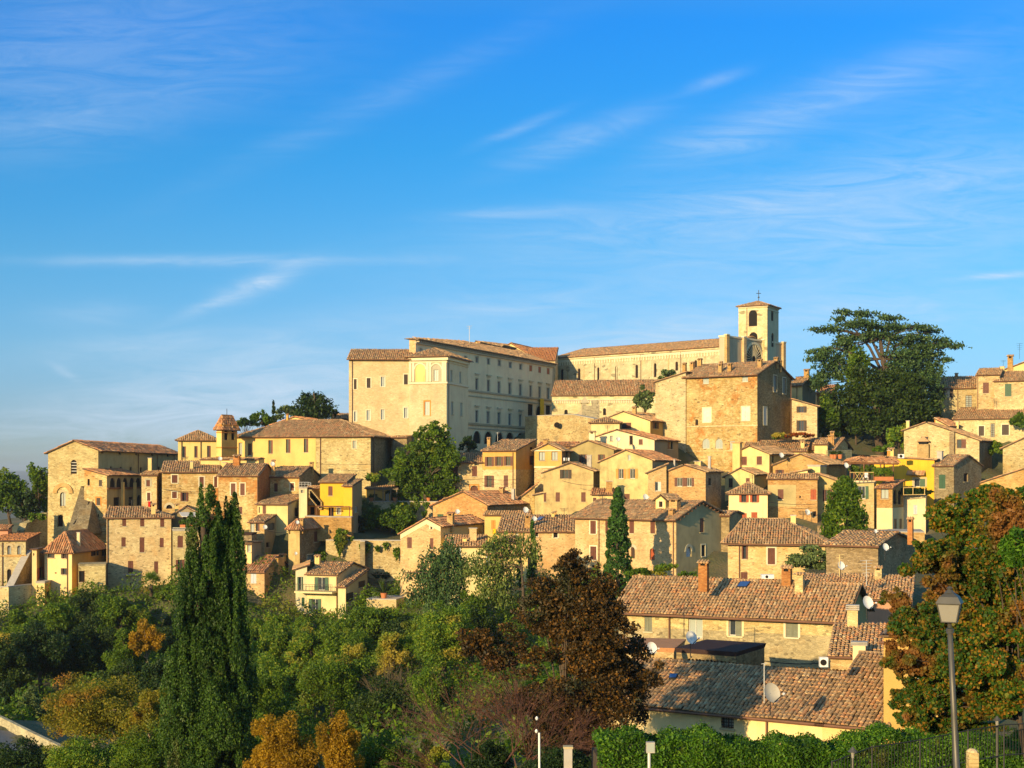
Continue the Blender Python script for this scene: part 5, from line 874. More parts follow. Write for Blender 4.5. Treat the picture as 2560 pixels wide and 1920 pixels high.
SL = [('tree', 'leafy tree against the sunlit terrace wall base', 60, 1512, 1620, 100, 188, 'l_green'), ('tree', 'tree crowding the foot of the cream house bay', 150, 1482, 1580, 90, 192, 'l_mid'), ('tree', 'leafy tree under the rough stone outhouse', 265, 1478, 1570, 80, 192, 'l_green'), ('tree', 'young tree right of the ivy mound under the tall stone house', 330, 1500, 1590, 80, 190, 'l_green'), ('tree', 'dark tree below the round topped tree', 440, 1530, 1620, 90, 186, 'l_holm'), ('tree', 'green tree against the base of the brick house with blue shutters', 620, 1520, 1620, 90, 186, 'l_green'), ('tree', 'yellowish tree against the brick house corner', 690, 1522, 1620, 90, 185, 'l_mid'), ('tree', 'leafy tree touching the villa ground floor', 765, 1535, 1620, 90, 184, 'l_green'), ('tree', 'leafy tree under the villa annex wall', 850, 1530, 1620, 90, 183, 'l_green'), ('tree', 'bushy tree beside the lower terrace wall', 915, 1512, 1600, 80, 182, 'l_holm'), ('tree', 'leafy tree at the battered foot of the gabled brick house', 1015, 1520, 1610, 90, 180, 'l_green'), ('tree', "green tree before the low cream houses' foot", 1120, 1495, 1600, 100, 172, 'l_mid'), ('tree', 'dark leafy tree between pale cedar and maple', 1180, 1470, 1580, 80, 165, 'l_green'), ('tree', 'bushy green tree hiding the foot of the cream house', 180, 1505, 1610, 120, 186, 'l_green'), ('tree', 'green tree below the sunlit terrace wall, right of the bright one', 95, 1540, 1640, 110, 180, 'l_mid'), ('tree', 'round green tree in front of the tall stone house foot', 250, 1498, 1600, 110, 184, 'l_holm'), ('tree', 'dark round tree below the palm', 385, 1560, 1650, 90, 176, 'l_holm'), ('tree', 'green tree right behind the twin cypress below the brick house', 630, 1540, 1660, 90, 176, 'l_green'), ('tree', 'green tree under the balcony of the villa', 740, 1550, 1650, 110, 178, 'l_mid'), ('tree', 'round green tree between villa and weeping cedar', 960, 1530, 1640, 110, 174, 'l_green'), ('tree', 'mid green tree in front of the low cream houses', 1060, 1530, 1640, 120, 160, 'l_green'), ('tree', 'dark green tree behind the red maple crown', 1180, 1500, 1640, 120, 150, 'l_holm'), 
('bush', 'mound of dark ivy under the stone outhouse wall', 215, 1465, 1530, 90, 188, 'l_holm'), ('tree', 'broad green tree below the tall stone house', 300, 1480, 1580, 110, 180, 'l_green'), ('tree', 'green tree at the foot of the cream house', 130, 1490, 1590, 110, 182, 'l_green'),
      ('tree', 'bright tree below the sunlit terrace wall', 40, 1560, 1640, 130, 170, 'l_mid'), ('tree', 'large dark oak in the left part of the slope', 225, 1540, 1730, 170, 155, 'l_holm'), ('tree', 'dark oak left of the large one', 100, 1545, 1740, 150, 150, 'l_dark'), ('tree', 'dark green tree at the left edge of the slope', 10, 1585, 1770, 130, 145, 'l_holm'),
      ('tree', 'dark round tree right of the large oak', 320, 1560, 1720, 110, 150, 'l_green'), ('tree', 'golden yellow young tree left of the twin cypress', 368, 1535, 1640, 80, 150, 'l_gold'), ('tree', 'blue green tree behind the twin cypress', 330, 1640, 1750, 140, 130, 'l_holm'), ('tree', 'dim blue green tree left of the twin cypress', 410, 1630, 1760, 100, 125, 'l_dark'),
      ('bush', 'grey blue shrub beside the lane', 75, 1715, 1815, 80, 125, 'l_olive'), ('bush', 'second grey blue shrub beside the lane', 115, 1735, 1800, 50, 122, 'l_olive'), ('bush', 'dark shrub above the lane wall', 20, 1700, 1790, 70, 130, 'l_dark'),
      ('tree', 'wide yellow brown autumn tree in the lower left', 240, 1680, 1870, 250, 100, 'l_yellow'), ('tree', 'yellow brown tree left of the cypress foot', 375, 1720, 1860, 120, 96, 'l_yellow'), ('tree', 'fresh green tree at the bottom left', 210, 1830, 1990, 200, 84, 'l_mid'), ('tree', 'green tree at the bottom under the twin cypress', 360, 1800, 1960, 170, 80, 'l_green'),
      ('bush', 'black green thicket in the bottom left corner', 40, 1835, 1990, 190, 88, 'l_dark'),
      ('tree', 'yellow green tree under the brick house with blue shutters', 690, 1535, 1680, 130, 165, 'l_mid'), ('tree', 'green tree directly below the villa', 780, 1545, 1680, 120, 160, 'l_mid'), ('tree', 'green tree below the villa annex', 875, 1548, 1690, 130, 158, 'l_green'), ('bush', 'dark tree by the foot of the lower terrace wall', 925, 1500, 1580, 120, 172, 'l_green'), ('bush', 'dark shrub beneath the weeping cedar', 1010, 1535, 1590, 110, 168, 'l_dark'),
      ('tree', 'green tree in the middle of the slope under the weeping cedar', 985, 1565, 1700, 130, 150, 'l_mid'), ('tree', 'broad yellow green tree beside the red maple', 1110, 1500, 1680, 170, 140, 'l_mid'), ('tree', 'light green tree left of the bare trees', 720, 1620, 1780, 150, 140, 'l_mid'), ('tree', 'green tree in the middle of the slope', 830, 1625, 1800, 160, 135, 'l_green'),
      ('tree', 'yellow spotted tree in the middle of the slope', 875, 1590, 1740, 110, 138, 'l_mid'), ('tree', 'dark green tree around the bare trees', 960, 1690, 1860, 160, 120, 'l_holm'), ('tree', 'green tree between the bare trees and the red twigs', 1080, 1640, 1800, 120, 118, 'l_green'), ('tree', 'green tree right of the twin cypress', 665, 1660, 1820, 110, 120, 'l_green'),
      ('tree', 'orange gold autumn tree at the bottom', 710, 1765, 1990, 170, 70, 'l_gold'), ('tree', 'second orange gold autumn tree with a bright tip', 845, 1765, 1980, 110, 69, 'l_gold'), ('tree', 'dark green tree between the gold trees and the yellow bush', 960, 1830, 1990, 150, 84, 'l_green'), ('bush', 'lime yellow bush at the bottom middle', 1080, 1830, 1960, 90, 74, 'l_mid'),
      ('bush', 'dark bush at the bottom beside the grey pillar', 1220, 1840, 1980, 120, 66, 'l_dark'), ('tree', 'green tree rising behind the red maple', 1190, 1440, 1560, 90, 150, 'l_green') if False else ('bush', 'low dark growth at the foot of the red maple', 1400, 1860, 1960, 200, 62, 'l_dark'),
      ('tree', 'dim tree low on the slope left of the gold trees', 600, 1790, 1940, 130, 95, 'l_green'), ('bush', 'undergrowth on the slope under the villa', 800, 1580, 1640, 240, 172, 'l_green'), ('bush', 'undergrowth on the slope below the palm', 420, 1560, 1640, 150, 170, 'l_holm')]
# ------------------------------------------------------------------ terrain
def terrain():
    pts = np.array(TERR + TX); P, Z = pts[:, :2], pts[:, 2]
    def zf(x, y):
        x = np.atleast_1d(x).astype(float); y = np.atleast_1d(y).astype(float); out = np.empty(len(x))
        for i in range(0, len(x), 4000):
            d2 = (x[i:i + 4000, None] - P[:, 0]) ** 2 + (y[i:i + 4000, None] - P[:, 1]) ** 2; w_ = 1 / (d2 + 6) ** 1.7; out[i:i + 4000] = (w_ * Z).sum(1) / w_.sum(1)
        return out
    return zf
TX = [(-2, 0, -1.7), (10, 0, -1.7), (-20, -10, -1.7), (30, -10, -2), (0, 20, -9), (16, 33, -7.4), (10, 30, -8), (20, 45, -12.8), (12, 45, -13), (30, 45, -12.8), (38, 48, -12.5), (8, 55, -14.8), (25, 60, -14.8), (34, 60, -14.5), (0, 55, -19), (-10, 60, -23), (-20, 75, -27), (-35, 75, -29), (-50, 80, -30), (-12, 90, -28), (5, 90, -24), (0, 120, -27), (-10, 120, -28), (-60, 175, -26), (-130, 160, -40), (-90, 120, -32), (-80, 60, -32), (-60, 30, -22), (60, 60, -10), (90, 120, -5), (110, 200, 0), (110, 260, 8), (60, 330, 12), (0, 330, 10), (-60, 330, -5), (-110, 330, -20), (50, 20, -6), (-20, 30, -14), (-160, 300, -45), (150, 100, -4), (150, 300, 5), (-100, 200, -34), (-110, 240, -30),
      (36, 120, -14), (44, 120, -13), (50, 140, -12), (40, 150, -13), (20, 150, -15), (28, 170, -14), (55, 170, -9), (50, 190, -6), (60, 210, -1)]
for x_, y_, Y_ in ((820, 1351, 209), (870, 1351, 209), (930, 1351, 208), (990, 1351, 208), (900, 1349, 214), (960, 1349, 214), (1010, 1348, 214), (950, 1345, 219), (1020, 1345, 219), (830, 1470, 200), (880, 1480, 200), (940, 1485, 199), (990, 1490, 197), (960, 1495, 192)): v_ = at(x_, y_, Y_); TX.append((v_.x, v_.y, v_.z))
for q_ in SL: yb_ = q_[4]; TX.append((at(q_[2], 0, q_[6]).x, q_[6], (HZ - min(yb_, 1960)) * q_[6] / F - 1.5))
LT = [at(-60, 1768, 118), at(0, 1793, 115), at(70, 1828, 110), at(150, 1866, 104), at(220, 1900, 99)]; LN = [at(-60, 1850, 104), at(0, 1868, 102), at(70, 1900, 98), at(150, 1940, 93), at(220, 1975, 90)]
for a_, b_ in zip(LT, LN): TX += [(a_.x, a_.y + .8, a_.z - .1), (a_.x, a_.y - 1, a_.z - 1.2), (b_.x, b_.y, a_.z - 1.3)]
ZF = terrain()
def gz(x, y): return float(ZF(x, y)[0])
def ground():
    xs = np.concatenate([np.linspace(-9000, -170, 24)[:-1], np.arange(-170, 171, 2.6), np.linspace(170, 9000, 24)[1:]])
    ys = np.concatenate([np.linspace(-3000, -20, 10)[:-1], np.arange(-20, 361, 2.6), np.linspace(361, 14000, 30)[1:]])
    gx, gy = np.meshgrid(xs, ys); fx, fy = gx.ravel(), gy.ravel(); z = ZF(fx, fy)
    far = np.clip((np.hypot(fx, fy - 170) - 200) / 500, 0, 1); far = far * far * (3 - 2 * far)
    hills = -70 + 85 * np.clip((fy - 2500) / 6000, 0, 1) * (.6 + .4 * np.sin(fx / 900. + 1)) + 10 * np.sin(fx / 300) * np.cos(fy / 400)
    z = z * (1 - far) + hills * far; z += .25 * np.sin(fx * .9) * np.cos(fy * .7) * (1 - far)
    nxn, nyn = len(xs), len(ys); V = np.stack([fx, fy, z], 1); i = np.arange(nyn - 1)[:, None] * nxn + np.arange(nxn - 1)[None]; i = i.ravel()
    Q = np.stack([i, i + 1, i + nxn + 1, i + nxn], 1); me = bpy.data.meshes.new('ground')
    me.vertices.add(len(V)); me.vertices.foreach_set('co', V.astype(np.float32).ravel()); me.loops.add(Q.size); me.loops.foreach_set('vertex_index', Q.ravel().astype(np.int32))
    me.polygons.add(len(Q)); me.polygons.foreach_set('loop_start', np.arange(0, Q.size, 4, dtype=np.int32)); me.update(calc_edges=True); me.polygons.foreach_set('use_smooth', [True] * len(Q))
    me.materials.append(M['ground']); o = bpy.data.objects.new('ground', me); COL.objects.link(o); o['kind'] = 'structure'
ground()
# ------------------------------------------------------------------ plants
def leaves(name, par, C, mat, l, asp=.55, droop=None, seed=0, spread=1., up=0.):
    r = np.random.default_rng(seed + 101); N = len(C); n = r.normal(size=(N, 3)); n[:, 2] += up
    t = r.normal(size=(N, 3))
    if droop is not None: t = t * spread + np.array(droop)
    t /= np.linalg.norm(t, axis=1)[:, None]; b = np.cross(n, t); b /= np.linalg.norm(b, axis=1)[:, None] + 1e-9
    s = (l * r.uniform(.6, 1.35, N))[:, None]; t = t * s; b = b * s * asp
    k = np.cross(t, b); k /= np.linalg.norm(k, axis=1)[:, None] + 1e-9
    A = np.stack([C + t, C + b - k * s * .15, C - t, C - b - k * s * .15], 1); return quadmesh(name, A, mat, par)
def clumps(c, r, K, n, seed, cr=.34, lo=.35, hemi=-.45, jit=.25):
    """points in K leaf clumps spread through an ellipsoid"""
    g = np.random.default_rng(seed); d = g.normal(size=(K * 3, 3)); d /= np.linalg.norm(d, axis=1)[:, None]; d = d[d[:, 2] > hemi][:K]; K = len(d)
    f = g.uniform(lo, .86, K) ** .7 * g.uniform(1 - jit, 1 + jit * .35, K); cc = d * f[:, None]; sz = g.uniform(.55, 1.2, K) * cr
    k = g.choice(K, n, p=sz ** 2 / (sz ** 2).sum()); e = g.normal(size=(n, 3)); e /= np.linalg.norm(e, axis=1)[:, None]; e *= (g.uniform(0.15, 1, n) ** .5)[:, None] * sz[k][:, None]; e[:, 2] *= .75
    return (cc[k] + e) * np.array(r) + np.array(c), cc * np.array(r) + np.array(c)
def trunk(par, base, top, r, ends=(), mat='bark', seed=0, name='trunk'):
    g = random.Random(seed); mb = MB(); b = Vector(base); t = Vector(top); m = [b.lerp(t, f) + Vector((g.uniform(-1, 1), g.uniform(-1, 1), 0)) * r * .8 * (f > 0) for f in (0, .25, .5, .75, 1)]
    mb.tube(m, [r * (1.25 - .95 * i / 4) for i in range(5)], mat, 7)
    for q in ends:
        q = Vector(q); f = g.uniform(.3, .85); s = b.lerp(t, f); md = s.lerp(q, .5) + Vector((0, 0, (q - s).length * .08)); mb.tube([s, md, q], [r * .42, r * .25, r * .08], mat, 5, False)
    mb.build(name, par, True)
LF = .00125
def nleaf(w, h, Y, l, cov): return int(cov * math.pi / 4 * w * h / (.55 * l * l))
def T(name, label, x, yt, yb, wp, Y, mat='l_green', kind='round', K=None, cov=3.0, ls=1., group='trees on the slope below the town', seed=None, dz=None, bark='bark', asp=.55, cat=None, cr=.34, gnd=None, tr=True, lo=.35):
    sd = seed if seed is not None else int(x * 3 + yt); top = at(x, yt, Y); bot = at(x, yb, Y); w = wp * Y / F; h = top.z - bot.z; l = Y * LF * ls; n = nleaf(w, h, Y, l, cov)
    g = gnd if gnd is not None else min(gz(top.x, Y), bot.z - .2); H = empty(name, (top.x, Y, g), label, cat or ('tree' if name != 'bush' else 'bush'), group)
    c = ((top.x), Y, (top.z + bot.z) / 2)
    if kind == 'round':
        K = K or max(14, int(26 * (w * h) ** .5 / 5)); P, cc = clumps(c, (w / 2, (dz or w) / 2, h / 2), K, n, sd, cr=cr, lo=lo)
        if tr: trunk(H, (top.x, Y, g), (top.x, Y, c[2] + h * .2), max(.12, w * .035), [tuple(q) for q in cc[:10]], bark, sd)
        leaves('crown', H, P, mat, l, asp, seed=sd)
    elif kind == 'spindle':   # cypress: upright flame-like sprays
        gg = np.random.default_rng(sd); K = K or 60; t0 = gg.uniform(0, .97, K) ** 1.05; th = gg.uniform(0, 2 * math.pi, K); R_ = lambda t: w / 2 * np.clip((1 - t) ** .62 * (.35 + .65 * np.clip(t / .12, 0, 1)) * 1.02, .02, 1) * (.80 + .20 * (1 - t))
        hl = h * gg.uniform(.07, .15, K) * (1 - t0 * .45); rr = R_(t0) * gg.uniform(.45, .95, K); sr = R_(t0) * gg.uniform(.28, .5, K) + w * .03
        k = gg.choice(K, n, p=(sr * hl) / (sr * hl).sum()); tt = gg.uniform(0, 1, n); an = gg.uniform(0, 2 * math.pi, n); q = sr[k] * np.sin(np.clip(tt * .9 + .1, 0, 1) * math.pi) ** .6 * gg.uniform(.3, 1, n) ** .5
        zz = bot.z + t0[k] * h * .97 + (tt - .35) * hl[k]; zz = np.minimum(zz, top.z); lean = 1 - .35 * tt
        X = c[0] + np.cos(th[k]) * rr[k] * lean + np.cos(an) * q; YY = c[1] + np.sin(th[k]) * rr[k] * lean + np.sin(an) * q; trunk(H, (top.x, Y, g), (top.x, Y, top.z - h * .08), w * .06, (), bark, sd)
        leaves('crown', H, np.stack([X, YY, zz], 1), mat, l, asp, (0, 0, 1.1), sd, .8)
    elif kind == 'cone':
        gg = np.random.default_rng(sd); K = K or 90; t0 = gg.uniform(0, .96, K) ** 1.3; th = gg.uniform(0, 2 * math.pi, K); R_ = lambda t: w / 2 * np.clip(1 - t, 0, 1) ** .62 * (.78 + .22 * np.clip(t / .15, 0, 1))
        sr = w * gg.uniform(.07, .13, K); k = gg.integers(0, K, n); e = gg.normal(size=(n, 3)); e /= np.linalg.norm(e, axis=1)[:, None]; e *= (sr[k] * gg.uniform(.3, 1, n) ** .5)[:, None]
        X = np.stack([c[0] + np.cos(th[k]) * R_(t0[k]) * .9, c[1] + np.sin(th[k]) * R_(t0[k]) * .9, bot.z + t0[k] * h * .97], 1) + e; m2 = n // 3
        tz = gg.uniform(0, .97, m2); t2 = gg.uniform(0, 6.283, m2); Z = np.stack([c[0] + np.cos(t2) * R_(tz) * .85, c[1] + np.sin(t2) * R_(tz) * .85, bot.z + tz * h], 1)
        trunk(H, (top.x, Y, g), (top.x, Y, top.z - h * .15), w * .05, (), bark, sd); leaves('crown', H, np.concatenate([X, Z]), mat, l, asp, (0, 0, .6), sd)
    elif kind == 'bare':
        mb = MB(); gg = random.Random(sd)
        def br(p, d, L_, r_, dep):
            q = p + d * L_ * .5 + Vector((gg.uniform(-1, 1), gg.uniform(-1, 1), gg.uniform(-.5, 1))) * L_ * .06; e = p + d * L_
            mb.tube([p, q, e], [r_, r_ * .8, r_ * .62], bark, 4 if dep < 3 else 3, False)
            if dep <= 0: return
            for i in range(gg.choice((3, 3, 4)) if K is None else K):
                nd_ = (d + Vector((gg.gauss(0, .42), gg.gauss(0, .42), gg.gauss(.10, .25)))).normalized(); br(p + d * L_ * gg.uniform(.45, 1), nd_, L_ * gg.uniform(.62, .86), r_ * .6, dep - 1)
        for i in range(5): br(Vector((top.x + gg.uniform(-.2, .2) * w, Y + gg.uniform(-.4, .4), g)), Vector((gg.gauss(0, .38), gg.gauss(0, .3), 1)).normalized(), (top.z - g) * .34, max(.03, w * .012), 5 if mat else 4)
        mb.build('trunk', H)
        if mat: P, _ = clumps((top.x, Y, c[2] + h * .05), (w * .48, w * .4, h * .45), 60, int(n * .05), sd, cr=.3); leaves('crown', H, P, mat, l * .7, .5, seed=sd)
    return H
def plates(name, label, reg, trunk_px, lst, Y, mat, group, limbs, droop=(0, 0, -.5), ls=1., cov=3.2, rt=.5, seed=3, sag=.35, dens=1., thick=.35, spread=1.):
    """a cedar: flat layers of foliage on long limbs. lst: layer centre x, y, half width, half height in pixels"""
    p = lambda x, y, Yq=Y: at(nx(reg, x), ny(reg, y), Yq); gg = np.random.default_rng(seed); b = p(*trunk_px[0]); g = min(gz(b.x, Y), b.z); H = empty(name, (b.x, Y, g), label, 'tree', group); l = Y * LF * ls; out = []; mb = MB()
    T_ = [Vector((b.x, Y, g))] + [p(*q) for q in trunk_px]; mb.tube(T_, [rt * (1.1 - .75 * i / (len(T_) - 1)) for i in range(len(T_))], 'bark', 7)
    for li in limbs: pts = [p(*q[:2], Y + (q[2] if len(q) > 2 else 0)) for q in li]; mb.tube(pts, [rt * .55 * (1 - .7 * i / (len(pts) - 1)) for i in range(len(pts))], 'bark', 5, False)
    for x, y, hw, hh in lst:
        hh *= 1.08 if dens > 1 else 1.25
        off = gg.uniform(-.5, .5) * 3.; c = p(x, y, Y + off); R_ = hw / REG[reg][2] * Y / F; hz = hh / REG[reg][2] * Y / F; n = int(cov * dens * 4 * R_ * hz / (.55 * l * l))
        J = max(5, int(R_ * 5)); a = gg.uniform(0, 2 * math.pi, J); rr = R_ * gg.uniform(.15, 1, J) ** .6; cx = c.x + np.cos(a) * rr; cy = c.y + np.sin(a) * rr * .8; cz = c.z + hz * .35 - sag * rr ** 2 / max(R_, .1) * .45 + gg.normal(0, hz * .18, J)
        k = gg.integers(0, J, n); s = R_ * .30; e = gg.normal(size=(n, 3)); dr = np.hypot(e[:, 0], e[:, 1])
        out.append(np.stack([cx[k] + e[:, 0] * s, cy[k] + e[:, 1] * s, cz[k] + e[:, 2] * hz * .5 * thick / .35 - dr * hz * .3 * (sag / .35)], 1))
        near = min(T_[1:], key=lambda q: (q - c).length); mb.tube([near, near.lerp(c, .5) + Vector((0, 0, .1 * R_)), c], [rt * .22, rt * .14, rt * .05], 'bark', 4, False)
    mb.build('trunk', H, True); leaves('crown', H, np.concatenate(out), mat, l, .42, droop, seed, spread); return H
def multi(name, label, els, Y, mat, l, n, grp, seed=1, K=30, cr=.26, cat='tree', tk=None, asp=.6, dz=1., yj=.4, droop=None):
    H = empty(name, at(tk[0][0], tk[0][1], Y), label, cat, grp); P = []; e = []; A = sum(q[2] * q[3] for q in els); k = Y / F
    for i, (x, y, rx, ry) in enumerate(els):
        c = at(x, y, Y + ((i * 7) % 5 - 2) * yj); q, cc = clumps(tuple(c), (rx * k, min(rx, ry) * k * dz, ry * k), K, int(n * rx * ry / A), seed + i, cr=cr, lo=.12, hemi=-1); P.append(q); e += [tuple(v) for v in cc[:2]]
    trunk(H, H.location, at(tk[1][0], tk[1][1], Y), tk[2], e, tk[3], seed); leaves('crown', H, np.concatenate(P), mat, l, asp, droop, seed=seed); return H
# ---- behind and among the houses
HT = 'trees among the houses'
T('tree', 'dark bushy tree on the skyline behind the yellow building, nearest the bell turret', 618, 1040, 1075, 70, 258, 'l_dark', group=HT, gnd=0)
T('tree', 'rounded dark tree on the skyline just left of the slim skyline cypress', 655, 1020, 1075, 60, 262, 'l_green', group=HT, gnd=0)
T('cypress', 'slim cypress on the skyline behind the yellow building', 683, 1000, 1065, 19, 256, 'l_dark', 'spindle', K=16, group=HT, gnd=0)
T('tree', 'grey green rounded tree right of the skyline cypress', 722, 1012, 1065, 80, 259, 'l_olive', group=HT, gnd=0)
plates('cedar', 'small dark cedar on the skyline left of the palace wing', 'N', [(790, 1050), (788, 1000), (784, 982)], [(782, 988, 22, 8), (765, 1000, 26, 8), (803, 1002, 24, 8), (762, 1016, 30, 9), (812, 1018, 28, 8), (785, 1024, 40, 10), (822, 1032, 20, 8), (765, 1036, 34, 10), (800, 1042, 34, 9)], 254, 'l_dark', HT, [], rt=.3, seed=5)
LG = 'trees left of the old church'
T('tree', 'tall tree close against the left side of the old church', 95, 1155, 1330, 70, 226, 'l_green', group=LG, cov=3.4)
T('tree', 'wide dull green tree at the left edge beside the church', 22, 1172, 1320, 120, 238, 'l_green', group=LG)
T('tree', 'dark tree filling the gap low between the church trees', 62, 1215, 1335, 75, 222, 'l_dark', group=LG)
T('bush', 'bright bush on top of the descending wall', 93, 1278, 1312, 46, 216, 'l_mid', group=LG, tr=False)
T('tree', 'dark tree below the palace arches', 1172, 1085, 1140, 52, 232, 'l_dark', group=HT)
T('bush', 'low dark hedge along the upper garden terrace', 1040, 1195, 1250, 140, 224.5, 'l_dark', group=HT, dz=3, tr=False, cov=3.6)
T('tree', 'grey green tree against the patched block below the cathedral aisle', 1612, 965, 1040, 60, 250, 'l_olive', group=HT, cov=3.4)
T('tree', 'small tree top rising above the great stone wing', 1672, 922, 962, 62, 252, 'l_olive', group=HT, gnd=3)
CE = [(1050, 400, 90, 26), (1150, 380, 90, 30), (1250, 400, 90, 26), (1340, 440, 100, 30), (960, 440, 90, 30), (1450, 470, 90, 26), (880, 620, 90, 34), (1330, 640, 100, 40), (1450, 580, 100, 34), (1580, 650, 60, 30), (1480, 760, 90, 44), (780, 720, 70, 34), (930, 222, 60, 16), (1010, 232, 60, 18), (1110, 232, 80, 18), (1200, 262, 80, 18), (1310, 268, 60, 14), (900, 270, 50, 16), (760, 342, 75, 12), (850, 345, 80, 20), (950, 318, 90, 24), (1060, 300, 100, 28), (1170, 320, 100, 26), (1290, 330, 90, 24), (1400, 330, 100, 24), (1500, 330, 70, 16), (1560, 358, 60, 18), (930, 400, 60, 20),
      (1420, 400, 90, 22), (1540, 415, 90, 22), (1630, 425, 60, 18), (1560, 465, 90, 22), (1680, 458, 90, 16), (1740, 468, 45, 12), (740, 500, 60, 14), (830, 492, 70, 22), (740, 545, 70, 22), (850, 545, 80, 30), (800, 600, 70, 22), (930, 560, 80, 34), (1330, 510, 110, 30), (1450, 530, 110, 32), (1560, 520, 80, 22), (1640, 560, 70, 16), (1590, 600, 50, 18),
      (1380, 590, 110, 34), (1500, 630, 90, 30), (1560, 690, 60, 30), (830, 660, 90, 30), (750, 690, 60, 26), (730, 745, 50, 26), (1500, 720, 90, 40), (1420, 680, 100, 40), (1560, 790, 60, 50), (1000, 480, 60, 34)]
plates('cedar', 'giant flat topped cedar on the skyline right of the bell tower', 'R5', [(1215, 700), (1215, 560), (1195, 420)], CE, 253, 'l_cedar', HT,
       [[(1200, 640), (1120, 480), (1040, 380), (960, 300)], [(1200, 560), (1130, 420), (1110, 320)], [(1210, 600), (1190, 430), (1180, 330)], [(1220, 600), (1260, 430), (1330, 360), (1440, 330)], [(1230, 620), (1300, 470), (1420, 390), (1560, 370)], [(1230, 640), (1400, 500), (1560, 450), (1700, 455)], [(1190, 640), (1000, 520), (850, 480), (740, 495)], [(1230, 660), (1450, 600), (1560, 600)], [(1190, 660), (950, 600), (800, 600)], [(1130, 440), (950, 360), (780, 345)]], rt=.6, seed=8, cov=3.6, dens=1.05)
T('yew', 'broad dark green tree mass under the giant cedar', 2200, 905, 1165, 330, 247, 'l_holm', group=HT, cov=4.2, K=150, dz=13, cr=.22, seed=4, lo=.3)
T('tree', 'narrow green tree climbing into the giant cedar', 2140, 850, 1010, 62, 248, 'l_green', group=HT, cov=3.4, lo=.1)
T('tree', 'dark tree at the left foot of the giant cedar', 2065, 985, 1110, 70, 246, 'l_green', group=HT, cov=3.4)
T('tree', 'lighter yellow green tree at the right foot of the giant cedar', 2248, 1055, 1150, 70, 240, 'l_mid', group=HT, cov=3.4)
T('bush', 'clipped dark hedge block left of the stone gable house', 2205, 1106, 1142, 52, 237, 'l_green', group=HT, tr=False, cr=.25)
T('bush', 'round green bush at the foot of the patched block', 1948, 1078, 1102, 46, 231, 'l_mid', group=HT, tr=False)
T('bush', 'red creeper spilling over a roof below the patched block', 2000, 1080, 1100, 90, 231, 'l_redvine', group=HT, tr=False, cr=.25)
T('bush', 'green climber on the long low stone house at the right edge', 2545, 1030, 1085, 50, 241, 'l_green', group=HT, tr=False)
T('bush', 'bush in the gap beside the barn wall at the right edge', 2490, 1100, 1150, 50, 236, 'l_green', group=HT, tr=False)
# terrace garden
GA = 'shrubs in the terrace gardens'
for i, (x, yt, yb, wp, Y, m, lab) in enumerate([(910, 1250, 1350, 60, 217, 'l_olive', 'grey green olive at the left end of the middle garden'), (950, 1262, 1350, 70, 216, 'l_green', 'rounded green shrub beside the garden olive'), (990, 1258, 1350, 60, 218, 'l_mid', 'bright shrub in the centre of the middle garden'),
        (1020, 1275, 1352, 44, 215, 'l_green', 'dark shrub at the right end of the middle garden'), (890, 1290, 1355, 44, 213.5, 'l_dark', 'dark shrub beside the yellow pergola house'), (858, 1328, 1378, 40, 205, 'l_green', 'climbing shrub spilling over the retaining wall left end'),
        (815, 1380, 1410, 80, 207, 'l_green', 'low shrubs behind the villa roof'), (960, 1425, 1480, 52, 205, 'l_dark', 'dark shrub in the yard between villa and gabled brick house'), (932, 1190, 1215, 40, 221, 'l_mid', 'yellowing vine on the garden pergola'), (985, 1175, 1205, 60, 222, 'l_green', 'green vine over the garden pergola')]):
    T('bush', lab, x, yt - 8, yb, wp * 1.35, Y, m, group=GA, tr=False, cov=3.6)
def hang(lab, x, yt, yb, wp, Y, m='l_green'):
    top, bot = at(x, yt, Y), at(x, yb, Y); w, h = wp * Y / F, top.z - bot.z; l = Y * LF; n = nleaf(w, h, Y, l, 3.2); g = np.random.default_rng(int(x)); u = g.uniform(0, 1, n); a = g.uniform(-1, 1, n)
    P = np.stack([top.x + a * w / 2 * np.sqrt(np.clip(1 - (2 * u - .7) ** 2 * .6, .05, 1)), Y - .35 + g.uniform(-.35, .2, n), top.z - u * h * (1 - .4 * np.abs(a))], 1); H = empty('hanging_plant', (top.x, Y, bot.z), lab, 'hanging plant', 'plants hanging down the garden walls'); leaves('foliage', H, P, m, l, .5, (0, 0, -.8), int(x))
for q in [('long hanging plant at the left end of the lower retaining wall', 850, 1350, 1390, 22, 204.6), ('second hanging plant of the lower wall beside the stone pier', 913, 1358, 1392, 26, 204), ('small round hanging plant right of the stone pier', 945, 1365, 1380, 13, 203.8), ('small round hanging plant high on the lower wall', 965, 1357, 1374, 13, 203.8),
          ('tall hanging plant beside the white gabled house', 992, 1370, 1402, 16, 203), ('long dark hanging plant on the upper garden wall', 1006, 1256, 1288, 26, 220.5), ('broad hanging plant right of it on the upper garden wall', 1038, 1255, 1286, 24, 220.2), ('round hanging plant near the brick house on the upper wall', 1066, 1255, 1273, 18, 220), ('low hanging plant under the round one on the upper wall', 1061, 1278, 1295, 14, 220)]: hang(*q)
T('yew', 'dense cone-shaped yew between the brick houses', 2113, 1183, 1455, 165, 150, 'l_green', 'cone', group=HT, cov=4, K=190, ls=1.0)
T('bush', 'broad olive green bush left of the cone-shaped yew', 2040, 1370, 1445, 150, 138, 'l_olive', group=HT, tr=False, cov=4)
T('cypress', 'bushy cypress in front of the long stone house', 1545, 1210, 1500, 82, 160, 'l_cypb', 'cone', K=150, group=HT, cov=4.5, ls=.85)
T('cypress', 'tall needle-thin cypress in front of the mossy roof', 1331, 1280, 1460, 24, 172, 'l_cypb', 'spindle', K=30, group=HT, cov=4.5)
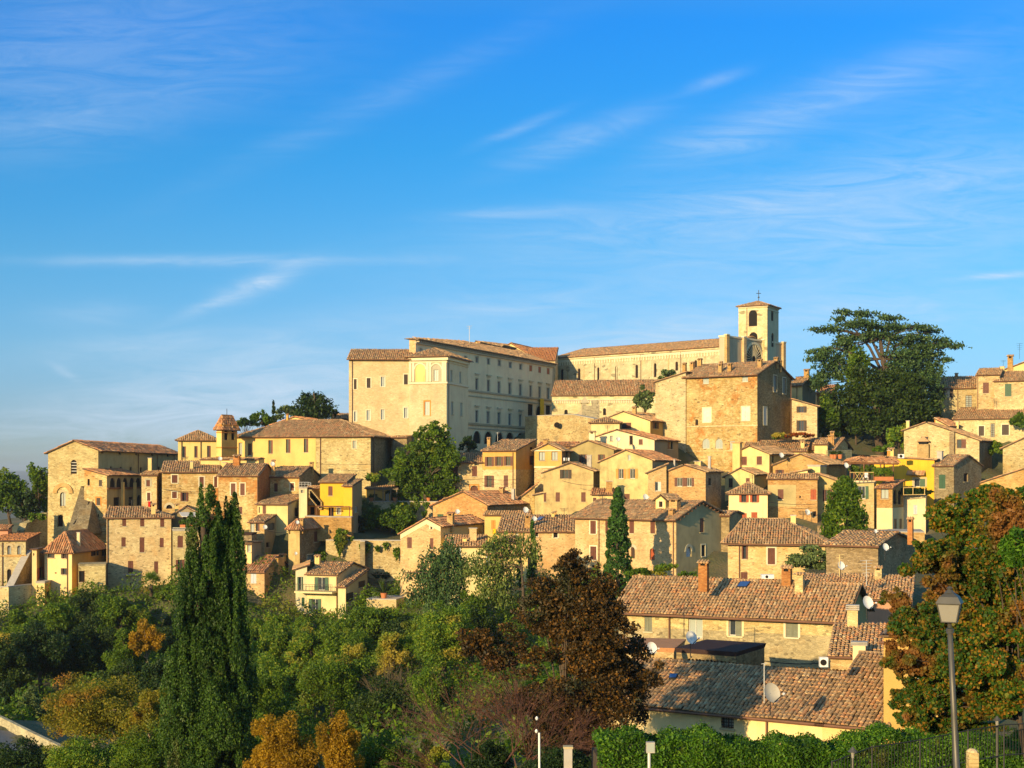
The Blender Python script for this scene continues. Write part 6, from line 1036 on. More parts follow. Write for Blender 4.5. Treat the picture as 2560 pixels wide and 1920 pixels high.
T('cypress', 'short thin cypress beside the needle-thin one', 1298, 1400, 1470, 20, 171, 'l_cypb', 'spindle', K=16, group=HT, cov=4)
for x, yt, yb, wp, m, lab in ((1600, 1415, 1450, 70, 'l_green', 'green bushes at the foot of the cypress by the long stone house'), (1665, 1408, 1448, 90, 'l_mid', 'sunlit bushes under the long stone house'), (1722, 1425, 1448, 50, 'l_green', 'dark bushes below the grey gable side')): T('bush', lab, x, yt, yb, wp, 150, m, group=GA, tr=False, dz=3, cov=3.2)
D1 = [(540, 1185, 50, 30), (470, 1225, 90, 34), (610, 1230, 70, 34), (400, 1275, 90, 34), (540, 1290, 90, 40), (660, 1300, 80, 36), (360, 1345, 80, 34), (470, 1365, 90, 44), (620, 1380, 100, 44), (700, 1360, 60, 30), (200, 1462, 110, 18), (330, 1440, 90, 28), (450, 1460, 100, 44), (600, 1470, 110, 50), (360, 1530, 80, 44), (500, 1560, 100, 50), (640, 1560, 90, 50), (300, 1600, 110, 40), (440, 1650, 110, 50), (620, 1650, 100, 60), (200, 1640, 60, 30)]
plates('weeping_cedar', 'dark weeping cedar in front of the gabled brick house', 'S3', [(545, 1650), (545, 1400), (540, 1190)], D1, 168, 'l_cedar', HT, [[(540, 1300), (350, 1360), (220, 1460)], [(545, 1450), (420, 1470), (120, 1465)]], droop=(0, 0, -1.6), sag=1.1, rt=.22, seed=12, cov=3.4, thick=.8)
D2 = [(1160, 1092, 70, 20), (1080, 1120, 100, 30), (1230, 1110, 100, 26), (1310, 1130, 60, 30), (990, 1160, 100, 30), (1140, 1170, 110, 34), (1280, 1200, 80, 40), (930, 1220, 80, 30), (1380, 1190, 50, 40), (1100, 1240, 90, 30), (860, 1330, 110, 28), (980, 1330, 90, 34), (780, 1370, 80, 28), (900, 1390, 100, 34), (1050, 1380, 100, 40), (1160, 1400, 90, 40), (720, 1430, 60, 30), (850, 1460, 80, 34), (1000, 1460, 90, 40), (1120, 1490, 90, 40), (900, 1540, 80, 36), (1040, 1560, 90, 34), (1170, 1560, 70, 40), (1440, 1220, 40, 40), (960, 1620, 90, 30), (1100, 1640, 90, 30)]
plates('weeping_cedar', 'pale sunlit weeping cedar right of the dark one', 'S3', [(1295, 1640), (1280, 1400), (1240, 1110)], D2, 164, 'l_deo', HT, [[(1280, 1300), (1050, 1320), (860, 1330), (720, 1420)], [(1280, 1420), (1100, 1400), (980, 1480)], [(1260, 1180), (1060, 1130), (930, 1210)]], droop=(0, 0, -1.6), sag=1.2, rt=.20, seed=14, cov=2.5, thick=.8)
def palm():
    Y = 196; b = at(378, 1545, Y); c = at(378, 1462, Y); H = empty('palm', (b.x, Y, min(gz(b.x, Y), b.z)), 'fan palm with dead fronds under its crown below the tall stone house', 'palm tree'); mb = MB(); mb.tube([(b.x, Y, H.location.z), b, c], [.32, .30, .22], 'bark', 8); mb.build('trunk', H); g = random.Random(4)
    fans, dead = [], []
    for i in range(46):
        a = g.uniform(0, 6.283); el = g.uniform(-.5, 1.35); L_ = g.uniform(.9, 1.35); d = Vector((math.cos(a) * math.cos(el), math.sin(a) * math.cos(el), math.sin(el))); o = c + d * L_; s = d.cross(Vector((0, 0, 1))); s = s.normalized() if s.length > .01 else Vector((1, 0, 0)); n_ = s.cross(d)
        for j in range(11):
            th = (j - 5) * .24; e = d * math.cos(th) + s * math.sin(th); e = (e + Vector((0, 0, -.35 * abs(th) - .15))).normalized(); w_ = e.cross(n_) * .05; q = o + e * .95 * g.uniform(.8, 1.1); m_ = o.lerp(q, .5); (fans if el > -.15 else dead).append([o, m_ + w_, q, m_ - w_])
    quadmesh('crown', np.array([[tuple(v) for v in f] for f in fans]), 'l_green', H); quadmesh('dead_fronds', np.array([[tuple(v) for v in f] for f in dead]), 'l_yellow', H)
palm()
T('tree', 'small round topped tree with a bare pale trunk beside the palm', 432, 1452, 1528, 84, 193, 'l_green', group=HT, cov=3.6, bark='bark_pale')
multi('magnolia', 'big dense green tree in front of the palace', [(1098, 1080, 34, 38), (1062, 1095, 40, 45), (1060, 1140, 72, 55), (1120, 1145, 50, 45), (1065, 1195, 84, 50), (1000, 1175, 40, 60), (1085, 1120, 62, 50), (1040, 1165, 60, 60), (1100, 1215, 60, 40), (1035, 1230, 60, 35)], 222, 'l_green', .22, 26000, HT, 21, 40, .26, tk=((1065, 1250), (1065, 1120), .35, 'bark'), yj=.6)
# ---- the slope
G = 'trees on the slope below the town'
for i, (n_, lab, x, yt, yb, wp, Y, m) in enumerate(SL): T(n_, lab, x, yt, yb + 35, wp * 1.22, Y, m, group=G, cov=3.2, ls=.72, tr=n_ == 'tree', bark='bark_pale' if m in ('l_yellow', 'l_gold') else 'bark', lo=.15, cr=.27, K=max(34, int(wp / 2.4)))
T('bare_tree', 'leafless pale branched tree in the middle of the slope, the upper of two', 1000, 1600, 1720, 90, 128, None, 'bare', group=G, bark='twig', seed=31, K=3)
T('bare_tree', 'leafless pale branched tree, the lower of two', 1005, 1740, 1850, 90, 112, None, 'bare', group=G, bark='twig', seed=32, K=3)
T('red_twig_tree', 'thin dark red twiggy tree left of the red maple foot', 1225, 1600, 1960, 270, 66, 'l_redtwig', 'bare', group=G, bark='twig_red', seed=33)
multi('maple', 'large dark red maple beside the nearest roof', [(1432, 1420, 72, 56), (1500, 1480, 80, 66), (1370, 1490, 80, 66), (1430, 1490, 130, 80), (1370, 1560, 125, 80), (1500, 1560, 120, 90), (1450, 1650, 175, 110), (1570, 1690, 95, 120), (1480, 1740, 180, 120), (1390, 1770, 125, 110), (1450, 1850, 165, 90)], 68, 'l_maroon', .082, 78000, G, 9, 44, .24, tk=((1410, 1990), (1405, 1600), .16, 'bark'), asp=.55)
multi('maple', 'low dark spreading maple bough behind the red twigs', [(1200, 1610, 70, 40), (1260, 1640, 100, 70), (1170, 1590, 40, 25)], 72, 'l_maroon', .085, 5500, G, 19, 30, .28, tk=((1330, 1900), (1290, 1700), .1, 'bark'))
def twin_cypress():
    Y = 74; H = empty('cypress', (at(500, 0, Y).x, Y, gz(at(500, 0, Y).x, Y)), 'huge near cypress with two tops rising left of the villa', 'tree', G); P = []
    for x, yt, yb, wp, n, sd, yo in ((515, 1214, 1960, 120, 19000, 1, 0), (575, 1245, 1930, 100, 16000, 2, .8), (540, 1268, 1960, 112, 14000, 8, .3), (478, 1370, 1980, 100, 12000, 3, -.6), (545, 1480, 1990, 180, 19000, 4, .4), (598, 1580, 1990, 90, 8000, 5, 1.2), (455, 1620, 2000, 120, 10000, 6, -.8), (585, 1330, 1700, 80, 6000, 7, .2), (520, 1700, 2010, 220, 12000, 9, -.3)):
        top, bot = at(x, yt, Y + yo), at(x, yb, Y + yo); w, h = wp * Y / F, top.z - bot.z; g = np.random.default_rng(sd); n = int(n * 2.3); K = 120; t0 = g.uniform(0, .96, K); th = g.uniform(0, 6.283, K); Rr = lambda t: w / 2 * np.clip((1 - t) * 4.2, 0, 1) ** .7 * (.78 + .22 * (1 - t)) * (1 + .13 * np.sin(t * 23 + sd))
        hl = g.uniform(.8, 2.2, K); rr = Rr(t0) * g.uniform(.5, .98, K); sr = g.uniform(.16, .42, K) * (w / 3.2); k = g.choice(K, n, p=sr * hl / (sr * hl).sum()); tt = g.uniform(0, 1, n); an = g.uniform(0, 6.283, n); q = sr[k] * np.sin((tt * .9 + .08) * math.pi) ** .6 * g.uniform(.2, 1, n) ** .5
        zz = np.minimum(bot.z + t0[k] * h + (tt - .3) * hl[k], top.z + tt * .3); P.append(np.stack([top.x + np.cos(th[k]) * rr[k] + np.cos(an) * q, Y + yo + np.sin(th[k]) * rr[k] + np.sin(an) * q, zz], 1))
    trunk(H, H.location, at(520, 1300, Y), .45, (), 'bark', 3); leaves('crown', H, np.concatenate(P), 'l_cyp', .072, .42, (0, 0, 1.3), 2, .9)
twin_cypress()
def big_maple():
    els = [(2320, 1620, 90, 90), (2300, 1740, 85, 80), (2400, 1800, 140, 45), (2520, 1420, 120, 140), (2440, 1400, 140, 130), (2520, 1320, 110, 120), (2370, 1290, 80, 60), (2470, 1250, 100, 55), (2330, 1400, 80, 80), (2350, 1540, 130, 110), (2290, 1560, 90, 80), (2480, 1600, 140, 150), (2330, 1690, 110, 110), (2560, 1480, 100, 190), (2420, 1740, 150, 90), (2550, 1720, 90, 90), (2290, 1790, 60, 40), (2240, 1500, 40, 40), (2260, 1650, 60, 60), (2430, 1530, 130, 130), (2400, 1640, 130, 110)]
    multi('maple', 'big maple in autumn colours filling the right edge behind the street lamp', els, 46, 'l_maple', .062, 190000, G, 3, 40, .24, tk=((2580, 1960), (2500, 1550), .10, 'bark'), asp=.75, yj=.5)
    H2 = empty('loquat', at(2620, 1960, 40), 'loquat branch with long glossy leaves at the upper right edge', 'tree', G); c = at(2545, 1385, 40); trunk(H2, H2.location, at(2560, 1400, 40), .06, [at(2520, 1350, 40), at(2540, 1330, 40), at(2500, 1420, 40)], 'bark', 2)
    q, _ = clumps(tuple(c), (.75, .7, .95), 22, 1500, 5, cr=.3); leaves('crown', H2, q, 'l_hedge', .11, .3, seed=6)
big_maple()
def hedge(name, label, a, b, zt, zb, depth, n, mat, l, cat='hedge'):
    """clipped hedge: leaves over its top and sides, along a line a-b"""
    a, b = Vector(a), Vector(b); H = empty(name, (a.x, a.y, zb), label, cat); g = np.random.default_rng(3); d = b - a; L_ = d.length; d = d / L_; nrm = Vector((d.y, -d.x, 0))
    u = g.uniform(0, L_, n); top = g.uniform(0, 1, n) < .35; wv = .16 * np.sin(u * 1.7) + .12 * np.sin(u * 4.1 + 1) + .22 * np.sin(u * .55); dd = np.where(top, g.uniform(-depth, .1, n), g.normal(0, .10, n) + .12 * np.sin(u * 3.3)); zz = np.where(top, zt + wv + g.normal(0, .09, n), zb + (zt + wv - zb) * g.uniform(0, 1, n))
    P = np.stack([a.x + d.x * u + nrm.x * dd, a.y + d.y * u + nrm.y * dd, zz], 1); leaves('foliage', H, P, mat, l, .5, seed=4)
    mb = MB(); q = [a - nrm * .35, b - nrm * .35, b - nrm * (depth - .1), a - nrm * (depth - .1)]; mb.hexa([(p.x, p.y, zb - 1) for p in q] + [(p.x, p.y, zt - .45) for p in q], 'bark'); mb.build('twigs', H)
a, b_ = at(1500, 1800, 56), at(2640, 1800, 52)
hedge('hedge', 'long bright green laurel hedge in front of the nearest yellow house', (a.x, 57.5, 0), (b_.x + 2.5, 58.5, 0), -11.3, -14.9, 2.4, 105000, 'l_hedge', .07)

def undergrowth():
    g = np.random.default_rng(8); n = 170000; y = 70 + 130 * g.uniform(0, 1, n) ** .55; x = (g.uniform(-60, 1500, n) - 1280) * y / F; z = ZF(x, y); h = 2.0 * np.clip(np.sin(x * .8 + 2 * np.sin(y * .3)) * np.sin(y * .6 + x * .2) + .6, 0, 2); P = np.stack([x, y, z + h * g.uniform(0, 1, n)], 1)
    inl = np.zeros(n, bool)
    for a, b, c, d in zip(LT, LT[1:], LN, LN[1:]): inl |= (x > min(a.x, c.x) - 1) & (x < max(b.x, d.x) + 1) & (y < max(a.y, b.y) + .5) & (y > min(c.y, d.y) - 1)
    o = leaves('undergrowth', None, P[~inl], 'l_green', .2, .5, seed=8); o['kind'] = 'stuff'; tag(o, 'tangled green undergrowth covering the slope between the trees', 'undergrowth')
undergrowth()
# ------------------------------------------------------------------ smaller things
def rod(p, q, r, m, mb=None): mb.tube([p, q], r, m, 5)
def dish(lab, reg, x, y, r, Y, az=-35, mat='dish', pole=1.2, grp='satellite dishes on the roofs'):
    c = at(nx(reg, x), ny(reg, y), Y); R_ = r / REG[reg][2] * Y / F; H = empty('satellite_dish', (c.x, c.y + .3, c.z - pole), lab, 'satellite dish', grp); A = R(25); d = Vector((math.sin(A) * .92, -math.cos(A) * .92, .38)).normalized(); s = d.cross(Vector((0, 0, 1))).normalized(); u = s.cross(d)
    mb = MB(); rings = []
    for i in range(5):
        f = i / 4; n0 = len(mb.v)
        for j in range(18): t_ = 2 * math.pi * j / 18; mb.v.append(tuple(c - d * (1 - f * f) * R_ * .28 + (s * math.cos(t_) * .92 + u * math.sin(t_)) * R_ * max(f, .02)))
        rings.append(n0)
    k = mb.mi(mat)
    for r0, r1 in zip(rings, rings[1:]):
        for j in range(18): mb.f.append((r0 + j, r0 + (j + 1) % 18, r1 + (j + 1) % 18, r1 + j)); mb.m.append(k)
    mb.build('reflector', H, True); mb = MB(); f = c + d * R_ * .95 - s * R_ * .55 - u * R_ * .45; mb.tube([c - u * R_ * .95, f], R_ * .04 + .008, 'iron', 4); mb.tube([f, f + d * R_ * .15 + u * .02], R_ * .09 + .02, 'dish', 6); mb.build('arm', H)
    mb = MB(); b = c - d * R_ * .3; mb.tube([b, b + Vector((0, .1, -.2)), Vector((b.x, b.y + .12, c.z - pole))], .03, 'iron', 5); mb.build('mount', H)
for q in [('white dish on the big foreground house gable', 'S6', 1835, 308, 50, 98.5, 20), ('big grey dish standing on the nearest roof', 'S6', 1137, 965, 74, 71.5, -70, 'dish_dark'), ('pale dish behind the membrane shed beside the stone chimney', 'S6', 550, 563, 50, 84, -60), ('grey blue dish half hidden by the red maple', 'S6', 262, 640, 46, 84, -50),
          ('dark dish on a pole in front of the cone-shaped yew', 'S5', 1278, 1398, 46, 112, -60), ('pale blue dish on the shaded grey roof right of the yew', 'S5', 1718, 1215, 40, 126, -50), ('small white dish above the shaded grey roof', 'S5', 1618, 1058, 22, 127, -40),
          ('white dish low on the wide brick house', 'S5', 945, 870, 32, 199.5, -45), ('white dish on the pergola corner', 'S5', 1328, 408, 30, 202, -45), ('white dish beside the cream gabled house', 'S5', 688, 308, 28, 215, -55), ('white dish on the brick house chimney group', 'S4', 848, 722, 34, 180, -60),
          ('white dish by the roof of the white gabled house', 'S4', 575, 150, 26, 225, -45), ('large white dish over the lemon house roof', 'S3', 1322, 848, 32, 196, -40), ('white dish on the slope of the mossy roof', 'S3', 1408, 935, 28, 181, -60), ('white dish on the ochre brick house front', 'S3', 648, 864, 26, 203, -50),
          ('white dish on the brown shaded house', 'R2', 1038, 1254, 24, 203, -50), ('white dish on the hipped house roof', 'S2', 805, 733, 20, 200, -50), ('small white dish low on the hipped house corner', 'S2', 790, 1040, 16, 199, -50), ('white dish above the long row house roof', 'R2', 594, 578, 22, 214, -45), ('white dish on the row house chimney', 'R2', 1112, 630, 24, 211, -45)]: dish(*q)
def antenna(lab, reg, x, y0, y1, Y, bars=4, wd=.6, mat='iron', r=.028):
    b, t_ = at(nx(reg, x), ny(reg, y1), Y), at(nx(reg, x), ny(reg, y0), Y); H = empty('antenna', b, lab, 'antenna', 'roof antennas'); mb = MB(); mb.tube([b, t_], r, mat, 5); mb.build('mast', H); mb = MB()
    for i in range(bars): z = t_.z - .05 - i * (t_.z - b.z) * .12; mb.tube([(t_.x - wd * (1 - .12 * i), Y, z), (t_.x + wd * (1 - .12 * i), Y, z + .05)], r * .6, mat, 4)
    mb.build('element', H)
antenna('tall thin antenna mast on the palace roof', 'R3', 1317, -20, 150, 262, 2, .5, 'metal_light', .05); antenna('antenna mast at the top right beside the yellow gable', 'R5', 2180, 450, 560, 262, 4, .6); antenna('roof antenna with many bars in front of the cone-shaped yew', 'S5', 1525, 1345, 1600, 110, 6, .5, 'metal_light')
antenna('antenna with a yellow star-shaped head in front of the olive bush', 'S5', 1258, 1290, 1510, 112, 2, .35, 'cream'); antenna('thin roof mast before the foreground house wall', 'S6', 495, 325, 560, 92, 3, .9); antenna('roof mast rising beside the big grey dish', 'S6', 1078, 750, 1040, 72.5, 1, .15, 'metal_light')
antenna('thin antenna on the ochre topped house', 'S3', 1043, 80, 170, 224, 2, .3, 'metal_light'); antenna('thin antenna over the cathedral side houses', 'R5', 2065, 570, 640, 260, 2, .5)
def lamp():
    Y = 33; H = empty('street_lamp', at(2397, 2030, Y), 'tall street lamp with a four sided lantern in front of the autumn maple', 'street lamp'); q = lambda y: at(2372, y, Y); mb = MB(); b = Vector(H.location); t_ = at(2374, 1562, Y); ln = (b - t_); P = lambda f: t_ + ln * f
    mb.tube([P(1), P(.5), P(.02)], [.085, .07, .058], 'lamp_metal', 14); mb.tube([P(.045), P(.02)], .085, 'lamp_metal', 14); mb.tube([P(.015), P(-.03)], [.05, .04], 'lamp_metal', 12); mb.tube([P(.03), P(.028)], .1, 'lamp_metal', 14); mb.build('post', H, True)
    c = Vector((t_.x, Y, 0)); A = R(24); U_ = Vector((math.cos(A), -math.sin(A), 0)); V_ = Vector((math.sin(A), math.cos(A), 0))
    def ring(y, hw): z = at(0, y, Y).z; return [c + U_ * hw * a + V_ * hw * b + Vector((0, 0, z)) for a, b in ((-1, -1), (1, -1), (1, 1), (-1, 1))]
    k = Y / F; bt, tp = ring(1554, 18 * k), ring(1508, 27 * k); mb = MB()
    for i in range(4): j = (i + 1) % 4; mb.face([bt[i], bt[j], tp[j], tp[i]], 'lamp_glass')
    mb.build('lantern_glass', H); mb = MB()
    for i in range(4): j = (i + 1) % 4; mb.tube([bt[i], tp[i]], .014, 'lamp_metal', 6); mb.tube([bt[i], bt[j]], .016, 'lamp_metal', 6); mb.tube([tp[i], tp[j]], .02, 'lamp_metal', 6)
    mb.face(bt, 'lamp_metal'); mb.build('lantern_frame', H); mb = MB(); e = ring(1507, 30.5 * k); r1 = ring(1491, 22 * k); r2 = ring(1482, 10 * k)
    for lo_, hi in ((e, r1), (r1, r2)):
        for i in range(4): j = (i + 1) % 4; mb.face([lo_[i], lo_[j], hi[j], hi[i]], 'lamp_metal')
    mb.face(r2, 'lamp_metal'); z = lambda y: at(0, y, Y).z
    mb.tube([(c.x, Y, z(1482)), (c.x, Y, z(1478)), (c.x, Y, z(1474)), (c.x, Y, z(1470)), (c.x, Y, z(1466))], [13 * k, 9 * k, 5 * k, 8 * k, 2 * k], 'lamp_metal', 14); mb.build('lantern_roof', H)
    mb = MB(); mb.tube([(c.x, Y, z(1545)), (c.x, Y, z(1530))], 6 * k, 'lamp_glass', 10); mb.build('bulb', H)
lamp()
def small_lamp(lab, reg, x, y, Y, s=1.):
    c = at(nx(reg, x), ny(reg, y), Y); H = empty('garden_lamp', (c.x, Y, c.z - 2.2), lab, 'garden lamp', 'garden lamps along the railing'); mb = MB(); mb.tube([(c.x, Y, c.z - 2.2), (c.x, Y, c.z - .32 * s)], .035, 'lamp_metal', 8); mb.build('post', H); mb = MB(); mb.tube([c - Vector((0, 0, .32 * s)), c - Vector((0, 0, .02))], [.07 * s, .10 * s], 'lamp_glass', 8); mb.build('lantern_glass', H)
    mb = MB(); mb.tube([c, c + Vector((0, 0, .12 * s)), c + Vector((0, 0, .26 * s))], [.26 * s, .14 * s, .02], 'lamp_metal', 10); mb.build('cap', H)
small_lamp('small garden lamp in front of the hedge', 'S7', 460, 1550, 40, .55); small_lamp('small garden lamp under the maple by the railing', 'S7', 1425, 1340, 44, .55)
def fence():
    H = empty('railing', at(2130, 1900, 42), 'dark iron garden railing running up to the right under the maple', 'railing', None); pts = [at(2080, 1905, 40), at(2180, 1868, 41), at(2300, 1850, 42), at(2420, 1826, 43), at(2510, 1812, 44), at(2620, 1806, 45)]; h = .95; mb = MB()
    for dz in (0, -h): mb.tube([p + Vector((0, 0, dz)) for p in pts], .018, 'iron', 5, False)
    mb.build('rail', H)
    L_ = 0; nb = 0
    for a, b in zip(pts, pts[1:]):
        d = (b - a).length; n = int(d / .13)
        for i in range(n):
            p = a.lerp(b, i / n); big = i == 0; m2 = MB(); m2.tube([p + Vector((0, 0, .03 if big else 0)), p + Vector((0, 0, -h - (.6 if big else .05)))], .026 if big else .009, 'iron', 6 if big else 4)
            m2.build('post' if big else 'bar', H)
fence()
def stone_post():
    c = at(2431, 1880, 36); H = empty('stone_post', at(2431, 1990, 36), 'short weathered stone gate post with rounded top', 'gate post'); b = H.location; mb = MB(); w_ = .125; mb.box(((c.x), 36, (b.z + c.z) / 2), (w_, w_, (c.z - b.z) / 2), 'stone_pale'); mb.build('shaft', H)
    mb = MB(); mb.tube([(c.x, 36, c.z + .002), (c.x, 36, c.z + .04), (c.x, 36, c.z + .09)], [w_ * 1.15, w_ * 1.1, w_ * .5], 'stone_pale', 10); mb.build('cap', H)
stone_post()
def flood():
    H = empty('floodlight', at(1623, 2000, 40), 'grey floodlight box on a thin pole in front of the hedge', 'floodlight'); t_ = at(1623, 1880, 40); mb = MB(); mb.tube([H.location, t_], .045, 'metal_light', 8); mb.build('pole', H); mb = MB(); c = at(1626, 1868, 40); mb.box(c, (.12, .09, .15), 'concrete'); mb.box(c + Vector((0, -.095, 0)), (.10, .004, .12), 'glass_pale'); mb.build('lamp_head', H); mb = MB(); mb.tube([t_ + Vector((-.13, 0, -.05)), c + Vector((-.13, 0, .05))], .012, 'iron', 4); mb.build('bracket', H)
flood()
def wire_pole():
    H = empty('utility_pole', at(1349, 2000, 46), 'thin white pole with two small round insulators by the red twigs', 'utility pole'); t_ = at(1348, 1832, 46); mb = MB(); mb.tube([H.location, t_], .035, 'white_pvc', 8); mb.build('pole', H)
    for x, y in ((1342, 1800), (1341, 1832)): mb = MB(); c = at(x, y, 46); mb.tube([c, c + Vector((0, 0, .06)), c + Vector((0, 0, .12))], [.03, .055, .02], 'dish', 8); mb.build('insulator', H)
    mb = MB(); mb.tube([at(1342, 1800, 46), at(1341, 1832, 46), at(1345, 1850, 46), at(1348, 1860, 46)], .008, 'iron', 4); mb.build('cable', H)
    H = empty('pillar', at(1420, 2000, 58), 'short grey pillar in the shade under the red maple', 'pillar'); mb = MB(); c = at(1420, 1870, 58); mb.box((c.x, 58, (c.z + H.location.z) / 2), (.17, .17, (c.z - H.location.z) / 2), 'concrete'); mb.build('shaft', H); mb = MB(); mb.box((c.x, 58, c.z + .04), (.2, .2, .04), 'trim_grey'); mb.build('cap', H)
wire_pole()
# lane at the bottom left with its wall
def lane():
    top = LT; nr = LN; mb = MB()
    base = [v + Vector((0, 0, -.75)) for v in top]
    for i in range(4): mb.face([base[i], base[i + 1], Vector((nr[i + 1].x, nr[i + 1].y, base[i + 1].z)), Vector((nr[i].x, nr[i].y, base[i].z))], 'asphalt')
    r = mb.build('road'); r['kind'] = 'structure'
    H = empty('lane_wall', base[1], 'low stone wall edging the lane in the bottom left corner', 'stone wall'); m1, m2 = MB(), MB(); n_ = Vector((.18, .22, 0)); z = Vector((0, 0, .04))
    for i in range(4):
        a, b = top[i], top[i + 1]; a0, b0 = base[i] - Vector((0, 0, 1)), base[i + 1] - Vector((0, 0, 1)); m1.hexa([a0, b0, b0 + n_, a0 + n_, a, b, b + n_, a + n_], 'stone_grey'); o = Vector((-.04, -.04, .002)); m2.hexa([a + o, b + o, b + n_ - o * 1, a + n_ - o * 1, a + z + o, b + z + o, b + n_ + z, a + n_ + z], 'stone_grey')
    m1.build('masonry', H); m2.build('coping', H)
lane()
# terrace with pergola beside the golden house
def pergola():
    p = lambda x, y, Yq: at(nx('S5', x), ny('S5', y), Yq); Y0, Y1 = 203.5, 209; H = empty('pergola', p(1600, 560, 203.5), 'dark timber pergola with a shallow tiled roof over the flowered terrace', 'pergola')
    for x, Yq in ((1365, Y0), (1500, Y0), (1665, Y0), (1790, Y0), (1400, Y1), (1560, Y1), (1700, Y1)): mb = MB(); a, b = p(x, 545, Yq), p(x, 385, Yq); mb.tube([a, b], .10, 'wood', 6); mb.build('post', H)
    A, B, Cc, Dd = p(1298, 375, Y0), p(1850, 388, Y0), p(1810, 345, Y1), p(1350, 345, Y1); r0, r1 = p(1470, 322, 206), p(1740, 335, 206); mb = MB(); tile_plane([A, B, r1, r0], 'tile_red', .3, .5, mb, 'wood', .12); tile_plane([Dd, Cc, r1, r0], 'tile_red', .3, .5, mb, 'wood', .12); tile_plane([A, Dd, r0], 'tile_red', .3, .5, mb, 'wood', .12); tile_plane([B, Cc, r1], 'tile_red', .3, .5, mb, 'wood', .12); mb.build('roof', H)
    mb = MB(); mb.tube([p(1310, 388, Y0), p(1840, 396, Y0)], .11, 'wood', 5)
    for x in (1400, 1470, 1540): mb.tube([p(x, 385, Y0), p(1470, 335, Y0 + .3)], .06, 'wood', 4)
    mb.build('beam', H); H2 = empty('terrace_railing', p(1365, 560, 201.8), 'wooden criss-cross railing on the pergola terrace', 'railing'); mb = MB()
    for y in (478, 555): mb.tube([p(1362, y, 201.8), p(1600, y, 201.8)], .05, 'cream' if y < 500 else 'wood', 4)
    for i in range(6): x = 1365 + i * 46; mb.tube([p(x, 478, 201.8), p(x, 556, 201.8)], .05, 'wood', 4)
    for x in (1412, 1458): mb.tube([p(x, 480, 201.8), p(x + 46, 553, 201.8)], .03, 'cream', 4); mb.tube([p(x + 46, 480, 201.8), p(x, 553, 201.8)], .03, 'cream', 4)
    mb.build('rail', H2)
    H3 = empty('planter', p(1700, 560, 201.6), 'long terracotta planter box on the pergola terrace', 'planter'); mb = MB(); c = p(1695, 540, 201.6); mb.box(c, (1.35, .35, .28), 'terracotta'); mb.build('box', H3); q, _ = clumps(tuple(p(1690, 478, 202)), (1.5, .7, .75), 26, 1500, 2); leaves('flowers', H3, q, 'l_green', .22, .5)
    for lab, x, y, s_ in (('leafy climber on the left pergola post', 1400, 440, .8), ('leafy climber on the middle pergola post', 1510, 430, .8), ('shrubby plant at the back of the pergola terrace', 1600, 450, .7)): H4 = empty('potted_plant', p(x, 550, 204), lab, 'potted plant', 'plants on the pergola terrace'); q, _ = clumps(tuple(p(x, y + 20, 204)), (s_, s_, s_ * 1.4), 14, 600, int(x)); leaves('foliage', H4, q, 'l_green', .22, .5)
    H5 = empty('garden_chair', p(1515, 555, 203), 'white garden chair on the pergola terrace', 'chair'); mb = MB(); c = p(1515, 528, 203)
    mb.box(c, (.35, .3, .04), 'white_pvc'); mb.build('seat', H5); mb = MB(); mb.box(c + Vector((.15, .3, .35)), (.3, .03, .33), 'white_pvc'); mb.build('backrest', H5)
    for a in (-1, 1):
        for b in (-1, 1): mb = MB(); mb.tube([c + Vector((.3 * a, .25 * b, -.04)), c + Vector((.33 * a, .28 * b, -.5))], .03, 'white_pvc', 4); mb.build('leg', H5)
pergola()
def boxy(name, lab, cat, reg, x, y, w, h, Y, mat, cols=(), grp=None):
    c = at(nx(reg, x), ny(reg, y), Y); k = Y / F / REG[reg][2]; H = empty(name, (c.x, Y, c.z - h * k / 2), lab, cat, grp); mb = MB(); mb.box(c, (w * k / 2, w * k / 3, h * k / 2), mat); mb.build('housing', H); return H, c, w * k / 2, h * k / 2
def aircon(lab, reg, x, y, w, h, Y):
    H, c, hw, hh = boxy('air_conditioner', lab, 'air conditioner', reg, x, y, w, h, Y, 'white_pvc', grp='air conditioning units'); mb = MB(); d = w / REG[reg][2] * Y / F / 3 + .01; q = c + Vector((-hw * .2, -d, 0))
    mb.tube([q, q + Vector((0, -.03, 0))], min(hw, hh) * .75, 'dark', 14); mb.build('fan_grille', H)
aircon('white air conditioner on the golden house roof', 'S5', 1866, 318, 54, 40, 209); aircon('white air conditioner below the broad hipped house', 'S5', 545, 1505, 120, 40, 120); aircon('white air conditioner on the wall end of the nearest roof', 'S6', 1510, 742, 60, 70, 76)
def cloth(name, lab, reg, x, y, w, h, Y, mat):
    k = Y / F / REG[reg][2]; c = at(nx(reg, x), ny(reg, y), Y); mb = MB(); n = 6
    for i in range(n):
        a, b = -1 + 2 * i / n, -1 + 2 * (i + 1) / n; f = lambda t: .06 * math.sin(t * 7); q = [Vector((c.x + a * w * k / 2, Y + f(a), c.z - h * k / 2)), Vector((c.x + b * w * k / 2, Y + f(b), c.z - h * k / 2)), Vector((c.x + b * w * k / 2, Y + f(b), c.z + h * k / 2)), Vector((c.x + a * w * k / 2, Y + f(a), c.z + h * k / 2))]; mb.hexa(q[:2] + [q[1] + Vector((0, .03, 0)), q[0] + Vector((0, .03, 0))] + [q[3], q[2], q[2] + Vector((0, .03, 0)), q[3] + Vector((0, .03, 0))], mat)
    tag(mb.build(name, None, org=c), lab, 'cloth')
cloth('cloth', 'red cloth hanging below the narrow stone house window', 'R1', 1474, 1028, 22, 54, 213.6, 'cloth_red'); cloth('cloth', 'yellow cloth hanging under the orange shutter', 'S3', 1010, 1060, 34, 50, 197.4, 'cloth_yellow')
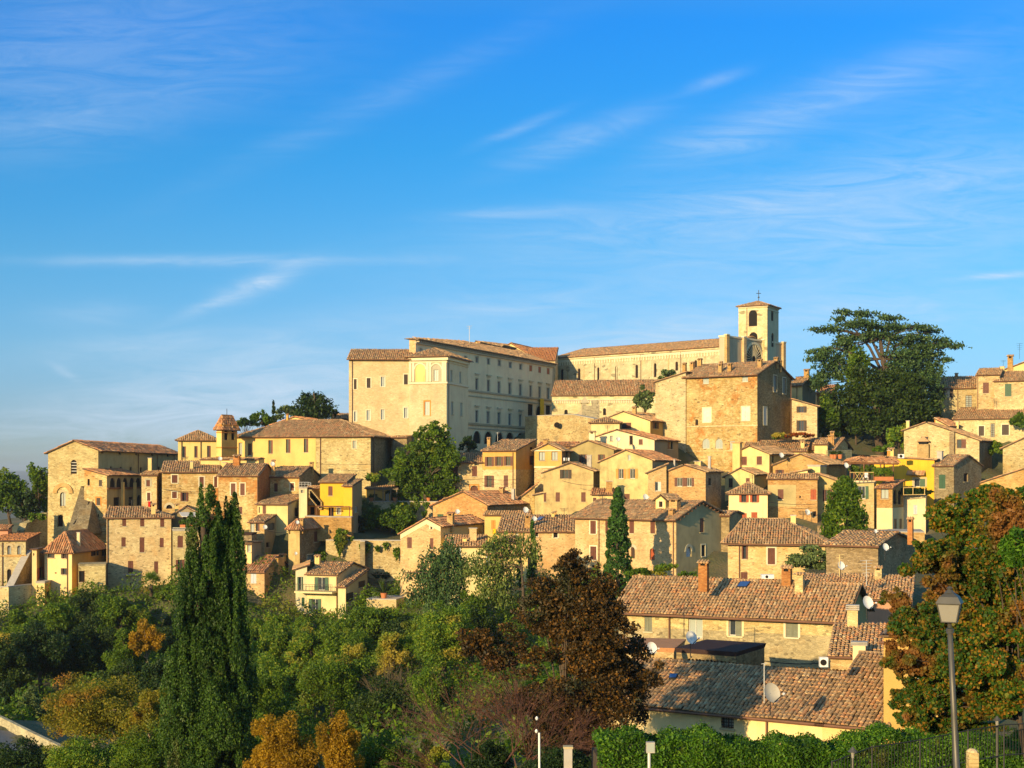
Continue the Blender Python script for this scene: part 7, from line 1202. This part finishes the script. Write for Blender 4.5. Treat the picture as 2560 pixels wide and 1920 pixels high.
for i, x in enumerate((1700, 1722, 1745)): cloth('laundry', ['white shirt drying beside the ochre gable, left one', 'grey towel drying beside the ochre gable, middle one', 'pale cloth drying beside the ochre gable, right one'][i], 'S3', x, 348, 18, 30, 216, ['cloth_white', 'dish_dark', 'cloth_white'][i])
def solar(lab, reg, pts, Y, key):
    pl = HOUSES[key]['planes'][0]; q = [ray_plane(nx(reg, x), ny(reg, y), pl) for x, y in pts]
    if any(v is None for v in q): return
    n = (q[1] - q[0]).cross(q[2] - q[0]).normalized(); n = n if n.z > 0 else -n; c = sum(q, Vector()) / 4; H = empty('skylight', c, lab, 'skylight'); mb = MB(); mb.hexa([v + n * .02 for v in q] + [v + n * .22 for v in q], 'iron'); mb.build('frame', H); mb = MB(); mb.face([c + (v - c) * .86 + n * .224 for v in q], 'solar_blue'); mb.build('pane', H)
solar('blue skylight in the big foreground house roof', 'S6', [(878, 212), (952, 212), (985, 172), (905, 172)], 99, 'fgbig'); solar('dark blue solar panel on the mossy roof', 'S3', [(1415, 965), (1460, 965), (1510, 928), (1455, 928)], 184, 'mossy'); solar('dim blue skylight at the shaded left end of the nearest roof', 'S6', [(385, 880), (440, 880), (455, 850), (395, 850)], 74, 'near')
def awning():
    p = lambda x, y, Yq: at(nx('R1', x), ny('R1', y), Yq); H = empty('awning', p(1850, 1150, 204), 'white sloping awning over the flower terrace', 'awning'); mb = MB(); a, b, c_, d_ = p(1795, 1152, 204.5), p(1945, 1155, 204.5), p(1930, 1112, 209), p(1765, 1110, 209); z = Vector((0, 0, .08)); mb.hexa([a, b, c_, d_, a + z, b + z, c_ + z, d_ + z], 'awning'); mb.build('canvas', H); mb = MB(); mb.tube([p(1795, 1158, 204.5), p(1795, 1270, 204.5)], .05, 'iron', 5); mb.tube([p(1943, 1160, 204.5), p(1943, 1270, 204.5)], .05, 'iron', 5); mb.build('support', H)
    for i, x in enumerate((1805, 1888)):
        H = empty('planter', p(x, 1262, 203.8), ['terracotta planter on the covered terrace edge, left of two', 'terracotta planter on the covered terrace edge, right of two'][i], 'planter', 'planters on the covered terrace'); mb = MB(); mb.box(p(x, 1245, 203.8), (.38, .18, .2), 'terracotta'); mb.build('box', H); q, _ = clumps(tuple(p(x, 1205, 203.9)), (.5, .35, .5), 10, 260, i); leaves('foliage', H, q, 'l_green', .2, .5)
    H = empty('terrace_railing', p(1705, 1275, 203.4), 'thin white railing of the covered flower terrace', 'railing'); mb = MB(); mb.tube([p(1705, 1262, 203.4), p(2015, 1266, 203.4)], .05, 'trim_white', 4)
    for i in range(18): x = 1706 + i * 18; mb.tube([p(x, 1262, 203.4), p(x, 1275, 203.4)], .02, 'iron', 4)
    mb.build('rail', H)
awning()
def stair_rail():
    p = lambda x, y, Yq=208.6: at(nx('R2', x), ny('R2', y), Yq); H = empty('roof_railing', p(1375, 850), 'white metal railing on the little white block', 'railing'); mb = MB()
    for y in (812, 832): mb.tube([p(1372, y), p(1465, y), p(1490, y + 12)], .035, 'metal_light', 4)
    for x in (1374, 1400, 1430, 1463, 1490): mb.tube([p(x, 812), p(x, 853)], .03, 'metal_light', 4)
    mb.build('rail', H); H = empty('outside_stair', p(1600, 1015), 'old stone outside stair falling down to the right beside the bright yellow house', 'stair'); mb = MB()
    for i in range(10):
        x = 1490 + i * 11; y = 885 + i * 13; a = p(x, y, 210.5); mb.box((a.x, 210.5, a.z - .6), (.22, .7, .6), 'stone')
    mb.build('steps', H)
    H = empty('pergola', p(1680, 1165, 207), 'thin iron pergola at the foot of the bright yellow house', 'pergola'); mb = MB(); mb.tube([p(1540, 1052, 207), p(1880, 1055, 207)], .07, 'wood', 5); mb.tube([p(1540, 1048, 209), p(1870, 1050, 209)], .07, 'wood', 5)
    for i in range(12): x = 1545 + i * 29; mb.tube([p(x, 1052, 207), p(x, 1049, 209)], .05, 'wood', 4)
    mb.build('beam', H)
    for x in (1545, 1690, 1872): mb = MB(); mb.tube([p(x, 1055, 207), p(x, 1160, 207)], .07, 'wood', 5); mb.build('post', H)
    H = empty('garden_pergola', at(nx('S2', 1650), ny('S2', 530), 222), 'rustic pergola with poles on the upper garden terrace', 'pergola'); q = lambda x, y, Yq: at(nx('S2', x), ny('S2', y), Yq)
    for x, Yq in ((1565, 221.5), (1650, 221.5), (1725, 221.5), (1785, 221.5)): mb = MB(); mb.tube([q(x, 528, Yq), q(x, 400, Yq)], .1, 'bark_pale', 5); mb.build('post', H)
    mb = MB(); mb.tube([q(1500, 405, 221.5), q(1800, 408, 221.5)], .08, 'bark_pale', 5); mb.tube([q(1500, 395, 224), q(1800, 398, 224)], .08, 'bark_pale', 5); mb.build('beam', H)
stair_rail()
house('garden_house', 'low ochre garden house in shade behind the rustic pergola', 'S2', 1480, 1790, 1800, 395, 560, 226, ('B', 365), 'ochre', L=5, wins=[(1570, 490, 50, 70, 'bx'), (1690, 480, 40, 90, 'np'), (1745, 490, 40, 70, 'bx')], terr=False)
def pot(lab, reg, x, y, s, Y, plant=None):
    c = at(nx(reg, x), ny(reg, y), Y); H = empty('flower_pot', c, lab, 'flower pot', 'terracotta pots'); mb = MB(); mb.tube([c, c + Vector((0, 0, s * .8)), c + Vector((0, 0, s))], [s * .4, s * .55, s * .62], 'terracotta', 10); mb.build('pot', H)
    if plant:
        g = np.random.default_rng(int(x)); n = 40; a = g.uniform(0, 6.283, n); e = g.uniform(.2, 1.4, n); d = np.stack([np.cos(a) * np.cos(e), np.sin(a) * np.cos(e), np.sin(e)], 1); o = np.array(c) + np.array([0, 0, s]); b = np.cross(d, g.normal(size=(n, 3))); b /= np.linalg.norm(b, axis=1)[:, None]; L_ = s * plant
        quadmesh('foliage', np.stack([np.repeat(o[None], n, 0), o + d * L_ * .5 + b * s * .12, o + d * L_, o + d * L_ * .5 - b * s * .12], 1), 'l_holm', H)
pot('terracotta pot with a spiky agave on the terrace wall right of the villa', 'S2', 1658, 1490, .8, 189.5, 2.6)
for i, (x, lab) in enumerate(((1535, 'small pot at the left end of the upper garden wall'), (1765, 'small pot in the middle of the upper garden wall'), (2100, 'small pot near the right end of the upper garden wall'))): pot(lab, 'S2', x, 528, .6, 221.4, 1.2)
for i, (x, lab) in enumerate(((1185, 'first terracotta pot left on the shed house terrace'), (1210, 'second terracotta pot on the shed house terrace'), (1265, 'terracotta pot right of the pair on the shed house terrace'))): pot(lab, 'S5', x, 345, .7, 222, 1.)
def trellis():
    p = lambda x, y, Yq=223: at(nx('S5', x), ny('S5', y), Yq); H = empty('trellis', p(1130, 330), 'green lattice fence on the terrace below the giant cedar', 'fence'); mb = MB()
    for i in range(22): x = 1130 + i * 11.8; mb.tube([p(x, 262), p(x, 332)], .035, 'sh_h', 4)
    for y in (262, 280, 298, 316, 332): mb.tube([p(1128, y), p(1382, y)], .035, 'sh_h', 4)
    mb.build('lattice', H)
    H = empty('balcony_hedge', at(nx('S5', 2000), ny('S5', 700), 203.5), 'low green planting box on the white stained wall', 'planter'); q, _ = clumps(tuple(at(nx('S5', 2000), ny('S5', 668), 204)), (3.1, .5, .55), 40, 1500, 2, hemi=-1); leaves('foliage', H, q, 'l_dark', .22, .5); mb = MB(); q = lambda x, y: at(nx('S5', x), ny('S5', y), 203.2)
    mb.tube([q(1890, 630), q(2108, 622)], .05, 'cream', 4); mb.tube([q(1890, 700), q(2108, 696)], .05, 'cream', 4)
    for x in (1892, 1985, 2100): mb.tube([q(x, 625), q(x, 700)], .05, 'cream', 4)
    mb.build('frame', H)
trellis()
def cable(lab, reg, pts, Y, sag=.5, r=.03):
    P = [at(nx(reg, x), ny(reg, y), Y) for x, y in pts]; mb = MB(); q = []
    for a, b in zip(P, P[1:]):
        for i in range(9): f = i / 8; q.append(a.lerp(b, f) - Vector((0, 0, sag * 4 * f * (1 - f))))
    mb.tube(q, r, 'iron', 4, False); tag(mb.build('cable', None, org=P[0]), lab, 'cable')
cable('thin cable hanging across the long yellow building stone block', 'R2', [(1600, 632), (2070, 632), (2212, 640)], 223, .15); cable('clothes line strung across the garden before the big palace tree', 'S2', [(1580, 415), (2080, 430), (2212, 420)], 219, .3, .025); cable('wire along the dim wall behind the nearest roof', 'S6', [(1080, 735), (1480, 752)], 92, .1)

for q in [('short aerial on the tall stone house roof', 'R1', 1300, 985, 1060, 208), ('aerial on the long row house roof near its left chimney', 'R2', 250, 560, 625, 216), ('aerial on the stone and brick row house ridge', 'R2', 880, 570, 640, 215), ('aerial on the ridge of the cream villa', 'S2', 1250, 1070, 1140, 197), ('aerial on the mossy roof house ridge', 'S3', 1700, 830, 905, 188),
          ('aerial over the ochre gable house', 'S3', 1620, 120, 200, 222), ('aerial behind the rough gabled house', 'S3', 1840, 300, 390, 216), ('aerial on the brick gable house roof', 'S4', 1280, 330, 410, 206), ('aerial on the long stone house ridge left end', 'S4', 420, 700, 790, 173), ('aerial on the hipped cream house with red shutters', 'S5', 400, 500, 590, 202),
          ('aerial on the broad hipped roof ridge', 'S5', 900, 860, 945, 147), ('aerial on the white gabled house', 'S4', 470, 10, 90, 232), ('aerial on the great patched block ridge', 'R5', 250, 530, 590, 242), ('aerial on the long low stone house at right', 'R5', 2000, 840, 905, 250)]: antenna(q[0], q[1], q[2], q[3], q[4], q[5], 4, .55, 'iron', .035)

for q in [('cable strung between the two stone row houses at left', 'R2', [(30, 880), (560, 900)], 211, .25), ('cable sagging across the brown shaded house and hipped house', 'R2', [(1060, 1290), (1260, 1300), (1390, 1330)], 202, .2), ('cable running along the pale stone houses above the red arch', 'S3', [(500, 545), (900, 540), (1220, 548)], 219, .15),
          ('cable between the rough gabled house and the orange shuttered house', 'S4', [(20, 560), (390, 600)], 207, .3), ('cable hanging over the yard right of the villa', 'S2', [(1495, 1235), (1790, 1240)], 192, .15), ('second cable hanging over the yard right of the villa, lower one', 'S2', [(1500, 1362), (1780, 1365)], 191, .12), ('cable across the wide brick house', 'S5', [(560, 770), (1040, 790)], 199, .2)]: cable(*q)

# ------------------------------------------------------------------ the air over the far country
def haze():
    m = bpy.data.materials.new('haze'); m.use_nodes = True; t = m.node_tree; t.nodes.clear(); v = nd(t, 'ShaderNodeVolumePrincipled'); v.inputs['Color'].default_value = (.80, .88, 1.0, 1); v.inputs['Density'].default_value = 9e-5; v.inputs['Anisotropy'].default_value = .25
    o = nd(t, 'ShaderNodeOutputMaterial'); t.links.new(v.outputs[0], o.inputs[1]); M['haze'] = m; mb = MB(); mb.box((0, 5500, -20), (9100, 8600, 85), 'haze'); h = mb.build('haze'); h['kind'] = 'stuff'; tag(h, 'thin blue haze lying over the far valley', 'haze')
haze()
